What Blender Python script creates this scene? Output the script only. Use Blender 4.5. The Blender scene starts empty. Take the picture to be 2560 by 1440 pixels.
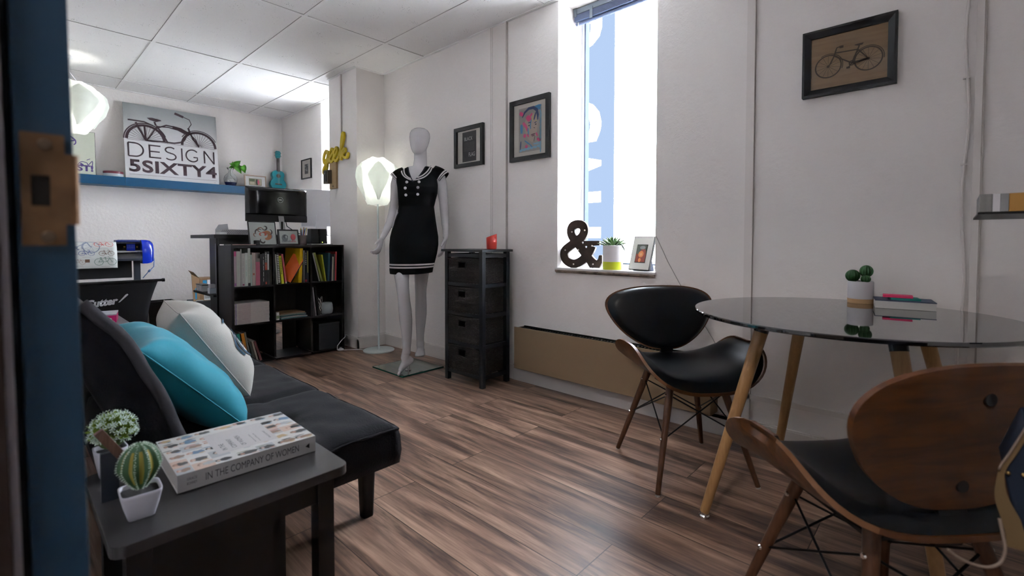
import bpy, bmesh, math, random
from mathutils import Vector, Matrix, Quaternion, noise
random.seed(7)
PI = math.pi
S = bpy.context.scene
C = S.collection
R = math.radians

# ------------------------------------------------------------------ camera
cd = bpy.data.cameras.new('camera')
cam = bpy.data.objects.new('camera', cd)
C.objects.link(cam)
S.camera = cam
yaw, pitch, roll = R(42.9316), R(-1.6987), R(0.0768)
fw = Vector((math.cos(pitch)*math.cos(yaw), math.cos(pitch)*math.sin(yaw), math.sin(pitch)))
rt = Vector((math.sin(yaw), -math.cos(yaw), 0))
up = rt.cross(fw)
r2 = rt*math.cos(roll)+up*math.sin(roll)
u2 = -rt*math.sin(roll)+up*math.cos(roll)
m = Matrix((r2, u2, -fw)).transposed().to_4x4()
m.translation = Vector((0, 0, .945))
cam.matrix_world = m
cd.sensor_width = 36.0
cd.lens = 1188.21/2560*36
cd.shift_y = -(720-637.4)/2560
cd.clip_start = .02
cd.dof.use_dof = True
cd.dof.focus_distance = 3.0
cd.dof.aperture_fstop = 4.0

# ------------------------------------------------------------------ world, light, exposure
S.view_settings.view_transform = 'Standard'
S.view_settings.look = 'None'
S.view_settings.gamma = 1
S.view_settings.use_curve_mapping = False
S.view_settings.exposure = 1.75
w = bpy.data.worlds.new('sky'); S.world = w; w.use_nodes = True
nt = w.node_tree
bg = nt.nodes['Background']
bg.inputs[0].default_value = (.82, .90, 1.0, 1)
bg.inputs[1].default_value = 12.0

def area(name, loc, rot, sx, sy, power, col=(1, 1, 1), portal=False):
    l = bpy.data.lights.new(name, 'AREA'); l.shape = 'RECTANGLE'; l.size = sx; l.size_y = sy
    l.energy = power; l.color = col
    if portal: l.cycles.is_portal = True
    o = bpy.data.objects.new(name, l); o.location = loc; o.rotation_euler = rot
    C.objects.link(o); return o
# portals at the two windows guide the daylight (they emit nothing themselves)
area('window_portal', (2.68, 1.50, 1.61), (0, PI/2, 0), 1.66, .68, 1, portal=True)
area('window_portal', (2.68, 4.83, 1.61), (0, PI/2, 0), 1.66, .44, 1, portal=True)
# added fill light in the unseen hallway behind the camera
area('hallway_fill_light', (-.75, .1, 2.40), (0, 0, 0), .3, .3, 9, (1, .95, .90))

# ------------------------------------------------------------------ materials
MATS = {}
def mat(name, col, rough=.5, metal=0., spec=.5, emit=None, es=0, trans=0, bump=None, alpha=1, coat=0, var=None, ior=1.45, subsurf=0, sheen=0):
    """bump=(scale,strength[,distance]); var=(scale,amount) mottles the colour"""
    if name in MATS: return MATS[name]
    M = bpy.data.materials.new(name); M.use_nodes = True
    n = M.node_tree; b = n.nodes['Principled BSDF']
    b.inputs['Base Color'].default_value = (*col, 1)
    b.inputs['Roughness'].default_value = rough
    b.inputs['Metallic'].default_value = metal
    b.inputs['Specular IOR Level'].default_value = spec
    b.inputs['Transmission Weight'].default_value = trans
    b.inputs['IOR'].default_value = ior
    b.inputs['Coat Weight'].default_value = coat
    b.inputs['Sheen Weight'].default_value = sheen
    if emit:
        b.inputs['Emission Color'].default_value = (*emit, 1)
        b.inputs['Emission Strength'].default_value = es
    if bump or var:
        tc = n.nodes.new('ShaderNodeTexCoord')
    if bump:
        t = n.nodes.new('ShaderNodeTexNoise'); t.inputs['Scale'].default_value = bump[0]
        t.inputs['Detail'].default_value = 3
        n.links.new(tc.outputs['Object'], t.inputs['Vector'])
        bp = n.nodes.new('ShaderNodeBump'); bp.inputs['Strength'].default_value = bump[1]
        bp.inputs['Distance'].default_value = bump[2] if len(bump) > 2 else .002
        n.links.new(t.outputs['Fac'], bp.inputs['Height'])
        n.links.new(bp.outputs['Normal'], b.inputs['Normal'])
    if var:
        t = n.nodes.new('ShaderNodeTexNoise'); t.inputs['Scale'].default_value = var[0]
        t.inputs['Detail'].default_value = 4
        n.links.new(tc.outputs['Object'], t.inputs['Vector'])
        r = n.nodes.new('ShaderNodeValToRGB'); a = var[1]
        r.color_ramp.elements[0].position = .3; r.color_ramp.elements[1].position = .7
        r.color_ramp.elements[0].color = (*[max(0, c*(1-a)) for c in col], 1)
        r.color_ramp.elements[1].color = (*[min(1, c*(1+a)) for c in col], 1)
        n.links.new(t.outputs['Fac'], r.inputs['Fac'])
        n.links.new(r.outputs['Color'], b.inputs['Base Color'])
    MATS[name] = M
    return M

def nd(M, t, **kw):
    x = M.node_tree.nodes.new(t)
    for k, v in kw.items(): setattr(x, k, v)
    return x
def lk(M, a, b): M.node_tree.links.new(a, b)

def wood_mat(name, c1, c2, axis='x', scale=(6, 60, 60), rough=.4, coat=0, dist=2.0):
    if name in MATS: return MATS[name]
    M = mat(name, c1, rough, coat=coat); b = M.node_tree.nodes['Principled BSDF']
    tc = nd(M, 'ShaderNodeTexCoord'); mp = nd(M, 'ShaderNodeMapping')
    mp.inputs['Scale'].default_value = scale
    lk(M, tc.outputs['Object'], mp.inputs['Vector'])
    n = nd(M, 'ShaderNodeTexNoise'); n.inputs['Scale'].default_value = 1; n.inputs['Detail'].default_value = 6
    n.inputs['Distortion'].default_value = dist
    lk(M, mp.outputs['Vector'], n.inputs['Vector'])
    r = nd(M, 'ShaderNodeValToRGB')
    r.color_ramp.elements[0].position = .32; r.color_ramp.elements[1].position = .68
    r.color_ramp.elements[0].color = (*c2, 1); r.color_ramp.elements[1].color = (*c1, 1)
    lk(M, n.outputs['Fac'], r.inputs['Fac']); lk(M, r.outputs['Color'], b.inputs['Base Color'])
    return M

# wall paint over rough plaster
def wall_mat(name, col):
    M = mat(name, col, .62, spec=.3)
    b = M.node_tree.nodes['Principled BSDF']
    tc = nd(M, 'ShaderNodeTexCoord')
    n1 = nd(M, 'ShaderNodeTexNoise'); n1.inputs['Scale'].default_value = 38; n1.inputs['Detail'].default_value = 4
    n2 = nd(M, 'ShaderNodeTexNoise'); n2.inputs['Scale'].default_value = 2.2; n2.inputs['Detail'].default_value = 3
    n3 = nd(M, 'ShaderNodeTexVoronoi'); n3.inputs['Scale'].default_value = 85
    for n in (n1, n2, n3): lk(M, tc.outputs['Object'], n.inputs['Vector'])
    mr = nd(M, 'ShaderNodeMapRange'); mr.inputs[1].default_value = .52; mr.inputs[2].default_value = .66
    lk(M, n2.outputs['Fac'], mr.inputs[0])
    mr2 = nd(M, 'ShaderNodeMapRange'); mr2.inputs[1].default_value = .35; mr2.inputs[2].default_value = .0
    lk(M, n3.outputs['Distance'], mr2.inputs[0])
    mu = nd(M, 'ShaderNodeMath', operation='MULTIPLY'); lk(M, mr.outputs[0], mu.inputs[0]); lk(M, mr2.outputs[0], mu.inputs[1])
    ad = nd(M, 'ShaderNodeMath', operation='MULTIPLY_ADD'); lk(M, mu.outputs[0], ad.inputs[0]); ad.inputs[1].default_value = .35
    lk(M, n1.outputs['Fac'], ad.inputs[2])
    bp = nd(M, 'ShaderNodeBump'); bp.inputs['Strength'].default_value = .55; bp.inputs['Distance'].default_value = .004
    lk(M, ad.outputs[0], bp.inputs['Height']); lk(M, bp.outputs['Normal'], b.inputs['Normal'])
    return M
M_wall = wall_mat('wall_paint', (.82, .775, .752))
M_trim = mat('trim_paint', (.74, .69, .66), .45)
M_white = mat('white_gloss', (.72, .72, .74), .3)

def ceiling_mat():
    M = mat('ceiling_tile', (.84, .82, .81), .8, spec=.2); b = M.node_tree.nodes['Principled BSDF']
    tc = nd(M, 'ShaderNodeTexCoord')
    v = nd(M, 'ShaderNodeTexVoronoi'); v.inputs['Scale'].default_value = 75
    n = nd(M, 'ShaderNodeTexNoise'); n.inputs['Scale'].default_value = 9; n.inputs['Detail'].default_value = 3
    lk(M, tc.outputs['Object'], v.inputs['Vector']); lk(M, tc.outputs['Object'], n.inputs['Vector'])
    th = nd(M, 'ShaderNodeMapRange'); th.inputs[1].default_value = .45; th.inputs[2].default_value = .75
    th.inputs[3].default_value = .0; th.inputs[4].default_value = .26
    lk(M, n.outputs['Fac'], th.inputs[0])
    lt = nd(M, 'ShaderNodeMath', operation='LESS_THAN'); lk(M, v.outputs['Distance'], lt.inputs[0]); lk(M, th.outputs[0], lt.inputs[1])
    mx = nd(M, 'ShaderNodeMix', data_type='RGBA')
    mx.inputs[6].default_value = (.84, .82, .81, 1); mx.inputs[7].default_value = (.30, .29, .29, 1)
    lk(M, lt.outputs[0], mx.inputs[0]); lk(M, mx.outputs[2], b.inputs['Base Color'])
    bp = nd(M, 'ShaderNodeBump'); bp.inputs['Strength'].default_value = .3; bp.inputs['Distance'].default_value = .002
    n4 = nd(M, 'ShaderNodeTexNoise'); n4.inputs['Scale'].default_value = 90
    lk(M, tc.outputs['Object'], n4.inputs['Vector'])
    lk(M, n4.outputs['Fac'], bp.inputs['Height']); lk(M, bp.outputs['Normal'], b.inputs['Normal'])
    return M

def floor_mat():
    M = mat('laminate_planks', (.2, .12, .08), .34, spec=.5); b = M.node_tree.nodes['Principled BSDF']
    tc = nd(M, 'ShaderNodeTexCoord')
    rot = nd(M, 'ShaderNodeMapping'); rot.inputs['Rotation'].default_value = (0, 0, PI/2)
    rot.inputs['Location'].default_value = (.31, .052, 0)
    lk(M, tc.outputs['Object'], rot.inputs['Vector'])
    br = nd(M, 'ShaderNodeTexBrick')
    br.offset = .37; br.inputs['Scale'].default_value = 1; br.inputs['Brick Width'].default_value = 1.22
    br.inputs['Row Height'].default_value = .19; br.inputs['Mortar Size'].default_value = .0016
    br.inputs['Mortar Smooth'].default_value = .2; br.inputs['Bias'].default_value = 0
    br.inputs['Color1'].default_value = (0, 0, 0, 1); br.inputs['Color2'].default_value = (1, 1, 1, 1)
    br.inputs['Mortar'].default_value = (.5, .5, .5, 1)
    lk(M, rot.outputs['Vector'], br.inputs['Vector'])
    # each plank shifts the grain
    off = nd(M, 'ShaderNodeVectorMath', operation='MULTIPLY'); off.inputs[1].default_value = (7, 13, 5)
    lk(M, br.outputs['Color'], off.inputs[0])
    ad = nd(M, 'ShaderNodeVectorMath', operation='ADD')
    st = nd(M, 'ShaderNodeMapping'); st.inputs['Scale'].default_value = (16, 1.5, 1)
    lk(M, tc.outputs['Object'], st.inputs['Vector'])
    lk(M, st.outputs['Vector'], ad.inputs[0]); lk(M, off.outputs[0], ad.inputs[1])
    n1 = nd(M, 'ShaderNodeTexNoise'); n1.inputs['Scale'].default_value = 1; n1.inputs['Detail'].default_value = 5
    n1.inputs['Roughness'].default_value = .62; n1.inputs['Distortion'].default_value = .55
    lk(M, ad.outputs[0], n1.inputs['Vector'])
    st2 = nd(M, 'ShaderNodeMapping'); st2.inputs['Scale'].default_value = (120, 5, 1)
    lk(M, tc.outputs['Object'], st2.inputs['Vector'])
    n2 = nd(M, 'ShaderNodeTexNoise'); n2.inputs['Scale'].default_value = 1; n2.inputs['Detail'].default_value = 3
    lk(M, st2.outputs['Vector'], n2.inputs['Vector'])
    mm = nd(M, 'ShaderNodeMath', operation='MULTIPLY_ADD'); lk(M, n2.outputs['Fac'], mm.inputs[0]); mm.inputs[1].default_value = .28
    lk(M, n1.outputs['Fac'], mm.inputs[2])
    r = nd(M, 'ShaderNodeValToRGB'); e = r.color_ramp.elements
    e[0].position = .44; e[0].color = (.055, .034, .028, 1)
    e[1].position = .86; e[1].color = (.56, .36, .255, 1)
    x = e.new(.56); x.color = (.155, .090, .066, 1)
    x = e.new(.68); x.color = (.31, .185, .130, 1)
    lk(M, mm.outputs[0], r.inputs['Fac'])
    pv = nd(M, 'ShaderNodeMix', data_type='RGBA', blend_type='MULTIPLY'); pv.inputs[0].default_value = .30
    lk(M, r.outputs['Color'], pv.inputs[6]); lk(M, br.outputs['Color'], pv.inputs[7])
    mo = nd(M, 'ShaderNodeMix', data_type='RGBA'); mo.inputs[7].default_value = (.03, .018, .012, 1)
    lk(M, br.outputs['Fac'], mo.inputs[0]); lk(M, pv.outputs[2], mo.inputs[6])
    lk(M, mo.outputs[2], b.inputs['Base Color'])
    bp = nd(M, 'ShaderNodeBump'); bp.inputs['Strength'].default_value = .12; bp.inputs['Distance'].default_value = .001
    lk(M, mm.outputs[0], bp.inputs['Height']); lk(M, bp.outputs['Normal'], b.inputs['Normal'])
    rr = nd(M, 'ShaderNodeMapRange'); rr.inputs[3].default_value = .30; rr.inputs[4].default_value = .46
    lk(M, n1.outputs['Fac'], rr.inputs[0]); lk(M, rr.outputs[0], b.inputs['Roughness'])
    return M

LAMP_W, PEND_W = 3.6, 2.6
M_black = mat('black_laminate', (.005, .0047, .006), .42, spec=.36)
M_blackfab = mat('black_microfibre', (.0075, .0066, .0088), .9, spec=.2, bump=(160, .5), sheen=.06)
M_leather = mat('black_leather', (.003, .0034, .0048), .36, spec=.34, bump=(260, .10, .001))
M_walnut = wood_mat('walnut_ply', (.105, .034, .006), (.045, .014, .003), scale=(30, 4, 30), rough=.45, coat=.06)
M_walnut_edge = mat('ply_edge', (.16, .07, .028), .45)
M_leg = wood_mat('walnut_leg', (.10, .040, .017), (.065, .025, .011), scale=(50, 50, 5), rough=.4)
M_beech = wood_mat('beech_leg', (.40, .22, .09), (.33, .175, .07), scale=(50, 50, 4), rough=.4)
M_blackmetal = mat('black_metal', (.012, .012, .014), .35, metal=.6)
M_chrome = mat('chrome', (.7, .7, .7), .18, metal=1)
M_frameblack = mat('black_frame', (.010, .0095, .011), .42)
M_matboard = mat('cream_mount_board', (.66, .61, .55), .8)
M_paperw = mat('white_paper', (.70, .70, .70), .7)
M_blue = mat('blue_paint', (.013, .13, .30), .45)

# ------------------------------------------------------------------ mesh helpers
class MB:
    def __init__(s): s.bm = bmesh.new(); s.mi = 0; s.mats = []
    def _f(s, vs):
        try:
            f = s.bm.faces.new(vs); f.material_index = s.mi; return f
        except ValueError: return None
    def use(s, m):
        if m not in s.mats: s.mats.append(m)
        s.mi = s.mats.index(m); return s
    def box(s, x0, x1, y0, y1, z0, z1, T=None, bev=0):
        return s.hexa([(x0, y0, z0), (x1, y0, z0), (x1, y1, z0), (x0, y1, z0), (x0, y0, z1), (x1, y0, z1), (x1, y1, z1), (x0, y1, z1)], T, bev)
    def hexa(s, p, T=None, bev=0):
        v = [s.bm.verts.new(T @ Vector(q) if T else Vector(q)) for q in p]
        fs = [s._f([v[i] for i in f]) for f in ((3, 2, 1, 0), (4, 5, 6, 7), (0, 1, 5, 4), (1, 2, 6, 5), (2, 3, 7, 6), (3, 0, 4, 7))]
        if bev:
            ed = list({e for f in fs for e in f.edges})
            r = bmesh.ops.bevel(s.bm, geom=ed, offset=bev, segments=2, profile=.7, affect='EDGES')
            for f in r['faces']: f.material_index = s.mi
        return s
    def loft(s, rings, cap0=True, cap1=True, close=True):
        vr = [[s.bm.verts.new(Vector(q)) for q in r] for r in rings]
        n = len(vr[0])
        for a, b in zip(vr, vr[1:]):
            for i in range(n if close else n-1):
                j = (i+1) % n
                s._f([a[i], a[j], b[j], b[i]])
        if cap0: s._f(vr[0][::-1])
        if cap1: s._f(vr[-1])
        return s
    def cyl(s, p0, p1, r0, r1=None, n=16, cap=True):
        p0 = Vector(p0); p1 = Vector(p1); r1 = r0 if r1 is None else r1
        d = (p1-p0).normalized(); a = d.orthogonal().normalized(); b = d.cross(a)
        rg = lambda p, r: [p+(a*math.cos(2*PI*i/n)+b*math.sin(2*PI*i/n))*r for i in range(n)]
        return s.loft([rg(p0, r0), rg(p1, r1)], cap, cap)
    def tube(s, pts, r, n=8, closed=False):
        pts = [Vector(p) for p in pts]; k = len(pts); rings = []
        a = None
        for i, p in enumerate(pts):
            if closed: d = pts[(i+1) % k]-pts[i-1]
            else: d = pts[min(i+1, k-1)]-pts[max(i-1, 0)]
            d = d.normalized() if d.length > 1e-9 else Vector((0, 0, 1))
            if a is None: a = d.orthogonal().normalized()
            a = (a-d*a.dot(d)).normalized(); b = d.cross(a)
            rr = r[i] if isinstance(r, (list, tuple)) else r
            rings.append([p+(a*math.cos(2*PI*j/n)+b*math.sin(2*PI*j/n))*rr for j in range(n)])
        if closed: rings.append(rings[0]); return s.loft(rings, False, False)
        return s.loft(rings)
    def lathe(s, prof, c=(0, 0, 0), n=32, T=None):
        c = Vector(c); rings = []
        for r, z in prof:
            q = [Vector((c.x+max(r, 1e-4)*math.cos(2*PI*i/n), c.y+max(r, 1e-4)*math.sin(2*PI*i/n), c.z+z)) for i in range(n)]
            rings.append([T @ v for v in q] if T else q)
        return s.loft(rings)
    def sphere(s, c, r, n=16, sc=(1, 1, 1), T=None):
        prof = [(math.sin(PI*i/n)*1, -math.cos(PI*i/n)) for i in range(n+1)]
        rings = []
        for a, z in prof:
            q = [Vector((max(a, 1e-3)*math.cos(2*PI*i/(2*n))*r*sc[0], max(a, 1e-3)*math.sin(2*PI*i/(2*n))*r*sc[1], z*r*sc[2])) for i in range(2*n)]
            q = [(T @ v if T else v)+Vector(c) for v in q]
            rings.append(q)
        return s.loft(rings)
    def prism(s, poly, F, h0, h1):
        """poly: 2D outline in frame F (callable a,b,h)"""
        b = [s.bm.verts.new(F(a, c, h0)) for a, c in poly]
        t = [s.bm.verts.new(F(a, c, h1)) for a, c in poly]
        n = len(poly)
        for i in range(n): s._f([b[i], b[(i+1) % n], t[(i+1) % n], t[i]])
        f1 = s._f(b[::-1]); f2 = s._f(t)
        fs = [f for f in (f1, f2) if f]
        if n > 4: bmesh.ops.triangulate(s.bm, faces=fs)
        return s
    # flat print primitives in frame F
    def poly(s, pts, F, h=0):
        f = s._f([s.bm.verts.new(F(a, b, h)) for a, b in pts])
        if f and len(pts) > 4: bmesh.ops.triangulate(s.bm, faces=[f])
        return s
    def rect(s, a0, b0, a1, b1, F, h=0): return s.poly([(a0, b0), (a1, b0), (a1, b1), (a0, b1)], F, h)
    def ribbon(s, pts, wd, F, h=0, closed=False):
        k = len(pts); L = []; Rr = []
        for i in range(k):
            if closed: p, q = pts[i-1], pts[(i+1) % k]
            else: p, q = pts[max(i-1, 0)], pts[min(i+1, k-1)]
            dx, dy = q[0]-p[0], q[1]-p[1]; l = math.hypot(dx, dy) or 1
            ww = (wd[i] if isinstance(wd, (list, tuple)) else wd)/2
            nx, ny = -dy/l*ww, dx/l*ww
            L.append(s.bm.verts.new(F(pts[i][0]+nx, pts[i][1]+ny, h))); Rr.append(s.bm.verts.new(F(pts[i][0]-nx, pts[i][1]-ny, h)))
        for i in range(k if closed else k-1):
            j = (i+1) % k; s._f([Rr[i], Rr[j], L[j], L[i]])
        return s
    def ring(s, c, r, wd, F, h=0, n=40, a0=0, a1=2*PI):
        full = abs(a1-a0-2*PI) < 1e-6
        pts = [(c[0]+r*math.cos(a0+(a1-a0)*i/n), c[1]+r*math.sin(a0+(a1-a0)*i/n)) for i in range(n if full else n+1)]
        return s.ribbon(pts, wd, F, h, closed=full)
    def disc(s, c, r, F, h=0, n=20, rb=None):
        return s.poly([(c[0]+r*math.cos(2*PI*i/n), c[1]+(rb or r)*math.sin(2*PI*i/n)) for i in range(n)], F, h)
    def build(s, name, m=None, parent=None, smooth=False, solid=0, sub=0, bev=0, loc=None, auto=None):
        me = bpy.data.meshes.new(name)
        bmesh.ops.recalc_face_normals(s.bm, faces=s.bm.faces[:]) if not getattr(s, 'keep', False) else None
        s.bm.to_mesh(me); s.bm.free()
        if s.mats:
            for x in s.mats: me.materials.append(x)
        elif m: me.materials.append(m)
        if smooth:
            for p in me.polygons: p.use_smooth = True
        if auto is not None:
            me.shade_auto_smooth = None if False else None
        o = bpy.data.objects.new(name, me); C.objects.link(o)
        if loc: o.location = loc
        if parent: o.parent = parent
        if bev:
            q = o.modifiers.new('bevel', 'BEVEL'); q.width = bev; q.segments = 2; q.limit_method = 'ANGLE'; q.angle_limit = R(40)
        if solid:
            q = o.modifiers.new('solid', 'SOLIDIFY'); q.thickness = solid; q.offset = 0
        if sub:
            q = o.modifiers.new('sub', 'SUBSURF'); q.levels = sub; q.render_levels = sub
        return o

def smooth_angle(o, ang=35):
    """smooth shading except across sharp edges"""
    me = o.data; bm = bmesh.new(); bm.from_mesh(me)
    for e in bm.edges:
        e.smooth = not (len(e.link_faces) == 2 and e.calc_face_angle(0) > R(ang))
    for f in bm.faces: f.smooth = True
    bm.to_mesh(me); bm.free(); return o

def frame(O, u, v):
    O = Vector(O); u = Vector(u).normalized(); v = Vector(v).normalized(); n = u.cross(v).normalized()
    def F(a, b, h=0): return O+u*a+v*b+n*h
    return F

def thing(name, label, cat, loc=(0, 0, 0), rotz=0, group=None):
    o = bpy.data.objects.new(name, None); C.objects.link(o)
    o.empty_display_size = .1
    o.location = loc; o.rotation_euler = (0, 0, rotz); o['label'] = label; o['category'] = cat
    if group: o['group'] = group
    return o
def tag(o, label, cat, group=None):
    o['label'] = label; o['category'] = cat
    if group: o['group'] = group
    return o
def struct(o): o['kind'] = 'structure'; return o
def lab(o, l): o['label'] = l; return o

def text_part(name, s, F, box, m, parent=None, h=.0004, bold=0, extrude=0, fit=True, shear=0, align='L', sp=1.0):
    """lettering fitted into box=(a0,b0,a1,b1) of frame F, as a mesh"""
    cu = bpy.data.curves.new(name, 'FONT'); cu.body = s; cu.size = 1; cu.offset = bold; cu.shear = shear
    cu.space_character = sp
    cu.extrude = 0; cu.resolution_u = 4
    o = bpy.data.objects.new(name, cu)
    C.objects.link(o)
    dg = bpy.context.evaluated_depsgraph_get(); dg.update()
    me = bpy.data.meshes.new_from_object(o.evaluated_get(dg))
    bpy.data.objects.remove(o); bpy.data.curves.remove(cu)
    xs = [v.co.x for v in me.vertices]; ys = [v.co.y for v in me.vertices]
    x0, x1, y0, y1 = min(xs), max(xs), min(ys), max(ys)
    a0, b0, a1, b1 = box
    bm = bmesh.new(); bm.from_mesh(me)
    for v in bm.verts:
        a = a0+(v.co.x-x0)/(x1-x0)*(a1-a0); b = b0+(v.co.y-y0)/(y1-y0)*(b1-b0)
        v.co = F(a, b, h)
    if extrude:
        bmesh.ops.remove_doubles(bm, verts=bm.verts[:], dist=1e-6)
        g = bmesh.ops.extrude_face_region(bm, geom=bm.faces[:])
        d = F(0, 0, extrude)-F(0, 0, 0)
        for v in g['geom']:
            if isinstance(v, bmesh.types.BMVert): v.co += d
        bmesh.ops.recalc_face_normals(bm, faces=bm.faces[:])
    bm.to_mesh(me); bm.free(); me.materials.clear(); me.materials.append(m)
    me.name = name
    r = bpy.data.objects.new(name, me); C.objects.link(r)
    if parent: r.parent = parent
    return r

def dup(root, label=None, name=None):
    r = root.copy(); C.objects.link(r)
    if label: r['label'] = label
    def rec(a, b):
        for ch in list(a.children):
            c = ch.copy(); C.objects.link(c); c.parent = b; rec(ch, c)
    rec(root, r)
    return r

def superell(n, ex, a, b):
    out = []
    for i in range(n):
        t = 2*PI*i/n; c, s_ = math.cos(t), math.sin(t)
        out.append((a*math.copysign(abs(c)**(2/ex), c), b*math.copysign(abs(s_)**(2/ex), s_)))
    return out
#==SECTION==
# ================================================================== the room
WX = 2.385; BY = 6.10; CZ = 2.44; LX = -.045; NY = -.42
struct(MB().box(LX-1.6, 3.2, NY-1.0, BY+.1, -.10, 0).build('floor', floor_mat()))
struct(MB().box(LX-.12, WX+.01, NY-.1, BY+.1, CZ, CZ+.08).build('ceiling', ceiling_mat()))
W1 = (1.172, 1.828); W2 = (4.62, 5.04); WZ = .765; WO = 2.69
mb = MB()
for y0, y1 in ((NY-.1, W1[0]), (W1[1], W2[0]), (W2[1], BY+.1)): mb.box(WX, WO, y0, y1, 0, CZ+.08)
for a, b in (W1, W2): mb.box(WX, WO, a, b, 0, WZ)
for a, b in (W1, W2): mb.box(WX, WO, a, b, CZ-.005, CZ+.08)
struct(mb.build('wall_right', M_wall))
struct(MB().box(LX-.12, WX, BY, BY+.1, 0, CZ).build('wall_back', M_wall))
struct(MB().box(LX-.12, WX, NY-.1, NY, 0, CZ).build('wall_near', M_wall))
mb = MB(); mb.box(LX-.12, LX, .56, BY, 0, CZ); mb.box(LX-.12, LX, NY, -.36, 0, CZ); mb.box(LX-.12, LX, -.36, .56, 2.10, CZ)
struct(mb.build('wall_left', M_wall))
# the hallway behind the open door
mb = MB(); mb.box(-1.65, -1.60, -1.3, 1.6, 0, 2.45); mb.box(-1.65, LX-.12, 1.55, 1.6, 0, 2.45); mb.box(-1.65, LX-.12, -1.35, -1.3, 0, 2.45)
mb.box(-1.65, LX-.12, -1.35, 1.6, 2.45, 2.5)
mb.box(LX-.13, LX-.121, -1.3, -.36, 0, 2.45); mb.box(LX-.13, LX-.121, .56, 1.6, 0, 2.45)
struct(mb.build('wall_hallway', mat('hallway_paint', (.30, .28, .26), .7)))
# pilaster between the windows
PX = 2.112; PY0, PY1 = 3.80, 4.30
struct(MB().box(PX, WX, PY0, PY1, 0, CZ).build('wall_pilaster', M_wall))
# ceiling grid (white tee bars)
M_tee = mat('ceiling_tee', (.85, .83, .82), .5)
ys = [4.455-1.262*k for k in range(-1, 4)]
mb = MB()
for x in (.812-.61, .812, 1.407, 2.02):
    mb.box(x-.012, x+.012, NY, BY, CZ-.004, CZ+.002)
mb.use
for y in (5.70, 4.452, 3.195, 1.94, .68):
    mb.box(LX, WX, y-.012, y+.012, CZ-.0045, CZ+.002)
struct(mb.build('trim_1', M_tee))
# thin dark reveal lines beside the tees
mb = MB()
for y in (5.70, 4.452, 3.195, 1.94, .68): mb.box(LX, WX, y-.0152, y-.0122, CZ-.003, CZ+.002)
for x in (.812, 1.407, 2.02): mb.box(x-.0142, x-.0122, NY, BY, CZ-.003, CZ+.002)
struct(mb.build('trim_2', mat('tile_gap', (.42, .40, .39), .9)))
# wall angle round the ceiling
mb = MB()
mb.box(WX-.022, WX, NY, PY0, CZ-.006, CZ); mb.box(PX-.02, PX, PY0, PY1, CZ-.006, CZ); mb.box(PX-.02, WX, PY0-.02, PY0, CZ-.006, CZ)
mb.box(WX-.022, WX, PY1, BY, CZ-.006, CZ); mb.box(LX, WX, BY-.022, BY, CZ-.006, CZ)
struct(mb.build('trim_3', M_tee))
# vertical batten strips on the window wall
mb = MB()
for y, wd, h in ((2.335, .122, .012), (.705, .034, .012), (-.052, .020, .010)):
    mb.box(WX-h, WX, y-wd/2, y+wd/2, 0.0 if y < 2 else 0, CZ)
mb.box(WX-.018, WX, 2.395, 2.409, 0, CZ); mb.box(WX-.018, WX, 2.262, 2.276, 0, CZ)
mb.box(PX-.012, PX, 4.055, 4.075, 1.69, CZ)
struct(mb.build('trim_4', M_trim))
mb = MB()
mb.box(WX-.0185, WX, 2.2585, 2.2625, 0, CZ-.006); mb.box(WX-.0185, WX, 2.4085, 2.4115, 0, CZ-.006)
mb.box(WX-.0125, WX, .6858, .6882, 0, CZ-.006); mb.box(WX-.0115, WX, -.067, -.0625, 0, CZ-.006)
mb.box(PX-.013, PX, 4.049, 4.0555, 1.69, CZ-.006)
struct(mb.build('trim_5', mat('batten_gap', (.48, .43, .40), .9)))
# baseboards
def baseboard(name, x0, x1, y0, y1, dx, dy, h=.105):
    """profile: body plus small rounded cap; (dx,dy) points into the room"""
    mb = MB()
    if dx: mb.box(min(x0, x0+dx*.014), max(x0, x0+dx*.014), y0, y1, 0, h); mb.box(min(x0, x0+dx*.020), max(x0, x0+dx*.020), y0, y1, h-.022, h-.006)
    else: mb.box(x0, x1, min(y0, y0+dy*.014), max(y0, y0+dy*.014), 0, h); mb.box(x0, x1, min(y0, y0+dy*.020), max(y0, y0+dy*.020), h-.022, h-.006)
    return struct(mb.build(name, M_trim))
baseboard('baseboard_right', WX, 0, NY, PY0, -1, 0)
baseboard('baseboard_pilaster', PX, 0, PY0-.014, PY1, -1, 0)
baseboard('baseboard_pilaster_front', PX-.014, WX, PY0, 0, 0, -1)
baseboard('baseboard_back', LX, WX, BY, 0, 0, -1)
baseboard('baseboard_left', LX, 0, .62, BY, 1, 0)
baseboard('baseboard_near', LX, WX, NY, 0, 0, 1)
# second batten low on the wall right of the heater
struct(MB().box(WX-.012, WX, NY, .84, .205, .228).build('trim_6', M_trim))

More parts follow.
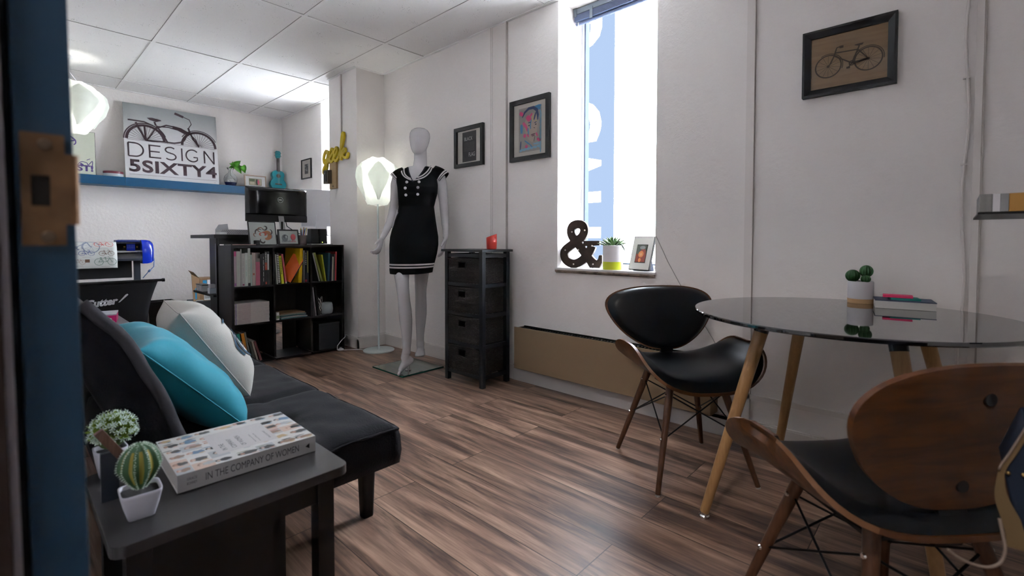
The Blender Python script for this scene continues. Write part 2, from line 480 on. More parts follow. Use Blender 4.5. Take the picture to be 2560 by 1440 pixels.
# windows -----------------------------------------------------------
M_glass = mat('window_glass', (1, 1, 1), .0, trans=1, ior=1.02, spec=.2)
M_alu = mat('grey_window_frame', (.20, .26, .36), .4, metal=.3)
M_aluw = mat('white_window_frame', (.7, .72, .76), .4)
GX = 2.662
def window(name, y0, y1, z0, z1):
    o = thing(name, '', ''); del o['label'], o['category']; struct(o)
    mb = MB(); t = .022
    mb.box(GX-.02, GX+.02, y1-t, y1, z0, z1); mb.box(GX-.02, GX+.02, y0, y0+t, z0, z1)
    mb.box(GX-.02, GX+.02, y0+t, y1-t, z0, z0+.035); mb.box(GX-.02, GX+.02, y0+t, y1-t, z1-t, z1)
    mb.build('window_frame', M_aluw, o)
    mb = MB(); t2 = .010
    mb.box(GX-.024, GX+.018, y1-t-t2, y1-t, z0+.035, z1-t); mb.box(GX-.024, GX+.018, y0+t, y0+t+t2, z0+.035, z1-t)
    mb.box(GX-.024, GX+.018, y0+t, y1-t, z0+.035, z0+.035+.008)
    mb.build('window_gasket', mat('dark_gasket', (.03, .05, .09), .5), o)
    MB().box(GX-.002, GX+.002, y0+t, y1-t, z0+.035, z1-t).build('pane', M_glass, o)
    return o
wd1 = window('window_1', *W1, WZ, CZ-.005)
wd2 = window('window_2', *W2, WZ, CZ-.005)
# tiled sills with a rolled, chipped edge
M_sill = mat('sill_tile', (.62, .60, .60), .35)
M_silledge = mat('sill_tile_edge', (.20, .15, .12), .5, var=(18, .7))
for wn, (a, b) in ((wd1, W1), (wd2, W2)):
    mid = a+(b-a)*.53
    mb = MB()
    mb.box(WX-.018, GX-.025, a-.008, mid-.0015, WZ, WZ+.013, bev=.003); mb.box(WX-.018, GX-.025, mid+.0015, b+.008, WZ, WZ+.013, bev=.003)
    mb.build('window_sill', M_sill, wn)
    mb = MB()
    mb.cyl((WX-.014, a-.004, WZ-.006), (WX-.014, mid-.002, WZ-.006), .008, n=12); mb.cyl((WX-.014, mid+.002, WZ-.006), (WX-.014, b+.004, WZ-.006), .008, n=12)
    mb.box(WX-.014, WX-.0005, a, mid-.002, WZ-.018, WZ-.001); mb.box(WX-.014, WX-.0005, mid+.002, b, WZ-.018, WZ-.001)
    mb.build('sill_edge', M_silledge, wn)
# outdoor ground, pale and bright below the window
struct(MB().box(2.9, 30, -25, 30, -3.2, -3.1).build('ground', mat('pale_pavement', (.6, .6, .58), .9)))

# door frame at the left edge of the picture --------------------------------
fr = thing('door_1', '', ''); del fr['label'], fr['category']; struct(fr)
M_jamb = mat('blue_jamb_paint', (.008, .040, .085), .42)
lean = .010
def jamb(x0, x1, y0, y1, name, m, z1=2.1):
    k = lean
    return MB().hexa([(x0+k, y0, 0), (x1+k, y0, 0), (x1+k, y1, 0), (x0+k, y1, 0), (x0-k*1.2, y0, z1), (x1-k*1.2, y0, z1), (x1-k*1.2, y1, z1), (x0-k*1.2, y1, z1)], bev=.0015).build(name, m, fr)
JY = .50
jamb(.008, .0400, JY, JY+.058, 'jamb', M_jamb)
jamb(-.0010, .0035, JY-.003, JY+.055, 'weather_strip', mat('grey_strip', (.30, .27, .30), .5))
jamb(.0035, .0080, JY+.012, JY+.055, 'jamb_rebate', mat('dark_rebate', (.02, .022, .028), .6))
jamb(-.170, -.001, JY-.012, JY+.055, 'door_stop', mat('dark_brown_jamb', (.022, .012, .010), .5))
MB().box(-.17, .04, -.36, .56, 2.101, 2.14).build('head_jamb', M_jamb, fr)
MB().box(-.17, .04, -.37, -.34, 0, 2.10).build('jamb', M_jamb, fr)
# strike plate
sp = thing('strike_plate', '', ''); del sp['label'], sp['category']; sp.parent = fr
M_brass = mat('worn_bronze_plate', (.165, .095, .050), .42, metal=.75, var=(30, .35))
Fp = frame((0, JY-.0002, 0), (1, 0, 0), (0, 0, 1))
def Fpl(a, b, h=0): return Vector((a, JY-.0012-h, b))
mb = MB()
def plate(mb, x0, x1, z0, z1, y0, y1): mb.box(x0, x1, y0, y1, z0, z1)
ya, yb = JY-.0018, JY+.0006
plate(mb, .0105, .0158, .941, 1.0245, ya, yb); plate(mb, .0262, .0345, .941, 1.0245, ya, yb)
plate(mb, .0158, .0262, .941, .9705, ya, yb); plate(mb, .0158, .0262, .9935, 1.0245, ya, yb)
plate(mb, .0345, .0405, .957, 1.0105, ya, yb)
mb.build('strike_plate_face', M_brass, sp)
mb = MB(); mb.tube([(.0395, JY+.001, z) for z in (.957, .97, .99, 1.0105)], .0032, 10)
mb.build('strike_lip', M_brass, sp)
MB().box(.0158, .0262, JY-.0004, JY+.0005, .9705, .9935).build('latch_hole', mat('hole_dark', (.004, .003, .003), .9), sp)
for z, xx in ((1.0165, .0235), (.9475, .0245)):
    mb = MB(); mb.cyl((xx, ya-.0012, z), (xx, ya, z), .0035, .0042, n=20)
    mb.cyl((xx-.0022, ya-.0014, z), (xx+.0022, ya-.0014, z), .0004, n=6)
    mb.build('screw', mat('plate_screw', (.15, .11, .08), .45, metal=.8), sp)
# ================================================================== futon sofa
SX1, SY0, SY1, SZ = .888, 1.346, 3.04, .345
sofa = thing('futon_sofa', 'black microfibre tufted futon sofa with a reclined back and stubby legs', 'sofa', (.5, 2.2, 0))
sofa_T = Vector((.5, 2.2, 0))
def P(mbo, name, m, parent=sofa, **k): return mbo.build(name, m, parent, **k)
def sh(mb, T):
    for v in mb.bm.verts: v.co -= T
    return mb
# seat: tufted slab
def cushion_grid(nx, ny, fx, fz, edge=.03):
    pass
tufts = [(.64, 1.66), (.42, 1.66), (.64, 2.22), (.42, 2.22), (.64, 2.78), (.42, 2.78)]
seams = [SY0+ (SY1-SY0)*k/3 for k in (1, 2)]
def seat_top(x, y):
    z = SZ
    dx = min(x-.2, SX1-x); dy = min(y-SY0, SY1-y)
    d = min(dx, dy)
    if d < .05: z -= .020*(1-d/.05)**2
    for s_ in seams:
        z -= .020*math.exp(-((y-s_)/.022)**2)
    z -= .006*math.exp(-((x-.66)/.02)**2)
    for tx, ty in tufts:
        r = math.hypot(x-tx, y-ty); z -= .030*math.exp(-(r/.030)**2)+.008*math.exp(-(r/.09)**2)
    z += .005*noise.noise(Vector((x*6, y*6, 0)))+.0035*noise.noise(Vector((x*15+y*9, y*15-x*8, 3)))
    for tx, ty in tufts:
        r = math.hypot(x-tx, y-ty); z += .0035*math.exp(-(r/.11)**2)*math.sin(7*math.atan2(y-ty, x-tx)+tx*9)
    return z
mb = MB(); nx, ny = 40, 96; G = []
for i in range(nx+1):
    row = []
    for j in range(ny+1):
        x = .22+(SX1-.22)*i/nx; y = SY0+(SY1-SY0)*j/ny
        row.append(mb.bm.verts.new((x, y, seat_top(x, y))))
    G.append(row)
for i in range(nx):
    for j in range(ny): mb._f([G[i][j], G[i+1][j], G[i+1][j+1], G[i][j+1]])
# skirt
loop = [G[i][0] for i in range(nx+1)]+[G[nx][j] for j in range(1, ny+1)]+[G[i][ny] for i in range(nx-1, -1, -1)]+[G[0][j] for j in range(ny-1, 0, -1)]
prev = loop
zb = .205
for k, (dz, out) in enumerate(((.025, .006), (.075, .009), (.125, .004), (None, -.002))):
    cur = []
    for v in loop:
        cx, cy = .555, (SY0+SY1)/2
        ox = out if v.co.x > SX1-.001 else (-out if v.co.x < .221 else 0)
        oy = out if v.co.y > SY1-.001 else (-out if v.co.y < SY0+.001 else 0)
        z = v.co.z-dz if dz else zb
        cur.append(mb.bm.verts.new((v.co.x+ox, v.co.y+oy, max(zb, z))))
    for i in range(len(loop)):
        j = (i+1) % len(loop); mb._f([prev[i], cur[i], cur[j], prev[j]])
    prev = cur
f = mb._f(prev[::-1])
P(sh(mb, sofa_T), 'seat', M_blackfab, smooth=True)
# piping along the seat rim
mb = MB()
rim = [(SX1+.002, SY0-.002), (SX1+.002, SY1)]
pts = [(.22+(SX1-.22)*i/20, SY0-.003, seat_top(.22+(SX1-.22)*i/20, SY0)-.004) for i in range(21)]
pts += [(SX1+.004, SY0+(SY1-SY0)*i/60, seat_top(SX1, SY0+(SY1-SY0)*i/60)-.004) for i in range(1, 61)]
mb.tube(pts, .0045, 6)
P(sh(mb, sofa_T), 'piping', M_blackfab, smooth=True)
# back cushion: leaning slab with rounded edges; local frame u = up the back, n = front normal
bcurve = [Vector((x, 0, z)) for x, z in ((.345, .335), (.312, .43), (.286, .50), (.262, .568), (.247, .608), (.230, .646), (.215, .684), (.199, .715), (.180, .745), (.154, .776), (.128, .812), (.100, .838))]
bl_ = [0]
for p_, q_ in zip(bcurve, bcurve[1:]): bl_.append(bl_[-1]+(q_-p_).length)
L = bl_[-1]; th = .105
def bpos(s1):
    """front line of the reclined back: point and outward normal at arc length s1"""
    s1 = max(0, min(L-1e-6, s1))
    for i in range(len(bl_)-1):
        if s1 <= bl_[i+1]: break
    t_ = (s1-bl_[i])/(bl_[i+1]-bl_[i]); p_ = bcurve[i].lerp(bcurve[i+1], t_)
    a_, b_ = bcurve[max(0, i-1)], bcurve[min(len(bcurve)-1, i+2)]; d_ = (b_-a_).normalized()
    return p_, Vector((d_.z, 0, -d_.x))
mb = MB(); rings = []
ny = 90
prof0 = []
def back_prof(y):
    # outline in (s along u, t thickness) going round; puffed
    e = min(y-SY0, SY1-y); k = 1-.55*(1-min(1, e/.035))**2
    out = []
    seam = 1-.22*max(math.exp(-((y-s_)/.028)**2) for s_ in seams)
    n = 44
    for i in range(n):
        t = 2*PI*i/n; c, s_ = math.cos(t), math.sin(t)
        a = math.copysign(abs(c)**.36, c); b = math.copysign(abs(s_)**.36, s_)
        s1 = L/2+a*(L/2)*(1-.03*(1-k)); tt = b*th/2*k*(1+.10*math.cos(a*2.6))*seam
        for ty in (1.63, 2.2, 2.77):
            if b > 0: tt -= .028*math.exp(-(((y-ty)**2+(s1-.27)**2))/.0012)
        p_, n_ = bpos(s1); out.append(p_+n_*(tt-th/2)+Vector((0, y, 0)))
    return out
for j in range(ny+1):
    t = j/ny; y = SY0+(SY1-SY0)*t
    rings.append(back_prof(y))
mb.loft(rings)
P(sh(mb, sofa_T), 'backrest', M_blackfab, smooth=True)
mb = MB()
pts = []
for i in range(30):
    s1 = .03+(L-.06)*i/29; wob = .0015*math.sin(i*.6)
    p_, n_ = bpos(s1); pts.append(p_+n_*(-.010+wob)+Vector((0, SY0+.004, 0)))
mb.tube(pts, .013, 10)
P(sh(mb, sofa_T), 'back_piping', mat('lit_piping_cloth', (.028, .025, .030), .85, bump=(160, .4)), smooth=True)  # thick grey piping: its paler colour paints in light on the cushion front
# underframe and legs
mb = MB(); mb.box(.20, SX1-.05, SY0+.05, SY1-.05, .180, .207); P(sh(mb, sofa_T), 'frame', M_black)
for x, y in ((.838, 1.462), (.838, 2.93), (.26, 1.462), (.26, 2.93)):
    mb = MB(); r0, r1 = .026, .0185
    mb.loft([[(x+a*r, y+b*r, z) for a, b in superell(24, 4, 1, 1)] for r, z in ((r1, 0), (r1+.001, .004), (r0, .20), (r0, .206))])
    P(sh(mb, sofa_T), 'leg', M_black, smooth=False, bev=0)

# ------------------------------------------------------------------ cushions on the sofa
def pillow(name, size, thick, M, m, mseam, label, cat, wrinkle=.006, seed=0, group=None):
    """square scatter cushion with pulled corners and a seam; M: local->world, local x,y in the plane, z thickness"""
    n = 36; mb = MB(); top = []; bot = []
    def shape(a, b, s_):
        # a,b in -1..1 ; sides pulled in between corners
        k = 1-.11*(1-b*b)*abs(a)**3; kb = 1-.11*(1-a*a)*abs(b)**3
        x = a*size/2*k; y = b*size/2*kb
        e = (1-a**4)*(1-b**4)
        z = s_*thick/2*max(0, e)**.50
        w = wrinkle*noise.noise(Vector((a*2.6+seed, b*2.6, s_*3+seed)))*min(1, e*3)
        w2 = wrinkle*1.1*math.sin(7*math.atan2(abs(b), abs(a))*2+seed)*((abs(a)*abs(b))**1.6)*min(1, e*6)
        return M @ Vector((x, y, z+w+w2))
    for i in range(n+1):
        rt_, rb = [], []
        for j in range(n+1):
            a = -1+2*i/n; b = -1+2*j/n
            a = math.sin(a*PI/2); b = math.sin(b*PI/2)
            edge = i in (0, n) or j in (0, n)
            vt = mb.bm.verts.new(shape(a, b, 1)); rt_.append(vt)
            rb.append(vt if edge else mb.bm.verts.new(shape(a, b, -1)))
        top.append(rt_); bot.append(rb)
    for i in range(n):
        for j in range(n):
            mb._f([top[i][j], top[i+1][j], top[i+1][j+1], top[i][j+1]])
            mb._f([bot[i][j+1], bot[i+1][j+1], bot[i+1][j], bot[i][j]])
    o = mb.build(name, m, None, smooth=True)
    tag(o, label, cat, group)
    # seam cord
    pts = []
    for i in range(n+1): pts.append(shape(math.sin((-1+2*i/n)*PI/2), -1, 1))
    for i in range(1, n+1): pts.append(shape(1, math.sin((-1+2*i/n)*PI/2), 1))
    for i in range(1, n+1): pts.append(shape(-math.sin((-1+2*i/n)*PI/2), 1, 1))
    for i in range(1, n): pts.append(shape(-1, -math.sin((-1+2*i/n)*PI/2), 1))
    mb = MB(); mb.tube(pts, .0022, 6, closed=True); mb.build('seam', mseam, o, smooth=True)
    return o, shape
def basis(c, nrm_, up_):
    n_ = Vector(nrm_).normalized(); x = Vector(up_).cross(n_).normalized(); y = n_.cross(x)
    Mx = Matrix((x, y, n_)).transposed().to_4x4(); Mx.translation = Vector(c); return Mx
M_teal = mat('teal_cotton', (.0, .22, .30), .7, bump=(60, .25), sheen=.2)
M_canvas = mat('natural_canvas', (.38, .36, .33), .85, bump=(240, .25))
def basis2(c, u_, v_):
    u_ = Vector(u_).normalized(); v_ = Vector(v_); v_ = (v_-u_*v_.dot(u_)).normalized(); n_ = u_.cross(v_)
    Mx = Matrix((u_, v_, n_)).transposed().to_4x4(); Mx.translation = Vector(c); return Mx
# x axis runs away along the sofa, y axis up the leaning cushion, z axis out of the front face
Mt = basis2((.392, 1.865, .500), (0, 1, .05), (-.213, -.13, .225))
teal, _ = pillow('throw_pillow', .41, .17, Mt, M_teal, M_teal,
                 'plain turquoise square cushion nearest the front end of the black sofa', 'pillow', seed=2.3, wrinkle=.009)
McR = basis2((.540, 2.150, .528), (.08, 1, .02), (-.206, -.06, .31))
canvas, cshape = pillow('throw_pillow', .40, .195, McR, M_canvas, mat('canvas_seam', (.36, .34, .31), .9),
                 'off-white canvas cushion printed with a navy bicycle wheel, behind the turquoise one', 'pillow', seed=5.1, wrinkle=.005)
# navy bicycle wheel print following the cushion surface
M_navy = mat('navy_print', (.014, .040, .075), .8)
inv = McR.inverted()
def Fc(a, b, h=0):
    # a,b metres from the cushion centre -> param by numeric inversion (small correction only)
    p = cshape(a/.200, b/.200, 1); q = inv @ p
    p = cshape(a/.200+(a-q.x)/.200, b/.200+(b-q.y)/.200, 1)
    return p+(McR.to_3x3() @ Vector((0, 0, 1)))*(.0045+h)
def sub(pts, k=6):
    out = []
    for p, q in zip(pts, pts[1:]): out += [(p[0]+(q[0]-p[0])*i/k, p[1]+(q[1]-p[1])*i/k) for i in range(k)]
    return out+[pts[-1]]
mb = MB(); wc = (-.078, -.045); wr = .066
mb.ring(wc, wr, .008, Fc, n=70)
mb.ring(wc, wr+.015, .008, Fc, n=40, a0=R(80), a1=R(200))
for k in range(16):
    a = 2*PI*k/16+.1; mb.ribbon(sub([(wc[0]+.012*math.cos(a), wc[1]+.012*math.sin(a)), (wc[0]+wr*math.cos(a), wc[1]+wr*math.sin(a))]), .0022, Fc)
mb.disc(wc, .014, Fc)
mb.ribbon(sub([wc, (wc[0]-.02, wc[1]-.078)]), .007, Fc); mb.ribbon(sub([wc, (wc[0]+.030, wc[1]+.13)]), .008, Fc)
mb.ribbon(sub([(wc[0]-.060, wc[1]+.120), (wc[0]+.03, wc[1]+.125)]), .010, Fc)

mb.build('printed_wheel', M_navy, canvas)

# ================================================================== side table, book, small plants
TZ = .45
st = thing('side_table', 'black side table with rounded corners in front of the sofa end, holding a thick book', 'side table', (.31, 1.15, 0))
stT = Vector((.31, 1.15, 0))
x0, x1, y0, y1 = .108, .517, .972, 1.325
rr = .022
outl = []
for cx, cy, a0 in ((x1-rr, y0+rr, -90), (x1-rr, y1-rr, 0), (x0+rr, y1-rr, 90), (x0+rr, y0+rr, 180)):
    for k in range(7): a = R(a0+15*k); outl.append((cx+rr*math.cos(a), cy+rr*math.sin(a)))
Fz = lambda a, b, h=0: Vector((a, b, h))
M_tabletop = mat('black_table_top', (.026, .024, .025), .32, bump=(8, .02))
P(sh(MB().prism(outl, Fz, TZ-.020, TZ), stT), 'tabletop', M_tabletop, st, bev=.0015)
mb = MB()
for a in (x0+.03, x1-.075):
    pass
for a, b in ((x0+.022, y0+.022), (x1-.062, y0+.022), (x0+.022, y1-.062), (x1-.062, y1-.062)):
    P(sh(MB().box(a, a+.036, b, b+.036, 0, TZ-.0205), stT), 'leg', M_black, st, bev=.001)
P(sh(MB().box(x0+.058, x1-.062, y0+.030, y0+.046, TZ-.075, TZ-.0205).box(x0+.058, x1-.062, y1-.046, y1-.030, TZ-.075, TZ-.0205).box(x0+.028, x0+.044, y0+.058, y1-.062, TZ-.075, TZ-.0205).box(x1-.05, x1-.034, y0+.058, y1-.062, TZ-.075, TZ-.0205), stT), 'apron', M_black, st)
P(sh(MB().box(x0+.058, x0+.262, y0+.048, y0+.060, .03, TZ-.0755), stT), 'side_panel', M_black, st)
P(sh(MB().box(x0+.058, x1-.062, y0+.06, y1-.06, .05, .066), stT), 'shelf', M_black, st)

# the book
BX0, BX1, BY0, BY1, BZ0, BH = .224, .494, 1.098, 1.320, TZ+.0005, .036
bk = thing('book', 'thick white paperback with a photo-collage cover lying on the black side table', 'book', (.36, 1.2, TZ))
bT = Vector((.36, 1.2, TZ))
rotb = Matrix.Translation(Vector((BX0, BY0, 0))) @ Matrix.Rotation(R(-1.6), 4, 'Z') @ Matrix.Translation(Vector((-BX0, -BY0, 0)))
def bb(mb):
    for v in mb.bm.verts: v.co = rotb @ v.co-bT
    return mb
M_cover = mat('white_cover', (.44, .42, .42), .35)
P(bb(MB().box(BX0, BX1, BY0, BY0+.0012, BZ0, BZ0+BH).box(BX0, BX1, BY0, BY1, BZ0, BZ0+.0012).box(BX0, BX1, BY0, BY1, BZ0+BH-.0012, BZ0+BH)), 'cover', M_cover, bk)
P(bb(MB().box(BX0+.0015, BX1-.0015, BY0+.0014, BY1-.001, BZ0+.0014, BZ0+BH-.0014)), 'pages', mat('page_block', (.50, .47, .44), .8, bump=(400, .3)), bk)
Fs = lambda a, b, h=0: (rotb @ Vector((BX0+a, BY0-h, BZ0+b)))-bT
Ft = lambda a, b, h=0: (rotb @ Vector((BX0+a, BY0+b, BZ0+BH+h)))-bT
M_txt = mat('grey_ink', (.055, .05, .055), .6)
text_part('spine_title', 'IN THE COMPANY OF WOMEN', Fs, (.048, .011, .232, .026), M_txt, bk, .0003, bold=0)
text_part('spine_author', 'GRACE', Fs, (.016, .021, .033, .026), M_txt, bk, .0003); text_part('spine_author', 'BONNEY', Fs, (.016, .012, .033, .017), M_txt, bk, .0003)
mb = MB(); mb.poly([(.247, .017), (.256, .011), (.256, .023)], Fs, .0003); mb.build('publisher_mark', mat('black_ink', (.01, .01, .01), .6), bk)
# cover collage: portraits as simple patches round a white title panel
random.seed(12)
cols = [tuple(.68*v for v in c) for c in [(.55, .30, .20), (.72, .52, .42), (.06, .055, .06), (.50, .52, .55), (.75, .73, .70), (.14, .26, .42), (.60, .42, .20), (.30, .33, .20), (.70, .20, .12), (.02, .02, .025), (.78, .77, .75), (.35, .22, .15)]]
cm = [mat('collage_tone_%d' % i, c, .35) for i, c in enumerate(cols)]
mb = MB()
def blob(cx, cy, ra, rb, h, n=13, jag=.28):
    mb.poly([(min(.2695, max(.0005, cx+ra*(1+random.uniform(-jag, jag))*math.cos(2*PI*i/n))), min(.2215, max(.0005, cy+rb*(1+random.uniform(-jag, jag))*math.sin(2*PI*i/n)))) for i in range(n)], Ft, h)
mb.use(cm[10]); mb.rect(0, 0, .270, .222, Ft, .0001)
xs_ = [0, .030, .068, .104, .150, .186, .226, .270]; ys_ = [0, .036, .076, .112, .148, .188, .222]; lay = .0002
for i in range(7):
    for j in range(6):
        a0_, a1_, b0_, b1_ = xs_[i], xs_[i+1], ys_[j], ys_[j+1]; cw, ch = a1_-a0_, b1_-b0_; lay += .0000035
        mb.use(cm[random.choice((4, 10, 10, 3, 4, 10, 1))]); mb.rect(a0_, b0_, a1_-.0006, b1_-.0006, Ft, lay)
        cx, cy = a0_+cw*random.uniform(.40, .62), b0_+ch*random.uniform(.4, .6)
        mb.use(cm[random.choice((2, 5, 9, 6, 9, 11, 3, 2))]); blob(cx+cw*.12, cy, cw*.36, ch*.24, lay+.0001)
        mb.use(cm[random.choice((2, 9, 11, 0))]); blob(cx-cw*.24, cy+ch*.04, cw*.15, ch*.17, lay+.00015)
        mb.use(cm[random.choice((0, 1, 1))]); blob(cx-cw*.20, cy, cw*.10, ch*.12, lay+.0002, 10, .1)
        mb.use(cm[random.choice((1, 0, 5, 6, 3))]); blob(cx+cw*.30, cy-ch*.25, cw*.16, ch*.07, lay+.00022)
        if random.random() < .6: mb.use(cm[random.choice((2, 7, 8, 5, 9))]); blob(cx+random.uniform(-.3, .3)*cw, cy+ch*.34, cw*.30, ch*.06, lay+.00024)
mb.build('cover_photos', None, bk)
MB().rect(.082, .046, .204, .180, Ft, .0008).build('title_panel', M_cover, bk)
Ftt = lambda a, b, h=0: Ft(.082+b, .180-a, h)    # lettering runs across the cover, read from the left end
for i, (t_, bx) in enumerate((('IN THE', (.082, .014)), ('COMPANY', (.062, .033)), ('OF WOMEN', (.052, .052)), ('Inspiration and Advice', (.050, .073)), ('from over 100 Makers, Artists', (.044, .082)), ('GRACE BONNEY', (.052, .104)))):
    big = i < 3
    b0 = bx[1]-.004; ln = {0: .040, 1: .060, 2: .066}.get(i, .055)
    Fq = lambda a, b, h=0, b0=b0: Ft(.082+b0+b, .180-.010-a, h)
    # columns of text run along -y of the cover
    text_part('cover_title', t_, lambda a, b, h=0, b0=b0: Ft(.082+b0-b+.012, .062+a, h), (0, 0, ln, .0095 if big else .004), M_txt, bk, .0010)

# square white pots ------------------------------------------------
M_pot = mat('white_ceramic', (.50, .49, .55), .28)
M_soil = mat('dark_gravel', (.05, .048, .05), .9, bump=(300, .8, .003))
def square_pot(t, w0, w1, h, parent_mat=M_pot):
    mb = MB()
    def ring(w_, z, q=6): return [(a*w_, b*w_, z) for a, b in superell(40, q, 1, 1)]
    hw0, hw1 = w0/2, w1/2
    mb.loft([ring(hw0*.96, 0), ring(hw0, .002), ring(hw0+(hw1-hw0)*.6, h*.5), ring(hw1, h*.9), ring(hw1*1.02, h), ring(hw1*.93, h), ring(hw1*.90, h*.85)], True, False)
    mb.build('pot', parent_mat, t, smooth=True)
    mb = MB(); mb.loft([ring(hw1*.91, h*.85), ring(hw1*.02, h*.87)], False, True); mb.build('soil', M_soil, t)
M_cactus = mat('ribbed_cactus_green', (.030, .085, .030), .55)
M_cactusy = mat('cactus_yellow_flank', (.22, .17, .015), .6)
M_spine = mat('white_spines', (.62, .72, .62), .8)
cact = thing('potted_cactus', 'round artificial cactus with white-spined ribs in a square white pot at the table corner', 'plant', (.162, 1.066, TZ+.0005), R(-3))
square_pot(cact, .040, .060, .048)
def ribbed_ball(mb, c, rx, rz, ribs=10, depth=.12, n=14, seg=80, pear=0):
    rings = []
    for i in range(n+1):
        ph = PI*i/n; rings.append([])
        for j in range(seg):
            th_ = 2*PI*j/seg; k = 1-depth*(.5-.5*math.cos(ribs*th_))**1.0*math.sin(ph)**.5
            rr_ = rx*math.sin(ph)*k*(1-pear*math.cos(PI-ph)*0)
            z = -math.cos(ph)*rz
            if pear and z < 0: rr_ *= 1-pear*(-z/rz)
            rings[-1].append((c[0]+max(rr_, .0002)*math.cos(th_), c[1]+max(rr_, .0002)*math.sin(th_), c[2]+z))
    return mb.loft(rings)
cc = (0, .002, .087); crx, crz = .0325, .042
mb = MB(); mb.use(M_cactus); mb.use(M_cactusy); mb.mi = 0
ribbed_ball(mb, cc, crx, crz, 10, .16, 18, 100, pear=.45)
for f in mb.bm.faces:
    c_ = f.calc_center_median(); a = math.atan2(c_.y, c_.x); 
    if math.cos(10*a) < -.15 and c_.z > .058 and c_.z < .118: f.material_index = 1
body = mb.build('cactus_body', None, cact, smooth=True)
mb = MB()
for k in range(10):
    a = 2*PI*k/10
    for i in range(26):
        ph = PI*(.06+.80*i/25); z = -math.cos(PI-ph)*0-math.cos(ph)*crz
        zz = -math.cos(ph)*crz*-1
        zz = math.cos(ph)*crz
        rr_ = crx*math.sin(ph)
        if zz < 0: rr_ *= 1-.45*(-zz/crz)
        p = Vector((cc[0]+rr_*math.cos(a), cc[1]+rr_*math.sin(a), cc[2]+zz))
        for q in range(5):
            d = Vector((math.cos(a)+random.uniform(-.9, .9), math.sin(a)+random.uniform(-.9, .9), random.uniform(-.8, .9))).normalized()*.0036
            s_ = d.orthogonal().normalized()*.0005
            mb.poly([0, 1, 2], lambda i_, b_=0, h_=0: None) if False else mb._f([mb.bm.verts.new(p-s_), mb.bm.verts.new(p+s_), mb.bm.verts.new(p+d)])
mb.build('spines', M_spine, cact)['kind'] = 'stuff'
# flowering plant behind
fl = thing('potted_plant', 'small artificial plant with white-tipped green florets in a square white pot', 'plant', (.147, 1.285, TZ+.0005), R(4))
square_pot(fl, .036, .052, .062)
mb = MB(); mb.use(mat('floret_green', (.20, .30, .02), .6)); mb.use(mat('floret_tip', (.46, .56, .47), .7)); mb.mi = 0
random.seed(4)
for k in range(230):
    z = random.uniform(-.35, 1); a = random.uniform(0, 2*PI); r_ = math.sqrt(1-z*z)
    d = Vector((r_*math.cos(a), r_*math.sin(a), z*.95)); c0 = Vector((.004, 0, .096))
    rad = .039*random.uniform(.85, 1.12); p = c0+d*rad
    s_ = d.orthogonal().normalized(); t_ = d.cross(s_)
    mb.mi = 0
    base = c0+d*rad*.45
    for q in range(2):
        o_ = (s_ if q else t_)*.0035
        mb._f([mb.bm.verts.new(base), mb.bm.verts.new(p-o_-d*.004), mb.bm.verts.new(p+d*.001), mb.bm.verts.new(p+o_-d*.004)])
    mb.mi = 1
    for q in range(5):
        a2 = 2*PI*q/5; e = (s_*math.cos(a2)+t_*math.sin(a2)); f_ = d.cross(e)
        mb._f([mb.bm.verts.new(p), mb.bm.verts.new(p+e*.004+f_*.0012+d*.002), mb.bm.verts.new(p+e*.0062+d*.003), mb.bm.verts.new(p+e*.004-f_*.0012+d*.002)])
mb.build('florets', None, fl)['kind'] = 'stuff'
mb = MB(); mb.sphere((.002, 0, .082), .024, 8); mb.build('foliage_core', mat('floret_dark', (.05, .08, .015), .8), fl)
# display stand: dark upright slab with a walnut clip strip leaning across it
stn = thing('card_holder', 'dark upright slab with a slanting walnut strip standing between the two small plants', 'ornament', (.132, 1.168, TZ+.0005), R(0))
mb = MB(); mb.box(-.0135, .0135, -.006, .006, 0, .092, bev=.002); mb.build('slab', mat('slate_slab', (.014, .017, .024), .4), stn)
Tm = Matrix.Translation(Vector((.004, -.013, .104))) @ Matrix.Rotation(R(-30), 4, 'Y') @ Matrix.Rotation(R(10), 4, 'X')
mb = MB(); mb.box(-.0075, .0075, -.004, .004, -.046, .044, Tm, bev=.0012)
mb.build('wooden_strip', wood_mat('walnut_strip', (.16, .085, .055), (.08, .035, .025), scale=(60, 60, 9), rough=.45), stn)
# ================================================================== round table
TC = Vector((1.893, .266, 0)); TT = .707; TR = .457
tb = thing('round_table', 'round black glass table on four splayed beech legs by the window wall', 'table', TC)
mb = MB()
mb.lathe([(0, TT-.013), (TR-.003, TT-.013), (TR, TT-.010), (TR, TT-.003), (TR-.002, TT), (0, TT)], n=128)
mb.build('glass_top', mat('black_glass', (.006, .006, .007), .035, spec=.9, ior=1.52, coat=.4), tb, smooth=False)
smooth_angle(tb.children[0], 30)
mb = MB()
mb.lathe([(0, TT-.022), (.30, TT-.022), (.33, TT-.017), (.33, TT-.0135), (0, TT-.0135)], n=64)
mb.build('mounting_plate', M_blackmetal, tb)
th0 = 2.24
for k in range(4):
    a = th0+k*PI/2; d = Vector((math.cos(a), math.sin(a), 0))
    top = d*.247+Vector((0, 0, TT-.024)); ft = d*.436
    e = (ft-top).normalized()
    mb = MB(); q0 = top+e*.045
    mb.cyl(q0, ft+Vector((0, 0, .018)), .0215, .0150, 24)
    leg = mb.build('leg', M_beech, tb, smooth=False); smooth_angle(leg)
    mb = MB(); mb.cyl(top-e*.0, q0, .0235, .0225, 24); smooth_angle(mb.build('leg_socket', mat('black_plastic', (.012, .012, .014), .25), leg))
    mb = MB(); mb.lathe([(0, 0), (.0165, 0), (.0175, .004), (.0175, .008), (.0145, .012), (.0145, .022), (0, .022)], ft, 24)
    smooth_angle(mb.build('foot_glide', M_chrome, leg))

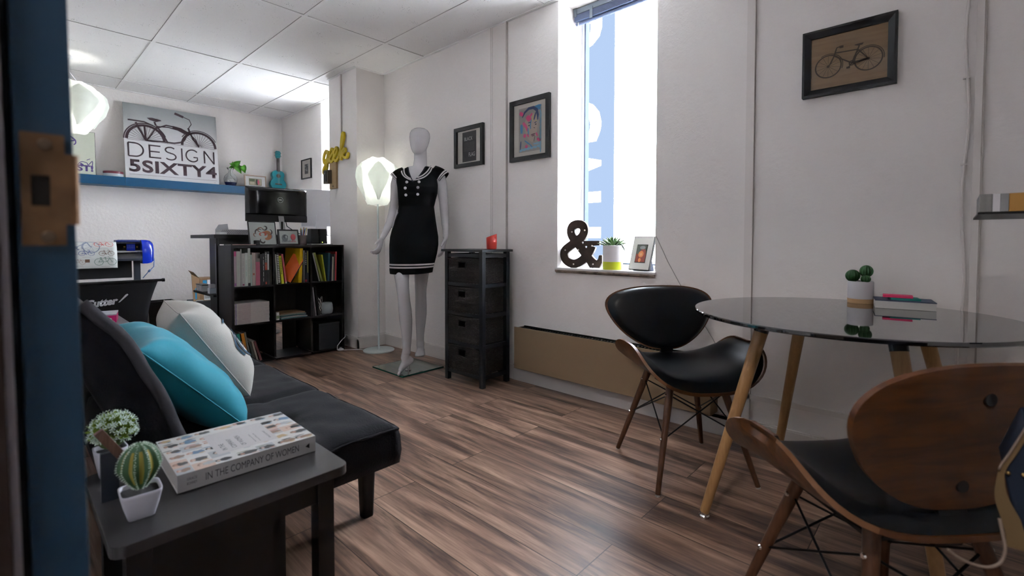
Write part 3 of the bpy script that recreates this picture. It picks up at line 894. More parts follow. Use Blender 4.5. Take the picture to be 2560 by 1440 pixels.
# ================================================================== moulded ply chairs
def chair(label, loc, rot):
    t = thing('dining_chair', label, 'chair', loc, rot, 'moulded walnut ply chairs at the round table')
    # seat shell: rolled ply, wings up at both sides
    def seat_pt(a, b, off):
        """a -1..1 depth, b -1..1 across; superellipse disc param"""
        zz, yy0 = 0., 0.
        for q in range(24):                       # roll the sheet up toward its side edges
            th_ = R(91)*((q+.5)/24*abs(b))**2.3
            yy0 += .314*abs(b)/24*math.cos(th_); zz += .314*abs(b)/24*math.sin(th_)
        zz += .415; y = math.copysign(yy0, b)
        # along depth: waterfall at the front, slight lift at the back
        x = .028+a*.215
        zz += -.030*max(0, a)**3*(1-abs(b)**2)+.010*max(0, -a)**2
        yy = y
        return Vector((x, yy, zz+off))
    n, mrad = 64, 14
    def disc_param(i, j, ex=2.6):
        th_ = 2*PI*i/n; r_ = j/mrad
        c, s_ = math.cos(th_), math.sin(th_)
        return (math.copysign(abs(c)**(2/ex), c)*r_, math.copysign(abs(s_)**(2/ex), s_)*r_)
    def sheet(fn, name, m, scale=1., off_fn=None, sides=None, ex=2.6):
        pass
    def shell(fn, t_lo, t_hi, sc, puff, name, m, ex, sm=True):
        """closed body between two offsets of the surface fn, puff>0 domes the top like padding"""
        mb = MB()
        def layer(hi):
            L_ = [[None]*n for _ in range(mrad+1)]
            for j in range(mrad+1):
                for i in range(n):
                    a, b = disc_param(i, j, ex); r_ = j/mrad
                    o_ = (t_lo+(t_hi-t_lo)*((1-r_**6)**.5 if puff else 1)) if hi else t_lo
                    p = fn(a*sc, b*sc, o_)
                    L_[j][i] = p
            return L_
        Hi, Lo = layer(True), layer(False)
        def mk(L_): return [[mb.bm.verts.new(p) for p in (row if k else [row[0]])] for k, row in enumerate(L_)]
        H, Lw = mk(Hi), mk(Lo)
        for X, flip in ((H, False), (Lw, True)):
            for i in range(n):
                k = (i+1) % n
                q = [X[0][0], X[1][i], X[1][k]]; mb._f(q[::-1] if flip else q)
                for j in range(1, mrad):
                    q = [X[j][i], X[j+1][i], X[j+1][k], X[j][k]]; mb._f(q[::-1] if flip else q)
        for i in range(n):
            k = (i+1) % n; mb._f([H[mrad][i], Lw[mrad][i], Lw[mrad][k], H[mrad][k]])
        if puff: bmesh.ops.remove_doubles(mb.bm, verts=mb.bm.verts[:], dist=1e-5)
        o = mb.build(name, m, t); smooth_angle(o, 50); return o
    def seat_off(a, b, off):
        p = seat_pt(a, b, 0)
        e = .01; da = seat_pt(a+e, b, 0)-p; db = seat_pt(a, b+e, 0)-p
        nn = da.cross(db).normalized()
        if nn.z < 0: nn = -nn
        return p+nn*off
    s1 = shell(seat_off, -.011, .0, 1.0, False, 'seat_shell', M_walnut, 2.8)
    s1.data.materials.append(M_walnut_edge)
    for p in s1.data.polygons:
        if len(p.vertices) == 4:
            vs = [s1.data.vertices[v].co for v in p.vertices]
            if p.area < .0003 and abs((vs[0]-vs[1]).length-.011) < .0008 or abs((vs[1]-vs[2]).length-.011) < .0004 and abs((vs[3]-vs[0]).length-.011) < .0004: p.material_index = 1
    shell(seat_off, .0005, .036, .975, True, 'seat_pad', M_leather, 2.8)
    # back shell
    def back_pt(a, b, off=0):
        """a -1..1 vertical, b -1..1 across"""
        zz = .601+a*.141
        wdt = .241*(1+.345*a-.05*a*a)
        y = b*wdt
        x = -.172-(zz-.55)*.247-.35*y*y
        zz2 = zz+.02*b*b*0
        return Vector((x, y, zz2))
    def back_off(a, b, off):
        p = back_pt(a, b); e = .01
        da = back_pt(a+e, b)-p; db = back_pt(a, b+e)-p; nn = da.cross(db).normalized()
        if nn.x < 0: nn = -nn
        return p+nn*off
    b1 = shell(back_off, -.010, .0, 1.0, False, 'back_shell', M_walnut, 2.5)
    b1.data.materials.append(M_walnut_edge)
    for p in b1.data.polygons:
        vs = [b1.data.vertices[v].co for v in p.vertices]
        if len(vs) == 4 and abs((vs[0]-vs[1]).length-.010) < .0004 and abs((vs[2]-vs[3]).length-.010) < .0004: p.material_index = 1
    shell(back_off, .0005, .030, .965, True, 'back_pad', M_leather, 2.5)
    # bracket between seat and back
    mb = MB()
    pts = [(-.08, .390), (-.150, .390), (-.160, .42), (-.150, .46), (-.148, .50)]
    mb.loft([[(x, s_*.028, z+dz) for s_, dz in ((-1, -.006), (1, -.006), (1, .006), (-1, .006))] if k < 2 else [(x-.006, s_, z) if q < 2 else (x+.006, s_, z) for q, s_ in enumerate((-.028, .028, .028, -.028))] for k, (x, z) in enumerate(pts)])
    mb.build('back_bracket', M_blackmetal, t)
    for z in (.51, .68):
        p = back_off((z-.601)/.141, 0, -.010)
        mb = MB(); mb.cyl(p+Vector((-.003, 0, 0)), p+Vector((.001, 0, 0)), .011, .012, 16); mb.build('bolt_cap', mat('dark_bolt_cap', (.006, .004, .004), .4), t)
    # legs
    tops = {}
    for sx in (1, -1):
        for sy in (1, -1):
            top = Vector((sx*.100, sy*.105, .392)); ft = Vector((sx*.203, sy*.203, .006))
            mb = MB(); mb.cyl(top, ft, .0155, .0095, 20)
            lg = mb.build('leg', M_leg, t, smooth=False); smooth_angle(lg)
            mb = MB(); mb.cyl(ft, (ft.x, ft.y, 0), .0095, .009, 16); mb.build('foot_glide', mat('clear_glide', (.35, .32, .30), .4), lg)
            tops[(sx, sy)] = (top, ft)
            for tt in (.12, .52):
                p = top+(ft-top)*tt; o_ = Vector((sx, sy, 0)).normalized()
                for d_ in (Vector((0, sy, 0)),):
                    mb = MB(); mb.cyl(p+d_*.0135, p+d_*.0175, .0065, .005, 12); mb.build('leg_bolt', M_chrome, lg)
    # crossed wire bracing
    mb = MB()
    lo = {k: v[0]+(v[1]-v[0])*.52 for k, v in tops.items()}; hi = {k: v[0]+(v[1]-v[0])*.12 for k, v in tops.items()}
    for k1, k2 in (((1, 1), (1, -1)), ((1, -1), (-1, -1)), ((-1, -1), (-1, 1)), ((-1, 1), (1, 1))):
        mb.cyl(lo[k1], hi[k2], .0028, n=8); mb.cyl(hi[k1], lo[k2], .0028, n=8)
    mb.build('wire_brace', M_blackmetal, t)
    mb = MB(); mb.box(-.11, .11, -.115, -.095, .380, .388); mb.box(-.11, .11, .095, .115, .372, .380); mb.box(-.11, -.09, -.115, .115, .372, .380); mb.box(.09, .11, -.115, .115, .372, .380); mb.box(-.02, .02, -.115, .115, .372, .400)
    mb.build('under_frame', M_blackmetal, t)
    return t
chair('walnut ply chair with black leather seat pad facing the room, between table and wall heater', (1.922, .815, 0), R(231.1))
chair('walnut ply chair seen from behind in the near right corner, its back to the viewer', (1.279, .107, 0), R(47.2))

# on the table --------------------------------------------------------------
pc = thing('potted_cactus', 'three round green cacti in a white pot with a wooden base on the glass table', 'plant', (2.262, .262, TT+.0005))
mb = MB(); mb.lathe([(0, 0), (.041, 0), (.0415, .002), (.0415, .017), (0, .017)], n=48); smooth_angle(mb.build('wooden_base', wood_mat('pale_pot_wood', (.52, .33, .17), (.42, .25, .12), scale=(8, 8, 90), rough=.6), pc))
mb = MB(); mb.lathe([(0, .0171), (.0405, .0171), (.0415, .019), (.0415, .082), (.040, .084), (.037, .083), (.036, .070), (0, .070)], n=48); smooth_angle(mb.build('pot', mat('matte_white_pot', (.60, .58, .60), .6), pc))
M_cg = mat('dark_cactus', (.022, .085, .022), .5, bump=(120, .5)); 
for c_, r_, z_ in (((-.012, .024), .0245, .0225), ((.010, -.016), .0225, .0225), ((-.024, -.018), .0165, .015)):
    mb = MB(); zc = {.0225: .104, .015: .094}[z_] if c_[0] != .010 else .122
    ribbed_ball(mb, (c_[0], c_[1], zc), r_, z_*1.05, 14, .10, 14, 98); mb.build('cactus', M_cg, pc, smooth=True)
mb = MB(); mb.cyl((.010, -.016, .07), (.010, -.016, .108), .008); mb.build('cactus_stem', M_cg, pc)
def coverbook(t, sx, sy, h, colc, colp, z=0, rot=0):
    mb = MB(); T_ = Matrix.Rotation(rot, 4, 'Z'); mb.box(-sx/2, sx/2, -sy/2, sy/2, z, z+h, T_, bev=.0006); return mb
bx = thing('gift_box', 'flat white box with a navy lid lying on the glass table', 'box', (2.205, .130, TT+.0005), R(8))
MB().box(-.066, .066, -.0825, .0825, 0, .026, bev=.0008).build('tray', mat('offwhite_card', (.52, .50, .48), .6), bx)
MB().box(-.067, .067, -.0835, .0835, .0261, .0285, bev=.0004).build('lid', mat('navy_card', (.035, .05, .11), .5), bx)
o = MB().box(-.032, .032, -.042, .042, 0, .007, bev=.0005).build('note_block', mat('teal_notes', (.01, .22, .20), .6)); o.location = (2.200, .128, TT+.0295); o.rotation_euler = (0, 0, R(12))
tag(o, 'teal sticky note pad under the pink one on the white box', 'note pad')
o = MB().box(-.030, .030, -.042, .042, 0, .0075, bev=.0005).build('note_block', mat('pink_notes', (.72, .03, .13), .6)); o.location = (2.200, .146, TT+.0371); o.rotation_euler = (0, 0, R(5))
tag(o, 'hot pink sticky note pad on top of the teal one on the white box', 'note pad')
# ================================================================== mannequin on a glass base
MD = (fw.x, fw.y)
def mp(px, py, depth):
    """point of the figure given by its measured direction and distance from the viewpoint"""
    a = (px-1280)/1188.21; b = (637.4-py)/1188.21
    return Vector((0, 0, .945))+(fw+r2*a+u2*b)*depth
man = thing('mannequin', 'white faceless mannequin in a black sailor dress standing on a square glass base', 'mannequin', (2.05, 2.95, 0))
mT = Vector((2.05, 2.95, 0))
M_man = mat('mannequin_white', (.52, .50, .51), .22, coat=.4)
D = 3.50
# body axes: front of the body points toward the viewer, turned a little
bf = Vector((-.60, -.80, 0)).normalized(); bs = Vector((bf.y, -bf.x, 0)) * -1   # bs: picture-right side
def ell(c, a, b, n=28, ex=2.0, side=None, front=None, up_=None):
    s_ = side or bs; f_ = front or bf; out = []
    for i in range(n):
        t = 2*PI*i/n; x = math.copysign(abs(math.cos(t))**(2/ex), math.cos(t)); y = math.copysign(abs(math.sin(t))**(2/ex), math.sin(t))
        out.append(Vector(c)+s_*a*x+f_*b*y)
    return out
def limb(mb, pts, n=20):
    """pts: (centre, radius_a, radius_b) with rings perpendicular to the path"""
    rings = []
    for i, (p, a, b) in enumerate(pts):
        p = Vector(p); d = (Vector(pts[min(i+1, len(pts)-1)][0])-Vector(pts[max(i-1, 0)][0])).normalized()
        s_ = (bs-d*bs.dot(d)).normalized(); f_ = d.cross(s_)
        rings.append([p+s_*a*math.cos(2*PI*k/n)+f_*b*math.sin(2*PI*k/n) for k in range(n)])
    mb.loft(rings)
bodymb = MB()
px2m = D/1188.21
def lz(y): return mp(1045, y, D).z
# torso rings: (picture y, left px, right px, depth half, forward shift)
T_ = [(668, 984, 1072, .085, -.01), (640, 978, 1084, .10, -.012), (612, 976, 1091, .112, -.015), (590, 979, 1093, .110, -.015), (565, 984, 1089, .096, -.004), (540, 992, 1085, .083, .004), (517, 999, 1083, .078, .008),
      (500, 999, 1087, .088, .014), (485, 998, 1091, .103, .022), (470, 997, 1093, .100, .018), (455, 994, 1096, .086, .004), (442, 992, 1100, .074, -.006), (432, 998, 1100, .062, -.010), (424, 1012, 1088, .052, -.010), (416, 1026, 1074, .042, -.008)]
rings = []
for y, l, r_, b, fs in T_:
    a = (r_-l)/2*px2m; c = mp((l+r_)/2, y, D)+bf*fs; c.z = lz(y)
    rings.append(ell(c, a, b, 40, 2.15))
bodymb.loft(rings)
torso_rings = T_
# neck and head
hx = 1049
bodymb.loft([ell(mp(x, y, D)+bf*f_, a, b, 24) for x, y, a, b, f_ in ((1050, 424, .056, .050, -.006), (1050, 412, .050, .048, -.008), (1051, 400, .047, .046, -.008), (1051, 388, .046, .047, -.006), (1051, 372, .045, .048, -.004))])
hd = []
for y, a, b, f_, x in ((388, .014, .018, .030, 1045), (386, .030, .034, .030, 1045.5), (382, .042, .048, .026, 1046), (374, .055, .066, .016, 1047), (364, .065, .080, .006, 1048), (353, .072, .090, 0, 1049), (343, .0755, .094, -.004, 1049.5), (334, .073, .090, -.006, 1049.5), (327, .062, .076, -.006, 1049.5), (322.5, .042, .052, -.006, 1049.5), (320.4, .018, .022, -.006, 1049.5)):
    hd.append(ell(mp(x, y, D)+bf*f_, a, b, 32, 2.1))
bodymb.loft(hd)
# jaw / face plane hint
bodymb.loft([ell(mp(1044.5, y, D)+bf*f_, a, b, 20) for y, a, b, f_ in ((379, .020, .012, .058), (371, .026, .014, .070), (362, .020, .012, .082), (352, .014, .010, .084))])
# arms
def armjoint(pts): return [(mp(x, y, D+dd), a, b) for x, y, dd, a, b in pts]
limb(bodymb, armjoint([(1002, 440, .01, .040, .042), (994, 447, 0, .042, .045), (988, 462, -.01, .034, .042), (987, 485, -.01, .032, .038), (986, 505, -.01, .031, .035), (984, 520, -.01, .031, .033), (981, 537, -.02, .032, .032), (975, 556, -.04, .029, .030), (967, 573, -.07, .0255, .026), (960, 587, -.09, .0215, .021), (956, 594, -.10, .020, .017)]))
limb(bodymb, armjoint([(1092, 440, .01, .040, .042), (1101, 447, .01, .042, .045), (1105, 462, .01, .037, .042), (1106.5, 485, .015, .036, .038), (1109, 505, .02, .033, .035), (1110, 520, .02, .032, .033), (1111.5, 540, .03, .031, .032), (1113, 560, .03, .028, .029), (1114, 575, .02, .023, .024), (1114, 587, .01, .0205, .019), (1113.5, 594, .0, .020, .016)]))
# hands: palm, four fingers, thumb
def hand(wr, d, across, thick, k, curl):
    """wr wrist centre, d direction of the hand, across = palm width dir (towards the thumb), thick = palm normal"""
    wr = Vector(wr); d = d.normalized(); across = (across-d*across.dot(d)).normalized(); nn = d.cross(across)
    if nn.dot(thick) < 0: nn = -nn
    def ring(p, a, b): return [p+across*a*math.cos(2*PI*i/16)+nn*b*math.sin(2*PI*i/16) for i in range(16)]
    bodymb.loft([ring(wr-d*.012, .020, .016), ring(wr+d*.01, .022, .014), ring(wr+d*.045, .034, .0135), ring(wr+d*.075, .036, .012), ring(wr+d*.090, .034, .0095)])
    for i, (off, ln) in enumerate(((.026, .068), (.009, .076), (-.009, .071), (-.026, .056))):
        p = wr+d*.080+across*off; q = d.copy(); pts = [p]; axis = across
        for sgi in range(4):
            q = (Quaternion(axis, curl*(1 if across.cross(d).dot(thick) > 0 else -1)*(.5+.35*sgi)) @ q)
            p = p+q*ln/4+across*off*.05; pts.append(p.copy())
        bodymb.tube(pts, [.0088, .0085, .008, .0074, .0055], 10)
    p = wr+d*.022+across*.024; q = (d*.62+across*.72+nn*.15).normalized(); pts = [p-q*.012]
    for sgi in range(4): pts.append(p+q*.016*(sgi+.2)+(-nn if False else d)*.0025*sgi*sgi)
    bodymb.tube(pts, [.0125, .0115, .0102, .0092, .0065], 10)
hand(mp(955, 596, D-.105), Vector(mp(947, 622, D-.135))-Vector(mp(955, 596, D-.105)), -bs*.3+bf*.9, -bs, 1, R(26))
hand(mp(1113.5, 596, D-.002), Vector(mp(1107, 626, D-.02))-Vector(mp(1113.5, 596, D-.002)), bf*.9-bs*.2, -bs, 1, R(10))
# legs (picture points, distance)
def leg(pts): limb(bodymb, [(mp(x, y, dd), a, b) for x, y, dd, a, b in pts], 24)
leg([(1004, 600, 3.52, .070, .070), (1003, 635, 3.49, .066, .068), (1003, 673, 3.44, .058, .062), (1005, 700, 3.40, .049, .058), (1007, 722, 3.385, .0445, .052), (1008.5, 735, 3.38, .043, .050), (1010, 752, 3.38, .043, .046), (1012.5, 775, 3.385, .046, .050), (1014.5, 800, 3.385, .0455, .051), (1016.5, 825, 3.38, .039, .043), (1017, 850, 3.37, .0325, .035), (1016.5, 872, 3.36, .0285, .031), (1016, 884, 3.355, .029, .033)])
leg([(1062, 600, 3.53, .070, .070), (1059, 640, 3.55, .066, .068), (1055, 673, 3.57, .056, .066), (1053, 700, 3.58, .049, .056), (1052, 722, 3.59, .043, .050), (1052, 738, 3.60, .041, .046), (1052.5, 760, 3.62, .043, .047), (1052.5, 785, 3.635, .043, .048), (1051.5, 810, 3.645, .037, .040), (1050.5, 835, 3.65, .030, .034), (1050.5, 852, 3.65, .0285, .031), (1051, 864, 3.645, .030, .034)])
# feet on tiptoe
def foot(ankle, heel, ball, toe, kk=1):
    mbf = bodymb; d = (Vector(ball)-Vector(heel)).normalized(); s_ = Vector((-d.y, d.x, 0)).normalized(); n_ = s_.cross(d)
    if n_.z < 0: n_ = -n_
    def ring(p, a, b, ex=2): return [Vector(p)+s_*a*math.cos(2*PI*i/20)+n_*b*math.sin(2*PI*i/20) for i in range(20)]
    A, Hh, B, To = Vector(ankle), Vector(heel), Vector(ball), Vector(toe)
    mbf.loft([ring(Hh-d*.018, .012, .016), ring(Hh, .026, .030), ring(Hh+d*.03+n_*.010, .029, .036), ring(Hh.lerp(B, .55)+n_*.008, .031, .026), ring(B+n_*.004, .039, .019), ring(B.lerp(To, .5), .038, .014)])
    mbf.loft([ring(A+Vector((0, 0, .03)), .030, .032), ring(Hh+d*.035+n_*.02, .028, .040), ring(Hh.lerp(B, .5)+n_*.012, .028, .026), ring(B+n_*.004, .033, .018)])
    dt = (To-B).normalized()
    for i, (off, ln, rr_) in enumerate(((.026, 1.0, .0125), (.010, .96, .0085), (-.003, .88, .0080), (-.015, .78, .0075), (-.027, .66, .0070))):
        p = B+s_*off*kk; q = p+dt*(To-B).length*ln+Vector((0, 0, 0)); mid = p.lerp(q, .6)+n_*.003
        bodymb.tube([p, mid, q], [rr_, rr_*.96, rr_*.75], 10)
z0 = .013
an1 = mp(1016, 884, 3.355)
foot(an1, mp(1026, 898, 3.37), Vector((1.905, 2.845, z0+.018)), Vector((1.855, 2.795, z0+.012)), 1)
an2 = mp(1051, 864, 3.645)
foot(an2, mp(1053, 874, 3.66)+Vector((0, 0, .0)), mp(1050, 886, 3.60), mp(1049, 891, 3.565), -1)
bodymb_obj = sh(bodymb, mT).build('body', M_man, man, smooth=True)
md = bodymb_obj.modifiers.new('remesh', 'REMESH'); md.mode = 'VOXEL'; md.voxel_size = .0045; md.use_smooth_shade = True
md = bodymb_obj.modifiers.new('smooth', 'SMOOTH'); md.factor = .5; md.iterations = 4
# glass base
mb = MB(); mb.box(1.865, 2.225, 2.765, 3.150, .0005, .0105, bev=.001)
M_gl = mat('green_glass', (.75, .93, .88), .02, trans=1, ior=1.5)
P(sh(mb, mT), 'glass_base', M_gl, man)
P(sh(MB().box(1.8645, 2.2255, 2.7640, 2.7648, .001, .010).box(1.8640, 1.8648, 2.7645, 3.1505, .001, .010), mT), 'glass_edge', mat('glass_edge_green', (.01, .10, .075), .2), man)
mb = MB(); fx, fy = 1.985, 2.868
mb.cyl((fx, fy, .0106), (fx, fy, .016), .021, n=24); mb.cyl((fx, fy, .016), (fx, fy, .10), .0055, n=12)
smooth_angle(P(sh(mb, mT), 'support_rod', M_chrome, man))

# ---------------------------------------------------------------- sailor dress
dress_rows = [(681, 976, 1080, .130, .014), (672, 975, 1081.5, .130, .012), (655, 975, 1086, .130, .006), (635, 974.5, 1091, .129, -.004), (612, 974.5, 1095, .127, -.017), (592, 976.5, 1095, .124, -.016), (572, 982, 1092, .109, -.006), (552, 988, 1089, .095, .002), (533, 995, 1086.5, .087, .006), (517, 997.5, 1084.5, .084, .009),
              (500, 997, 1088.5, .095, .015), (485, 996, 1092.5, .110, .023), (470, 995, 1094.5, .107, .019), (455, 992, 1097.5, .093, .005), (442, 989.5, 1102, .081, -.006), (432, 995, 1103, .069, -.010), (424, 1008, 1092, .058, -.010), (417, 1022, 1078, .048, -.009)]
def dress_ring(q, n=160):
    import bisect
    i = min(int(q), len(dress_rows)-2); t = q-i
    A, B = dress_rows[i], dress_rows[i+1]
    y, l, r_, b, fs = [A[k]*(1-t)+B[k]*t for k in range(5)]
    a = (r_-l)/2*px2m; c = mp((l+r_)/2, y, D)+bf*fs; c.z = lz(y)
    return ell(c, a, b, n, 2.15), c, y
M_dress = mat('black_crepe', (.0038, .0042, .0048), .8, spec=.16, bump=(300, .2))
M_stripe = mat('cream_stripe', (.60, .55, .55), .7)
M_collar = mat('black_collar', (.006, .007, .016), .7)
vc = mp(1033, 459, D); vz = vc.z; ls = lambda p: (p-vc).dot(bs)
def px_l(px, py): p = mp(px, py, D); return (p-vc).dot(bs), p.z
NL = [px_l(*q) for q in ((1033, 459), (1030.5, 453), (1028, 448), (1025.5, 442), (1023, 435), (1021, 427), (1020, 419), (1020.5, 410))]
NR = [px_l(*q) for q in ((1033, 459), (1038.5, 453.5), (1045, 448), (1051, 441), (1056, 432), (1061, 423), (1066, 415), (1070, 408))]
def lin(P_, z):
    for (a0_, z0_), (a1_, z1_) in zip(P_, P_[1:]):
        if z <= z1_: return a0_+(a1_-a0_)*(z-z0_)/(z1_-z0_)
    return P_[-1][0]
def in_neck(p, front, z):
    if front > .0: return z > vz and lin(NL, z) < ls(p) < lin(NR, z)
    return z > lz(424)
mb = MB(); nr = 150; n = 160; grid = []
for j in range(nr+1):
    q = (len(dress_rows)-1)*j/nr; ring, c, y = dress_ring(q, n)
    row = []
    for i, p in enumerate(ring):
        t = 2*PI*i/n
        # soft folds in the skirt, slightly wavy hem
        if y > 560: p = p+(p-c).normalized()*.0025*math.sin(t*5+1)*(y-560)/120
        if y > 640: p.z += .007*math.sin(t*1.0+2.6)*(y-640)/41
        row.append(mb.bm.verts.new(p))
    grid.append((row, c))
for j in range(nr):
    for i in range(n):
        k = (i+1) % n; vs = [grid[j][0][i], grid[j][0][k], grid[j+1][0][k], grid[j+1][0][i]]
        cc_ = sum((v.co for v in vs), Vector())/4; fr_ = (cc_-grid[j][1]).dot(bf)
        if in_neck(cc_, fr_, cc_.z): continue
        mb._f(vs)
dress = P(sh(mb, mT), 'dress', M_dress, man, smooth=True); dress.modifiers.new('s', 'SOLIDIFY').thickness = .003
# surface lookup on the front of the dress: lateral l (from V point), height z -> point
def dress_pt(l, z, out=.003):
    # find row by z
    lo, hi = 0., len(dress_rows)-1.001
    for _ in range(24):
        mid_ = (lo+hi)/2; ring, c, y = dress_ring(mid_, 4)
        if c.z < z: lo = mid_
        else: hi = mid_
    i = int(lo); t = lo-i; A, B = dress_rows[i], dress_rows[i+1]
    y, l0, r0, b, fs = [A[k]*(1-t)+B[k]*t for k in range(5)]
    a = (r0-l0)/2*px2m; c = mp((l0+r0)/2, y, D)+bf*fs; c.z = z
    x = l-(c-vc).dot(bs); x = max(-a*.999, min(a*.999, x)); f_ = b*(1-abs(x/a)**2.15)**(1/2.15)
    return c+bs*x+bf*(f_+out)
def px_l(px, py): p = mp(px, py, D); return (p-vc).dot(bs), p.z
def band(mb, pts, wd, out=.004):
    """flat strip on the dress front along picture points"""
    pl = [px_l(*p) for p in pts]; k = len(pl); A_, B_ = [], []
    for i in range(k):
        p, q = pl[max(i-1, 0)], pl[min(i+1, k-1)]; dx, dz = q[0]-p[0], q[1]-p[1]; L_ = math.hypot(dx, dz) or 1
        nx, nz = -dz/L_*wd/2, dx/L_*wd/2
        A_.append(mb.bm.verts.new(dress_pt(pl[i][0]+nx, pl[i][1]+nz, out))); B_.append(mb.bm.verts.new(dress_pt(pl[i][0]-nx, pl[i][1]-nz, out)))
    for i in range(k-1): mb._f([A_[i], A_[i+1], B_[i+1], B_[i]])
def curve(pts, k=8):
    out = []
    P_ = [pts[0]]+list(pts)+[pts[-1]]
    for i in range(1, len(P_)-2):
        for j in range(k):
            t = j/k; out.append(tuple(.5*((2*P_[i][d])+(-P_[i-1][d]+P_[i+1][d])*t+(2*P_[i-1][d]-5*P_[i][d]+4*P_[i+1][d]-P_[i+2][d])*t*t+(-P_[i-1][d]+3*P_[i][d]-3*P_[i+1][d]+P_[i+2][d])*t**3) for d in (0, 1)))
    return out+[pts[-1]]
mb = MB()
lo1 = curve([(1030, 454.5), (1021, 451), (1011, 444), (1005.5, 434), (1004, 421)]); lo2 = curve([(1028, 451), (1021, 447), (1014, 440), (1011, 431), (1010.5, 420)])
lr1 = curve([(1036, 454.5), (1047, 452), (1062, 445), (1074, 433), (1079, 423), (1081, 418)]); lr2 = curve([(1044, 448), (1056, 442), (1067, 432), (1073, 423), (1078, 413)])
for c_ in (lo1, lo2, lr1, lr2): band(mb, c_, .0085)
P(sh(mb, mT), 'collar_stripe', M_stripe, dress)
mb = MB()
band(mb, curve([(1033, 459.5), (1028, 448.5), (1023, 435), (1020.3, 421)]), .010, .0030)
band(mb, curve([(1033, 459.5), (1045, 448.5), (1056, 433), (1064, 418.5)]), .010, .0030)
P(sh(mb, mT), 'collar', M_collar, dress)
mb = MB()
def hemband(yv, wd):
    zc = lz(yv)
    N = 90; A_, B_ = [], []
    ring, c, y = dress_ring((681-yv)/9.0 if yv > 672 else 1+(672-yv)/17.0, N)
    for i, p in enumerate(ring):
        t = 2*PI*i/N; p = p+(p-c).normalized()*(.0035+.0025*math.sin(t*5+1)*(yv-560)/120)
        dz = .007*math.sin(t+2.6)*(yv-640)/41
        A_.append(mb.bm.verts.new(p+Vector((0, 0, dz+wd/2)))); B_.append(mb.bm.verts.new(p+Vector((0, 0, dz-wd/2))))
    for i in range(N): k = (i+1) % N; mb._f([A_[i], A_[k], B_[k], B_[i]])
hemband(659, .011); hemband(665.5, .011)
P(sh(mb, mT), 'hem_stripe', M_stripe, dress)
for pts in (((1018.5, 460), (1048, 459)), ((1015, 475), (1045.5, 473.5)), ((1016.5, 491.5), (1045, 490))):
    for p in pts:
        l, z = px_l(*p); q = dress_pt(l, z, .003); mb = MB()
        q2 = dress_pt(l, z, .008); mb.cyl(q, q2, .0105, .009, 20); mb.cyl(q2, q2+(q2-q)*.3, .0035, .003, 10)
        P(sh(mb, mT), 'button', mat('pearl_button', (.62, .60, .60), .3), dress)
# cap sleeves
def sleeve(cs, name):
    """cs: list of (centre, a, b) rings from shoulder to cuff"""
    mb = MB(); rings = []
    for i, (p, a, b) in enumerate(cs):
        p = Vector(p); d = (Vector(cs[min(i+1, len(cs)-1)][0])-Vector(cs[max(i-1, 0)][0])).normalized()
        f_ = (bf-d*bf.dot(d)).normalized(); s_ = d.cross(f_)
        rings.append([p+s_*a*math.cos(2*PI*k/36)+f_*b*math.sin(2*PI*k/36) for k in range(36)])
    mb.loft(rings, True, False); o = P(sh(mb, mT), 'sleeve', M_dress, dress, smooth=True); o.modifiers.new('s', 'SOLIDIFY').thickness = .003
    mb = MB()
    for k0 in (-3, -2):
        A, B = rings[k0], rings[k0+1]
        for i in range(36):
            k = (i+1) % 36; out_ = lambda v, c: v+(v-c).normalized()*.003
            c1, c2 = Vector(cs[k0][0]), Vector(cs[k0+1][0])
            t0, t1 = .15, .75
            q = [A[i].lerp(B[i], t0), A[k].lerp(B[k], t0), A[k].lerp(B[k], t1), A[i].lerp(B[i], t1)]
            mb._f([mb.bm.verts.new(out_(v, c1)) for v in q])
    P(sh(mb, mT), 'sleeve_stripe', M_stripe, dress)
sleeve([(mp(1012, 432, D), .044, .052), (mp(1004, 436, D), .048, .054), (mp(998, 440, D), .050, .054), (mp(994.5, 443, D), .050, .054), (mp(991, 446, D), .050, .055), (mp(988.5, 448.5, D), .050, .056)], 'l')
sleeve([(mp(1084, 428, D), .044, .052), (mp(1092, 432, D), .048, .054), (mp(1099, 436, D), .050, .054), (mp(1103, 439, D), .050, .055), (mp(1107, 442, D), .050, .056), (mp(1110, 445, D), .050, .058)], 'r')
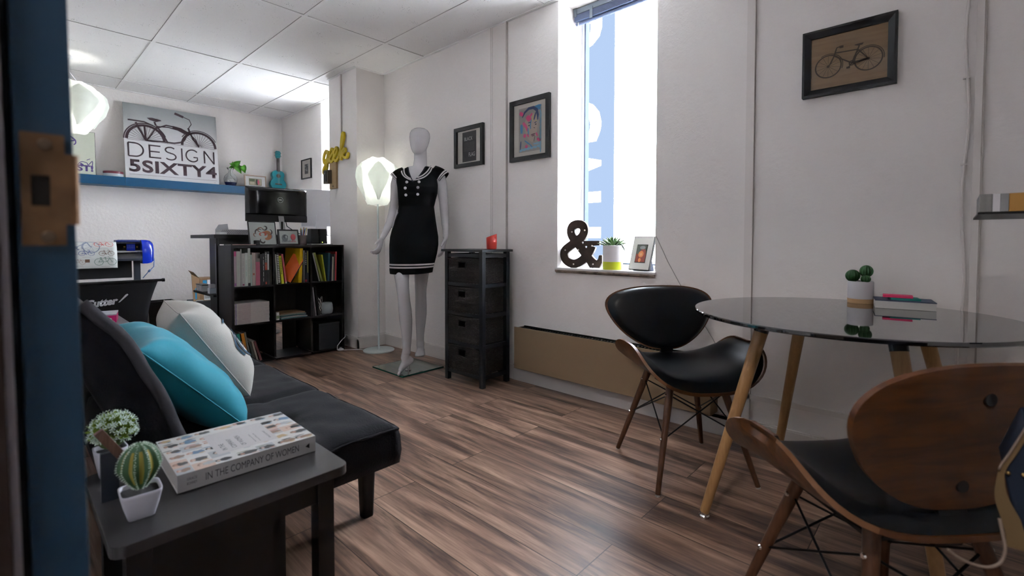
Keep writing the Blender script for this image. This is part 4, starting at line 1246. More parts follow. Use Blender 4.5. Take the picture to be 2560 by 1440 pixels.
# ================================================================== floor lamp and pendant
def petal_shade(t, zc, R_, H_, m, n=6, ph0=0):
    """folded-sheet shade: tulip of overlapping petals, widest above the middle"""
    def prof(z):   # z 0 bottom..1 top
        return [(0, .46), (.18, .66), (.42, .92), (.60, 1.0), (.76, .95), (.90, .72), (1.0, .40)]
    P0 = prof(0)
    def rad(z):
        for (a, ra), (b, rb) in zip(P0, P0[1:]):
            if z <= b: u_ = (z-a)/(b-a); u_ = u_*u_*(3-2*u_)*.5+u_*.5; return ra+(rb-ra)*u_
        return P0[-1][1]
    mb = MB(); N = 144; K = 40; rings = []
    for j in range(K+1):
        z = j/K; row = []
        for i in range(N):
            a = 2*PI*i/N; q = math.cos(n*(a-ph0))
            lobe = 1-.05*math.sin(PI*z)**.6*(1-abs(q))
            # petal edges: diagonal folds meeting low on the bulb
            fold = .012*math.sin(PI*z)*(abs(math.sin(n*(a-ph0)/2))**.5-.6)
            r_ = R_*(rad(z)*lobe+fold)
            row.append(Vector((r_*math.cos(a), r_*math.sin(a), zc-H_/2+H_*z+.004*q*(1-z)-.005*q*z)))
        rings.append(row)
    mb.loft(rings, False, False)
    o = mb.build('lamp_shade', m, t, smooth=True)
    # overlapping petal sheets laid on the bulb
    for k in range(n):
        a0 = ph0+2*PI*k/n; mb = MB(); rows = []
        for j in range(17):
            v = j/16; zz = .10+.80*v
            half = (PI/n)*1.02*math.sin(PI*min(1, .08+v*.92))**.55*(.25+.95*v if v < .7 else 1.0*(1.15-.5*v))
            row = []
            for i in range(13):
                u_ = -1+2*i/12; a = a0+half*u_
                q = math.cos(n*(a-ph0))
                r_ = R_*(rad(zz)*(1-.06*(1-abs(q)))+.030*(1-u_*u_)+.012)
                row.append(mb.bm.verts.new((r_*math.cos(a), r_*math.sin(a), zc-H_/2+H_*zz)))
            rows.append(row)
        for A, B in zip(rows, rows[1:]):
            for i in range(12): mb._f([A[i], A[i+1], B[i+1], B[i]])
        mb.build('petal', m, t, smooth=True)
    return o
def shade_mat(name, strength):
    M = bpy.data.materials.new(name); M.use_nodes = True; n = M.node_tree; n.nodes.clear()
    out = n.nodes.new('ShaderNodeOutputMaterial'); mx = n.nodes.new('ShaderNodeMixShader'); mx.inputs[0].default_value = .62
    d = n.nodes.new('ShaderNodeBsdfDiffuse'); d.inputs[0].default_value = (.82, .83, .80, 1)
    tr = n.nodes.new('ShaderNodeBsdfTranslucent'); tr.inputs[0].default_value = (.58, .60, .58, 1)
    n.links.new(d.outputs[0], mx.inputs[1]); n.links.new(tr.outputs[0], mx.inputs[2]); n.links.new(mx.outputs[0], out.inputs[0])
    return M
M_shade = shade_mat('white_plastic_sheet', 0)
M_bulb = mat('glowing_bulb', (1, 1, 1), .5, emit=(1, .99, .92), es=30)
def bulb(t, c, pw):
    mb = MB(); mb.sphere(c, .032, 10); mb.build('bulb', M_bulb, t, smooth=True)
    l = bpy.data.lights.new('bulb_light', 'POINT'); l.energy = pw; l.color = (1, 1.0, .96); l.shadow_soft_size = .03
    o = bpy.data.objects.new('bulb_light', l); C.objects.link(o); o.location = Vector(c); o.parent = t
lampX, lampY = 2.195, 3.605
fl_ = thing('floor_lamp', 'lit white floor lamp with a petal-shaped shade, thin pole and round base', 'floor lamp', (lampX, lampY, 0))
M_lampw = mat('white_lamp_metal', (.60, .66, .66), .35)
mb = MB(); mb.lathe([(0, 0), (.128, 0), (.130, .004), (.130, .009), (.127, .012), (.012, .013), (.010, .03), (0, .03)], n=64); smooth_angle(mb.build('base', M_lampw, fl_))
mb = MB(); mb.cyl((0, 0, .03), (0, 0, 1.40), .0085, n=20); smooth_angle(mb.build('pole', M_lampw, fl_))
petal_shade(fl_, 1.445, .180, .395, M_shade, 5, .45)
bulb(fl_, (0, 0, 1.47), LAMP_W)
mb = MB(); mb.cyl((0, 0, 1.40), (0, 0, 1.44), .018); mb.build('socket', M_lampw, fl_)
pd = thing('pendant_lamp', 'lit white petal-shaped pendant lamp hanging from the ceiling above the desk area', 'pendant lamp', (.405, 5.28, CZ))
petal_shade(pd, -.41, .235, .40, M_shade, 5, 1.2)
bulb(pd, (0, 0, -.42), PEND_W)
mb = MB(); mb.tube([(0, 0, -.003), (0, 0, -.13)], .0035, 8); mb.tube([(0, 0, -.13), (.055, -.02, -.22)], .003, 6); mb.tube([(0, 0, -.13), (-.055, .02, -.22)], .003, 6); mb.tube([(0, 0, -.13), (.0, .0, -.40)], .003, 6)
mb.build('cord', M_white, pd); mb = MB(); mb.cyl((0, 0, -.02), (0, 0, 0), .03); mb.build('ceiling_hook', M_white, pd)
# lamp cord with foot switch
mb = MB(); pts = [(lampX-.09, lampY+.09, .004), (2.10, 3.73, .005), (2.04, 3.785, .005), (1.975, 3.815, .008)]
mb.tube(pts, .0032, 6); mb.tube([(1.955, 3.838, .012), (1.94, 3.845, .014), (1.955, 3.87, .04), (1.99, 3.875, .075), (2.02, 3.858, .11), (2.040, 3.89, .12)], .0032, 6)
cdo = tag(mb.build('power_cord', M_white, None, smooth=True), 'white lamp cord with a foot switch on the floor beside the bookcase', 'cord')
mb = MB(); mb.sphere((1.962, 3.828, .013), .028, 10, (1, .8, .42)); mb.build('foot_switch', M_white, cdo, smooth=True)
mb = MB(); mb.cyl((1.962, 3.828, .022), (1.962, 3.828, .030), .009); mb.build('switch_button', M_white, cdo)

# ================================================================== wicker drawer tower
tw = thing('drawer_tower', 'tall black wooden tower with four woven dark brown basket drawers by the wall', 'storage tower', (2.19, 2.36, 0))
tT = Vector((2.19, 2.36, 0))
M_tower = mat('blueblack_wood', (.006, .008, .012), .45)
def wicker():
    M = mat('dark_wicker', (.030, .020, .016), .65); b = M.node_tree.nodes['Principled BSDF']
    tc = nd(M, 'ShaderNodeTexCoord'); mpn = nd(M, 'ShaderNodeMapping'); mpn.inputs['Scale'].default_value = (1, 1, 1)
    lk(M, tc.outputs['Object'], mpn.inputs['Vector'])
    wv = nd(M, 'ShaderNodeTexWave', wave_type='BANDS', bands_direction='Z'); wv.inputs['Scale'].default_value = 42; wv.inputs['Distortion'].default_value = 5; wv.inputs['Detail'].default_value = 2; wv.inputs['Detail Scale'].default_value = 3
    lk(M, mpn.outputs[0], wv.inputs['Vector'])
    n = nd(M, 'ShaderNodeTexNoise'); n.inputs['Scale'].default_value = 60
    lk(M, mpn.outputs[0], n.inputs['Vector'])
    mu = nd(M, 'ShaderNodeMath', operation='MULTIPLY'); lk(M, wv.outputs['Fac'], mu.inputs[0]); lk(M, n.outputs['Fac'], mu.inputs[1])
    r = nd(M, 'ShaderNodeValToRGB'); r.color_ramp.elements[0].color = (.006, .005, .005, 1); r.color_ramp.elements[1].color = (.036, .024, .020, 1); r.color_ramp.elements[1].position = .6
    lk(M, mu.outputs[0], r.inputs['Fac']); lk(M, r.outputs['Color'], b.inputs['Base Color'])
    bp = nd(M, 'ShaderNodeBump'); bp.inputs['Strength'].default_value = 1; bp.inputs['Distance'].default_value = .004
    lk(M, mu.outputs[0], bp.inputs['Height']); lk(M, bp.outputs['Normal'], b.inputs['Normal'])
    return M
M_wick = wicker()
tx0, tx1, ty0, ty1, tH = 2.066, 2.318, 2.178, 2.550, .885
lg = .030
for x, y in ((tx0, ty0), (tx1-lg, ty0), (tx0, ty1-lg), (tx1-lg, ty1-lg)): P(sh(MB().box(x, x+lg, y, y+lg, 0, tH-.012), tT), 'corner_post', M_tower, tw, bev=.001)
P(sh(MB().box(tx0-.018, tx1+.012, ty0-.018, ty1+.018, tH-.012, tH+.004, bev=.002), tT), 'top', M_tower, tw)
lv = [.065, .262, .460, .655, .848]
for z in lv:
    mb = MB(); hh = .024
    mb.box(tx0+.003, tx0+.021, ty0+lg, ty1-lg, z-hh/2, z+hh/2); mb.box(tx1-.021, tx1-.003, ty0+lg, ty1-lg, z-hh/2, z+hh/2)
    mb.box(tx0+lg, tx1-lg, ty0+.003, ty0+.021, z-hh/2, z+hh/2); mb.box(tx0+lg, tx1-lg, ty1-.021, ty1-.003, z-hh/2, z+hh/2)
    P(sh(mb, tT), 'rail', M_tower, tw)
# four baskets; their fronts face -X
for k in range(4):
    z0_, z1_ = lv[k]+.0125, lv[k+1]-.020
    if k == 3: z1_ = lv[4]-.022
    mb = MB(); X0, X1, Y0_, Y1_ = tx0+.006, tx1-.012, ty0+lg+.004, ty1-lg-.004
    yc = (Y0_+Y1_)/2; hw, h0, h1 = .035, z1_-.060, z1_-.022
    # front wall with a hand hole, woven relief in geometry
    def wov(y, z): return .0022*math.sin(y*2*PI/.011+ (PI if int((z-z0_)/.009) % 2 else 0))*(.5+.5*math.cos((z-z0_)*2*PI/.009))
    ny_, nz_ = 90, 40; gv = {}
    for i in range(ny_+1):
        for j in range(nz_+1):
            y = Y0_+(Y1_-Y0_)*i/ny_; z = z0_+(z1_-z0_)*j/nz_
            bulge = -.006*math.sin(PI*(i/ny_))*math.sin(PI*j/nz_)
            gv[i, j] = mb.bm.verts.new((X0+bulge+wov(y, z), y+.002*math.sin(j*.9), z+.0015*math.sin(i*.7+k)))
    for i in range(ny_):
        for j in range(nz_):
            y = Y0_+(Y1_-Y0_)*(i+.5)/ny_; z = z0_+(z1_-z0_)*(j+.5)/nz_
            if abs(y-yc-.012) < hw and h0 < z < h1: continue
            mb._f([gv[i, j], gv[i+1, j], gv[i+1, j+1], gv[i, j+1]])
    nx_ = 60
    for Y_ in (Y0_, Y1_):
        g2 = {}
        for i in range(nx_+1):
            for j in range(nz_+1):
                x = X0+(X1-X0)*i/nx_; z = z0_+(z1_-z0_)*j/nz_
                g2[i, j] = mb.bm.verts.new((x, Y_+(wov(x, z) if Y_ == Y0_ else 0)-(.003*math.sin(PI*i/nx_) if Y_ == Y0_ else 0), z))
        for i in range(nx_):
            for j in range(nz_): mb._f([g2[i, j], g2[i+1, j], g2[i+1, j+1], g2[i, j+1]])
    mb.box(X0+.006, X1, Y0_+.004, Y1_-.004, z0_, z0_+.004); mb.box(X1-.003, X1, Y0_+.002, Y1_-.002, z0_, z1_)
    bsk = P(sh(mb, tT), 'basket_drawer', M_wick, tw); bsk.modifiers.new('s', 'SOLIDIFY').thickness = .003
    mb = MB(); mb.tube([(X0-.003, Y0_, z1_), (X0-.003, Y1_, z1_), (X1, Y1_, z1_), (X1, Y0_, z1_)], .005, 8, closed=True)
    P(sh(mb, tT), 'basket_rim', M_wick, bsk)
    hy = yc+.012
    mb = MB(); mb.tube([(X0-.004, hy-hw, h0), (X0-.004, hy+hw, h0), (X0-.004, hy+hw, h1), (X0-.004, hy-hw, h1)], .0035, 8, closed=True)
    P(sh(mb, tT), 'hand_hole_rim', mat('black_lacquer', (.008, .008, .009), .2), bsk)
# red candle cup with slanted rim on the tower
cup = thing('cup', 'coral red ceramic cup with a slanted rim on top of the basket tower', 'cup', (2.185, 2.215, tH+.0045))
mb = MB(); rings = []
for r_, z in ((.001, 0), (.030, 0), (.033, .006), (.0345, .04), (.035, .095), (.031, .094), (.0305, .03), (.001, .025)):
    row = []
    for i in range(40):
        a = 2*PI*i/40; x, y = r_*math.cos(a), r_*math.sin(a)
        zz = z+((x*.68-y*.73)*.36-.006 if z > .09 else 0)
        row.append(Vector((x, y, zz)))
    rings.append(row)
mb.loft(rings); mb.build('cup_body', mat('coral_ceramic', (.50, .040, .030), .3), cup, smooth=True)
mb = MB(); mb.lathe([(0, .03), (.0295, .03), (.0300, .078), (0, .078)], n=32); mb.build('candle_wax', mat('pale_wax', (.6, .55, .48), .6), cup)

# ================================================================== framed pictures on the window wall
Fw = frame((WX-.001, 0, 0), (0, -1, 0), (0, 0, 1))   # a = -y , b = z, normal into the room
# check the normal points to -X
def picture(name, y0, y1, z0, z1, fw_, mat_w, label, depth=.022, tilt=0, bevel_in=False, matcol=None):
    t = thing(name, label, 'picture', (WX-.0015, (y0+y1)/2, (z0+z1)/2))
    t.rotation_euler = (tilt, 0, 0)
    W_, H_ = (y1-y0), (z1-z0); mb = MB()
    o_ = [(-W_/2, -H_/2), (W_/2, -H_/2), (W_/2, H_/2), (-W_/2, H_/2)]; i_ = [(-W_/2+fw_, -H_/2+fw_), (W_/2-fw_, -H_/2+fw_), (W_/2-fw_, H_/2-fw_), (-W_/2+fw_, H_/2-fw_)]
    mid = [((a[0]*.72+b[0]*.28), (a[1]*.72+b[1]*.28)) for a, b in zip(o_, i_)]
    L0 = [(0, a, b) for a, b in o_]; L1 = [(-depth, a, b) for a, b in o_]; Lm = [(-depth*1.02, a, b) for a, b in mid]; L2 = [(-depth*(.55 if bevel_in else .95), a, b) for a, b in i_]; L3 = [(-.006, a, b) for a, b in i_]
    mb.loft([L0, L1, Lm, L2, L3], True, False)
    mb.build('frame', M_frameblack, t)
    mb = MB(); mb.box(-.006, -.003, -W_/2+fw_, W_/2-fw_, -H_/2+fw_, H_/2-fw_); mb.build('mount_board', matcol or M_matboard, t)
    Fq = lambda a, b, h=0: Vector((-.0062-h, -a, b))      # a to the right in the picture
    mb = MB(); mb.keep = True; mb._f([mb.bm.verts.new(v) for v in ((-.0088, -W_/2+fw_, -H_/2+fw_), (-.0088, -W_/2+fw_, H_/2-fw_), (-.0088, W_/2-fw_, H_/2-fw_), (-.0088, W_/2-fw_, -H_/2+fw_))]); mb.build('glazing', M_glaze, t)
    return t, Fq, W_, H_
def glaze():
    M = bpy.data.materials.new('picture_glass'); M.use_nodes = True; n = M.node_tree; n.nodes.clear()
    o = n.nodes.new('ShaderNodeOutputMaterial'); mx = n.nodes.new('ShaderNodeMixShader'); t = n.nodes.new('ShaderNodeBsdfTransparent'); g = n.nodes.new('ShaderNodeBsdfGlossy'); g.inputs['Roughness'].default_value = .03
    fr_ = n.nodes.new('ShaderNodeFresnel'); fr_.inputs[0].default_value = 1.45
    n.links.new(fr_.outputs[0], mx.inputs[0]); n.links.new(t.outputs[0], mx.inputs[1]); n.links.new(g.outputs[0], mx.inputs[2]); n.links.new(mx.outputs[0], o.inputs[0]); return M
M_glaze = glaze()

def bicycle(mb, F, s=1., ox=0, oy=0, flip=1, kind='classic', w=.03, h=.0006, spokes=14, half=False):
    """line drawing about 2 units long: rear wheel at x=-.62, front wheel at x=+.62 (times s)"""
    T2 = lambda x, y: (ox+flip*x*s, oy+y*s)
    def rib(pts, wd=w, closed=False): mb.ribbon([T2(*p) for p in pts], wd*s, F, h, closed)
    def circ(c, r_, wd=w, a0=0, a1=2*PI): 
        n_ = 48; pts = [(c[0]+r_*math.cos(a0+(a1-a0)*i/n_), c[1]+r_*math.sin(a0+(a1-a0)*i/n_)) for i in range(n_+(0 if abs(a1-a0-2*PI) < 1e-6 else 1))]
        rib(pts, wd, abs(a1-a0-2*PI) < 1e-6)
    R_ = .40; rw, fwc = (-.60, 0), (.60, 0)
    a1 = PI if half else 2*PI
    for c in (rw, fwc):
        circ(c, R_, w*1.7 if kind == 'cruiser' else w, 0, a1)
        for k in range(spokes):
            a = (PI if half else 2*PI)*(k+.5)/spokes; rib([(c[0]+.04*math.cos(a), c[1]+.04*math.sin(a)), (c[0]+(R_-.02)*math.cos(a), c[1]+(R_-.02)*math.sin(a))], w*.22)
        mb.disc(T2(*c), .045*s, F, h, 14) if not half else None
    bb_ = (-.12, -.04 if not half else .02)
    if kind == 'cruiser':
        rib([rw, (-.30, .02), bb_, (.02, .02), (.16, .06)], w*1.1); rib([(.16, .06), (.26, .14), (.34, .34)], w*1.0)
        rib([(-.36, .44), (-.24, .25), (-.12, .0)], w*1.1); rib([(-.38, .36), (-.14, .49), (.10, .47), (.38, .36)], w*1.0)
        rib([(-.36, .42), (-.10, .44), (.12, .40), (.36, .28)], w*.8); rib([(.0, .46), (.18, .43), (.36, .33)], w*2.4)
        rib([rw, (-.62, .42)], w*1.2); rib([rw, (-.80, .46)], w*1.3); rib([(-.38, .36), (-.52, .10), rw], w*.9)
        rib([(-.96, .50), (-.62, .50), (-.42, .42)], w*1.0)
        circ(rw, R_+.055, w*.8, R(20), R(180)); circ(fwc, R_+.055, w*.6, R(25), R(150))
        rib([(.36, .50), (.40, .36), (.47, .20), fwc], w*1.3); rib([(.37, .36), (.52, .2), fwc], w*.7)
        rib([(.36, .48), (.44, .62), (.40, .74), (.24, .80)], w*.6); rib([(.06, .86), (.26, .79)], w*1.8)
        rib([(-.37, .44), (-.40, .54)], w*1.2); mb.poly([T2(-.56, .62), T2(-.50, .57), T2(-.36, .54), T2(-.24, .59), T2(-.26, .61), T2(-.44, .64)], F, h)
    elif kind == 'tandem':
        rib([rw, (-.30, 0), (.12, 0), (.36, .38)], w); rib([(-.40, .42), (.36, .40)], w); rib([(-.42, .46), (-.30, 0)], w); rib([(-.02, .46), (.10, 0)], w); rib([(.36, .50), fwc], w); rib([rw, (-.40, .42)], w)
        for x in (-.42, -.02): rib([(x-.1, .5), (x+.09, .5)], w*1.5)
        rib([(.34, .56), (.22, .60)], w*1.3)
    else:
        hd_, st_ = (.40, .44), (-.30, .44)
        rib([rw, bb_, (.42, .34)], w); rib([bb_, st_, (-.33, .53)], w); rib([(-.29, .40), hd_], w); rib([rw, (-.29, .40)], w*.8)
        rib([(.36, .56), (.42, .34), (.52, .10), fwc], w); rib([(.36, .56), (.34, .62), (.22, .64)], w*.9); rib([(.14, .62), (.26, .62)], w*2.)
        mb.poly([T2(-.46, .60), T2(-.42, .53), T2(-.28, .53), T2(-.18, .57), T2(-.22, .59), T2(-.36, .60)], F, h)
        circ(bb_, .075, w*.8); rib([rw, bb_], w*1.6); rib([(bb_[0]-.0, bb_[1]), (bb_[0]+.10, bb_[1]-.14)], w*.8); rib([(bb_[0]+.05, bb_[1]-.14), (bb_[0]+.16, bb_[1]-.14)], w*1.6)
        circ(fwc, R_+.05, w*.6, R(60), R(200)); circ(rw, R_+.05, w*.6, R(20), R(190))

# bicycle on a wooden panel
M_plyart = wood_mat('birch_panel', (.36, .225, .11), (.29, .17, .08), scale=(3, 3, 26), rough=.5)
bikep, Fq, W_, H_ = picture('framed_picture', .176, .494, 1.557, 1.832, .030, .0, 'framed picture of an old bicycle on tan wood, high on the wall above the table', .026, bevel_in=True, matcol=M_plyart)
mb = MB(); bicycle(mb, Fq, .113, .0, -.018, flip=-1, w=.045); mb.build('bicycle_drawing', mat('sepia_ink', (.085, .055, .03), .7), bikep)
# portrait in loose paint strokes (generic face)
facep, Fq, W_, H_ = picture('framed_picture', 1.882, 2.223, 1.475, 1.880, .030, 0, 'black-framed colourful brushstroke portrait in pink and blue, left of the window', .022)
pa = {'grey': (.40, .36, .33), 'pink': (.75, .10, .26), 'blue': (.07, .28, .55), 'sky': (.26, .50, .66), 'navy': (.035, .06, .17), 'yel': (.62, .52, .22), 'skin': (.52, .42, .35), 'dark': (.05, .04, .05), 'lip': (.17, .07, .09)}
pm = {k: mat('paint_'+k, v, .6) for k, v in pa.items()}
aw, ah = .098, .145
mb = MB(); mb.use(pm['grey']); mb.rect(-aw, -ah, aw, ah, Fq, .0002)
random.seed(3)
def stroke(col, x0, y0, x1, y1, wd, bendx=0, h=.0004):
    mb.use(pm[col]); pts = [(x0+(x1-x0)*i/8+bendx*math.sin(PI*i/8), y0+(y1-y0)*i/8) for i in range(9)]
    ww = [wd*(.55+.45*math.sin(PI*(i+.6)/9.2)) for i in range(9)]; mb.ribbon(pts, ww, Fq, h)
for i in range(7): stroke('sky', aw-.012-.001*i, .11-.035*i, aw-.008, .05-.035*i, .012, .004)
stroke('blue', .04, .135, .094, .138, .02); stroke('blue', .05, .125, .09, .120, .018)
for a_ in ((-.09, .12, -.06, .10, .026), (-.03, .085, .0, .055, .03), (-.06, .05, -.03, .015, .022), (-.055, -.03, -.035, -.045, .024), (.06, -.07, .093, -.085, .02), (-.04, -.105, -.02, -.115, .022), (.052, -.03, .065, -.055, .012), (.0, .08, .02, .10, .014)): stroke('pink', *a_)
mb.use(pm['skin']); mb.poly([(-.045+.0, .05), (-.02, .09), (.02, .105), (.055, .09), (.062, .05), (.066, .01), (.060, -.02), (.054, -.052), (.040, -.078), (.018, -.088), (-.008, -.07), (-.034, -.03), (-.046, .01)], Fq, .0003)
for a_ in ((-.02, .09, .01, .06, .02), (-.035, .03, -.02, -.01, .018), (-.022, -.028, -.012, -.05, .014)): stroke('pink', *a_, h=.0005)
pts = [(-.066, .085), (-.045, .115), (-.01, .135), (.03, .135), (.058, .115), (.068, .08), (.066, .05)]
mb.use(pm['navy']); mb.ribbon(pts, [.006, .014, .018, .020, .022, .018, .008], Fq, .0006); stroke('navy', .05, .10, .035, .055, .012, h=.0006)
stroke('yel', .03, .09, .02, .05, .010, h=.0006); stroke('yel', .045, .04, .060, .05, .007, h=.0006)
stroke('blue', .012, .06, .006, .0, .010, -.004, h=.0006); stroke('blue', -.018, .01, -.012, -.035, .010, h=.0006); stroke('blue', -.075, .04, -.072, -.02, .022, h=.0005)
stroke('navy', -.016, .042, .008, .044, .007, h=.0007); stroke('navy', .038, .034, .058, .040, .006, h=.0007)
for x in (-.012, .046): mb.use(pm['dark']); mb.disc((x+.005, .024), .0075, Fq, .0008, 14, .0045); mb.use(pm['skin']); mb.disc((x+.011, .024), .0018, Fq, .0009, 8)
stroke('dark', .032, .005, .044, .0, .004, h=.0008); stroke('lip', .010, -.040, .046, -.036, .010, h=.0008); stroke('lip', .016, -.048, .042, -.047, .007, h=.0009); stroke('dark', .044, -.05, .034, -.085, .006, h=.0007)
for i in range(6): stroke('sky', -.09+.03*i, -.135+.004*i, -.06+.03*i, -.125, .016, h=.0004)
stroke('navy', -.078, -.07, -.084, -.125, .010, h=.0006); stroke('blue', -.045, -.07, .0, -.10, .009, h=.0006); stroke('blue', .0, -.10, .02, -.12, .008, h=.0006); stroke('sky', .03, -.10, .09, -.10, .012, h=.0005)
mb.build('painted_portrait', None, facep)
# text print
bf_, Fq, W_, H_ = picture('framed_picture', 2.487, 2.803, 1.494, 1.793, .028, 0, 'black-framed print reading BLACK FLAG, right of the mannequin', .022)
MB().rect(-.076, -.110, .076, .110, Fq, .0004).build('print', mat('charcoal_print', (.062, .060, .060), .5), bf_)
M_lt = mat('print_letter', (.68, .66, .64), .6)
text_part('lettering', 'BLACK', Fq, (-.054, .045, .036, .072), M_lt, bf_, .0008, bold=.01); text_part('lettering', 'FLAG', Fq, (-.006, -.074, .062, -.044), M_lt, bf_, .0008, bold=.01)
mb = MB(); random.seed(8)
for i in range(13):
    x = -.056
    while x < .056:
        wd = random.uniform(.004, .013); mb.rect(x, .030-i*.0052, min(x+wd, .058), .0324-i*.0052, Fq, .0008); x += wd+.0025
mb.build('small_print', mat('grey_print', (.16, .155, .155), .6), bf_)
# ================================================================== wall heater
ht = thing('baseboard_heater', 'long beige metal convector heater along the wall under the window', 'heater', (WX-.001, 1.47, 0))
M_heat = mat('beige_enamel', (.26, .178, .105), .45)
hy0, hy1, hz0, hz1, hd_ = -.635, .640, .108, .385, .095
mb = MB(); mb.box(-hd_, -hd_+.006, hy0, hy1, hz0, hz1-.004, bev=.002); mb.build('front_panel', M_heat, ht)
mb = MB(); mb.box(-hd_+.006, -.001, hy0, hy0+.006, hz0, hz1-.012); mb.box(-hd_+.006, -.001, hy1-.006, hy1, hz0, hz1-.012); mb.box(-hd_+.006, -.001, hy0+.006, hy1-.006, hz0, hz0+.004); mb.build('housing', M_heat, ht)
mb = MB(); mb.box(-hd_+.008, -.002, hy0+.008, hy1-.008, hz1-.06, hz1-.052)
mb.build('inner_grille', mat('dark_grille', (.02, .024, .026), .5, metal=.5), ht)
mb = MB()
for k in range(60): y = hy0+.012+k*(hy1-hy0-.024)/59; mb.box(-hd_+.010, -.002, y, y+.002, hz1-.05, hz1-.016)
mb.box(-hd_+.007, -hd_+.011, hy0+.01, hy1-.01, hz1-.016, hz1-.006); mb.box(-.006, -.002, hy0+.01, hy1-.01, hz1-.016, hz1-.006)
mb.build('fins', mat('fin_metal', (.045, .052, .052), .45, metal=.7), ht)
# pale kick board standing under the heater
struct(MB().box(WX-.020, WX-.0145, .70, 2.19, 0, .106).build('baseboard_kick', mat('kick_paint', (.52, .48, .47), .5)))
# cable running down the wall
def wallcable(pts, name, label, m=None, r_=.0045):
    mb = MB(); mb.tube(pts, r_, 8); return tag(mb.build(name, m or M_trim, None, smooth=True), label, 'cable')
wc_ = wallcable([(WX-.010, -.022+.012*math.sin(k*.9)*.6-.00*k, CZ-.01-k*.085) for k in range(0, 26)], 'wall_cable', 'painted cable clipped to the wall beside the right-hand batten')
for z in (1.22, 1.53, 2.0): MB().box(WX-.015, WX-.0005, -.028, -.010, z, z+.006).build('clip', M_trim, wc_)
mb = MB(); mb.tube([(WX-.004, 1.165, .97), (WX-.004, 1.10, .84), (WX-.004, 1.03, .72), (WX-.004, .86, .46), (WX-.004, .80, .36)], .0018, 6)
tag(mb.build('blind_cord', mat('grey_cord', (.38, .36, .34), .7)), 'thin grey cord slanting down the wall from the right side of the window', 'cord')

# ================================================================== window blind, banner
bl = thing('window_blind', 'raised dark blue-grey venetian blind at the top of the window', 'blind', (2.56, 1.5, CZ-.012))
M_bl = mat('blue_grey_blind', (.10, .13, .22), .4); M_blr = mat('grey_headrail', (.16, .19, .23), .35, metal=.3)
MB().box(-.02, .025, -.322, .322, -.034, 0, bev=.002).build('head_rail', M_blr, bl)
mb = MB()
for k in range(12): mb.box(-.020, .028, -.318, .318, -.040-k*.0034, -.038-k*.0034)
mb.build('slats', M_bl, bl); mb = MB(); mb.cyl((.004, -.318, -.088), (.004, .318, -.088), .011, n=12); mb.build('bottom_rail', M_bl, bl)
mb = MB(); mb.box(-.026, -.020, .30, .322, -.05, .0); mb.box(-.024, -.021, .18, .20, -.09, -.02); mb.box(-.024, -.021, -.20, -.18, -.09, -.02); mb.build('bracket', M_blr, bl)
mb = MB(); mb.tube([(-.022, .285, -.09), (-.022, .288, -.5), (-.022, .286, -.9), (-.018, .283, -1.4)], .002, 6); mb.build('pull_cord', M_paperw, bl)
mb = MB(); mb.cyl((-.022, .29, -.09), (-.022, .29, -.11), .006, .004); mb.build('cord_tassel', M_blr, bl)
bn = thing('street_banner', 'translucent pale blue banner outside the window with white vertical letters', 'banner', (2.80, 1.93, 1.6))
def film(name, col, tr_, mixv):
    M = bpy.data.materials.new(name); M.use_nodes = True; n = M.node_tree; n.nodes.clear()
    out = n.nodes.new('ShaderNodeOutputMaterial'); mx = n.nodes.new('ShaderNodeMixShader'); mx.inputs[0].default_value = mixv
    d = n.nodes.new('ShaderNodeBsdfTranslucent'); d.inputs[0].default_value = (*col, 1)
    t = n.nodes.new('ShaderNodeBsdfTransparent'); t.inputs[0].default_value = (*tr_, 1)
    n.links.new(d.outputs[0], mx.inputs[1]); n.links.new(t.outputs[0], mx.inputs[2]); n.links.new(mx.outputs[0], out.inputs[0]); return M
M_banner = bpy.data.materials.new('blue_banner_film'); M_banner.use_nodes = True; n_b = M_banner.node_tree; n_b.nodes.clear()
o_b = n_b.nodes.new('ShaderNodeOutputMaterial'); t_b = n_b.nodes.new('ShaderNodeBsdfTransparent'); t_b.inputs[0].default_value = (.122, .134, .152, 1); n_b.links.new(t_b.outputs[0], o_b.inputs[0])
cloth = MB().box(-.0006, .0006, -.255, .30, -1.3, 1.3).build('cloth', M_banner, bn)
Fb = lambda a, b, h=0: Vector((-.0012-h, -a, b))      # a to the picture right, b up
M_bl_let = film('white_banner_letters', (.7, .7, .7), (.2, .2, .2), .3)
kx = 2.80/2.66
def vlet(ch, ztop, zbot, cap=(.02, .165), dx=0):
    # letter turned clockwise: its top points to the picture right
    zt, zb_ = (ztop-.945)*kx+.945-1.6, (zbot-.945)*kx+.945-1.6
    Fv = lambda a, b, h=0: Fb(b, zt-a, h)
    lt_ = text_part('letter', ch, Fv, (0, -.30+.0, zt-zb_, .155), M_banner, None, -.004, bold=.03, extrude=.008)
    CUT.append(lt_)
CUT = []
vlet('D', 2.42, 2.195); vlet('G', 1.885, 1.59); vlet('A', 1.572, 1.325); vlet('L', 1.268, 1.06); vlet('L', 1.035, .83)
# the letters are clear openings in the film: cut them out and bake the result
for lt_ in CUT:
    lt_.parent = bn
    q = cloth.modifiers.new('cut', 'BOOLEAN'); q.operation = 'DIFFERENCE'; q.object = lt_; q.solver = 'EXACT'
bpy.context.view_layer.update()
dg = bpy.context.evaluated_depsgraph_get(); me_ = bpy.data.meshes.new_from_object(cloth.evaluated_get(dg))
cloth.modifiers.clear(); cloth.data = me_
for lt_ in CUT: bpy.data.objects.remove(lt_)

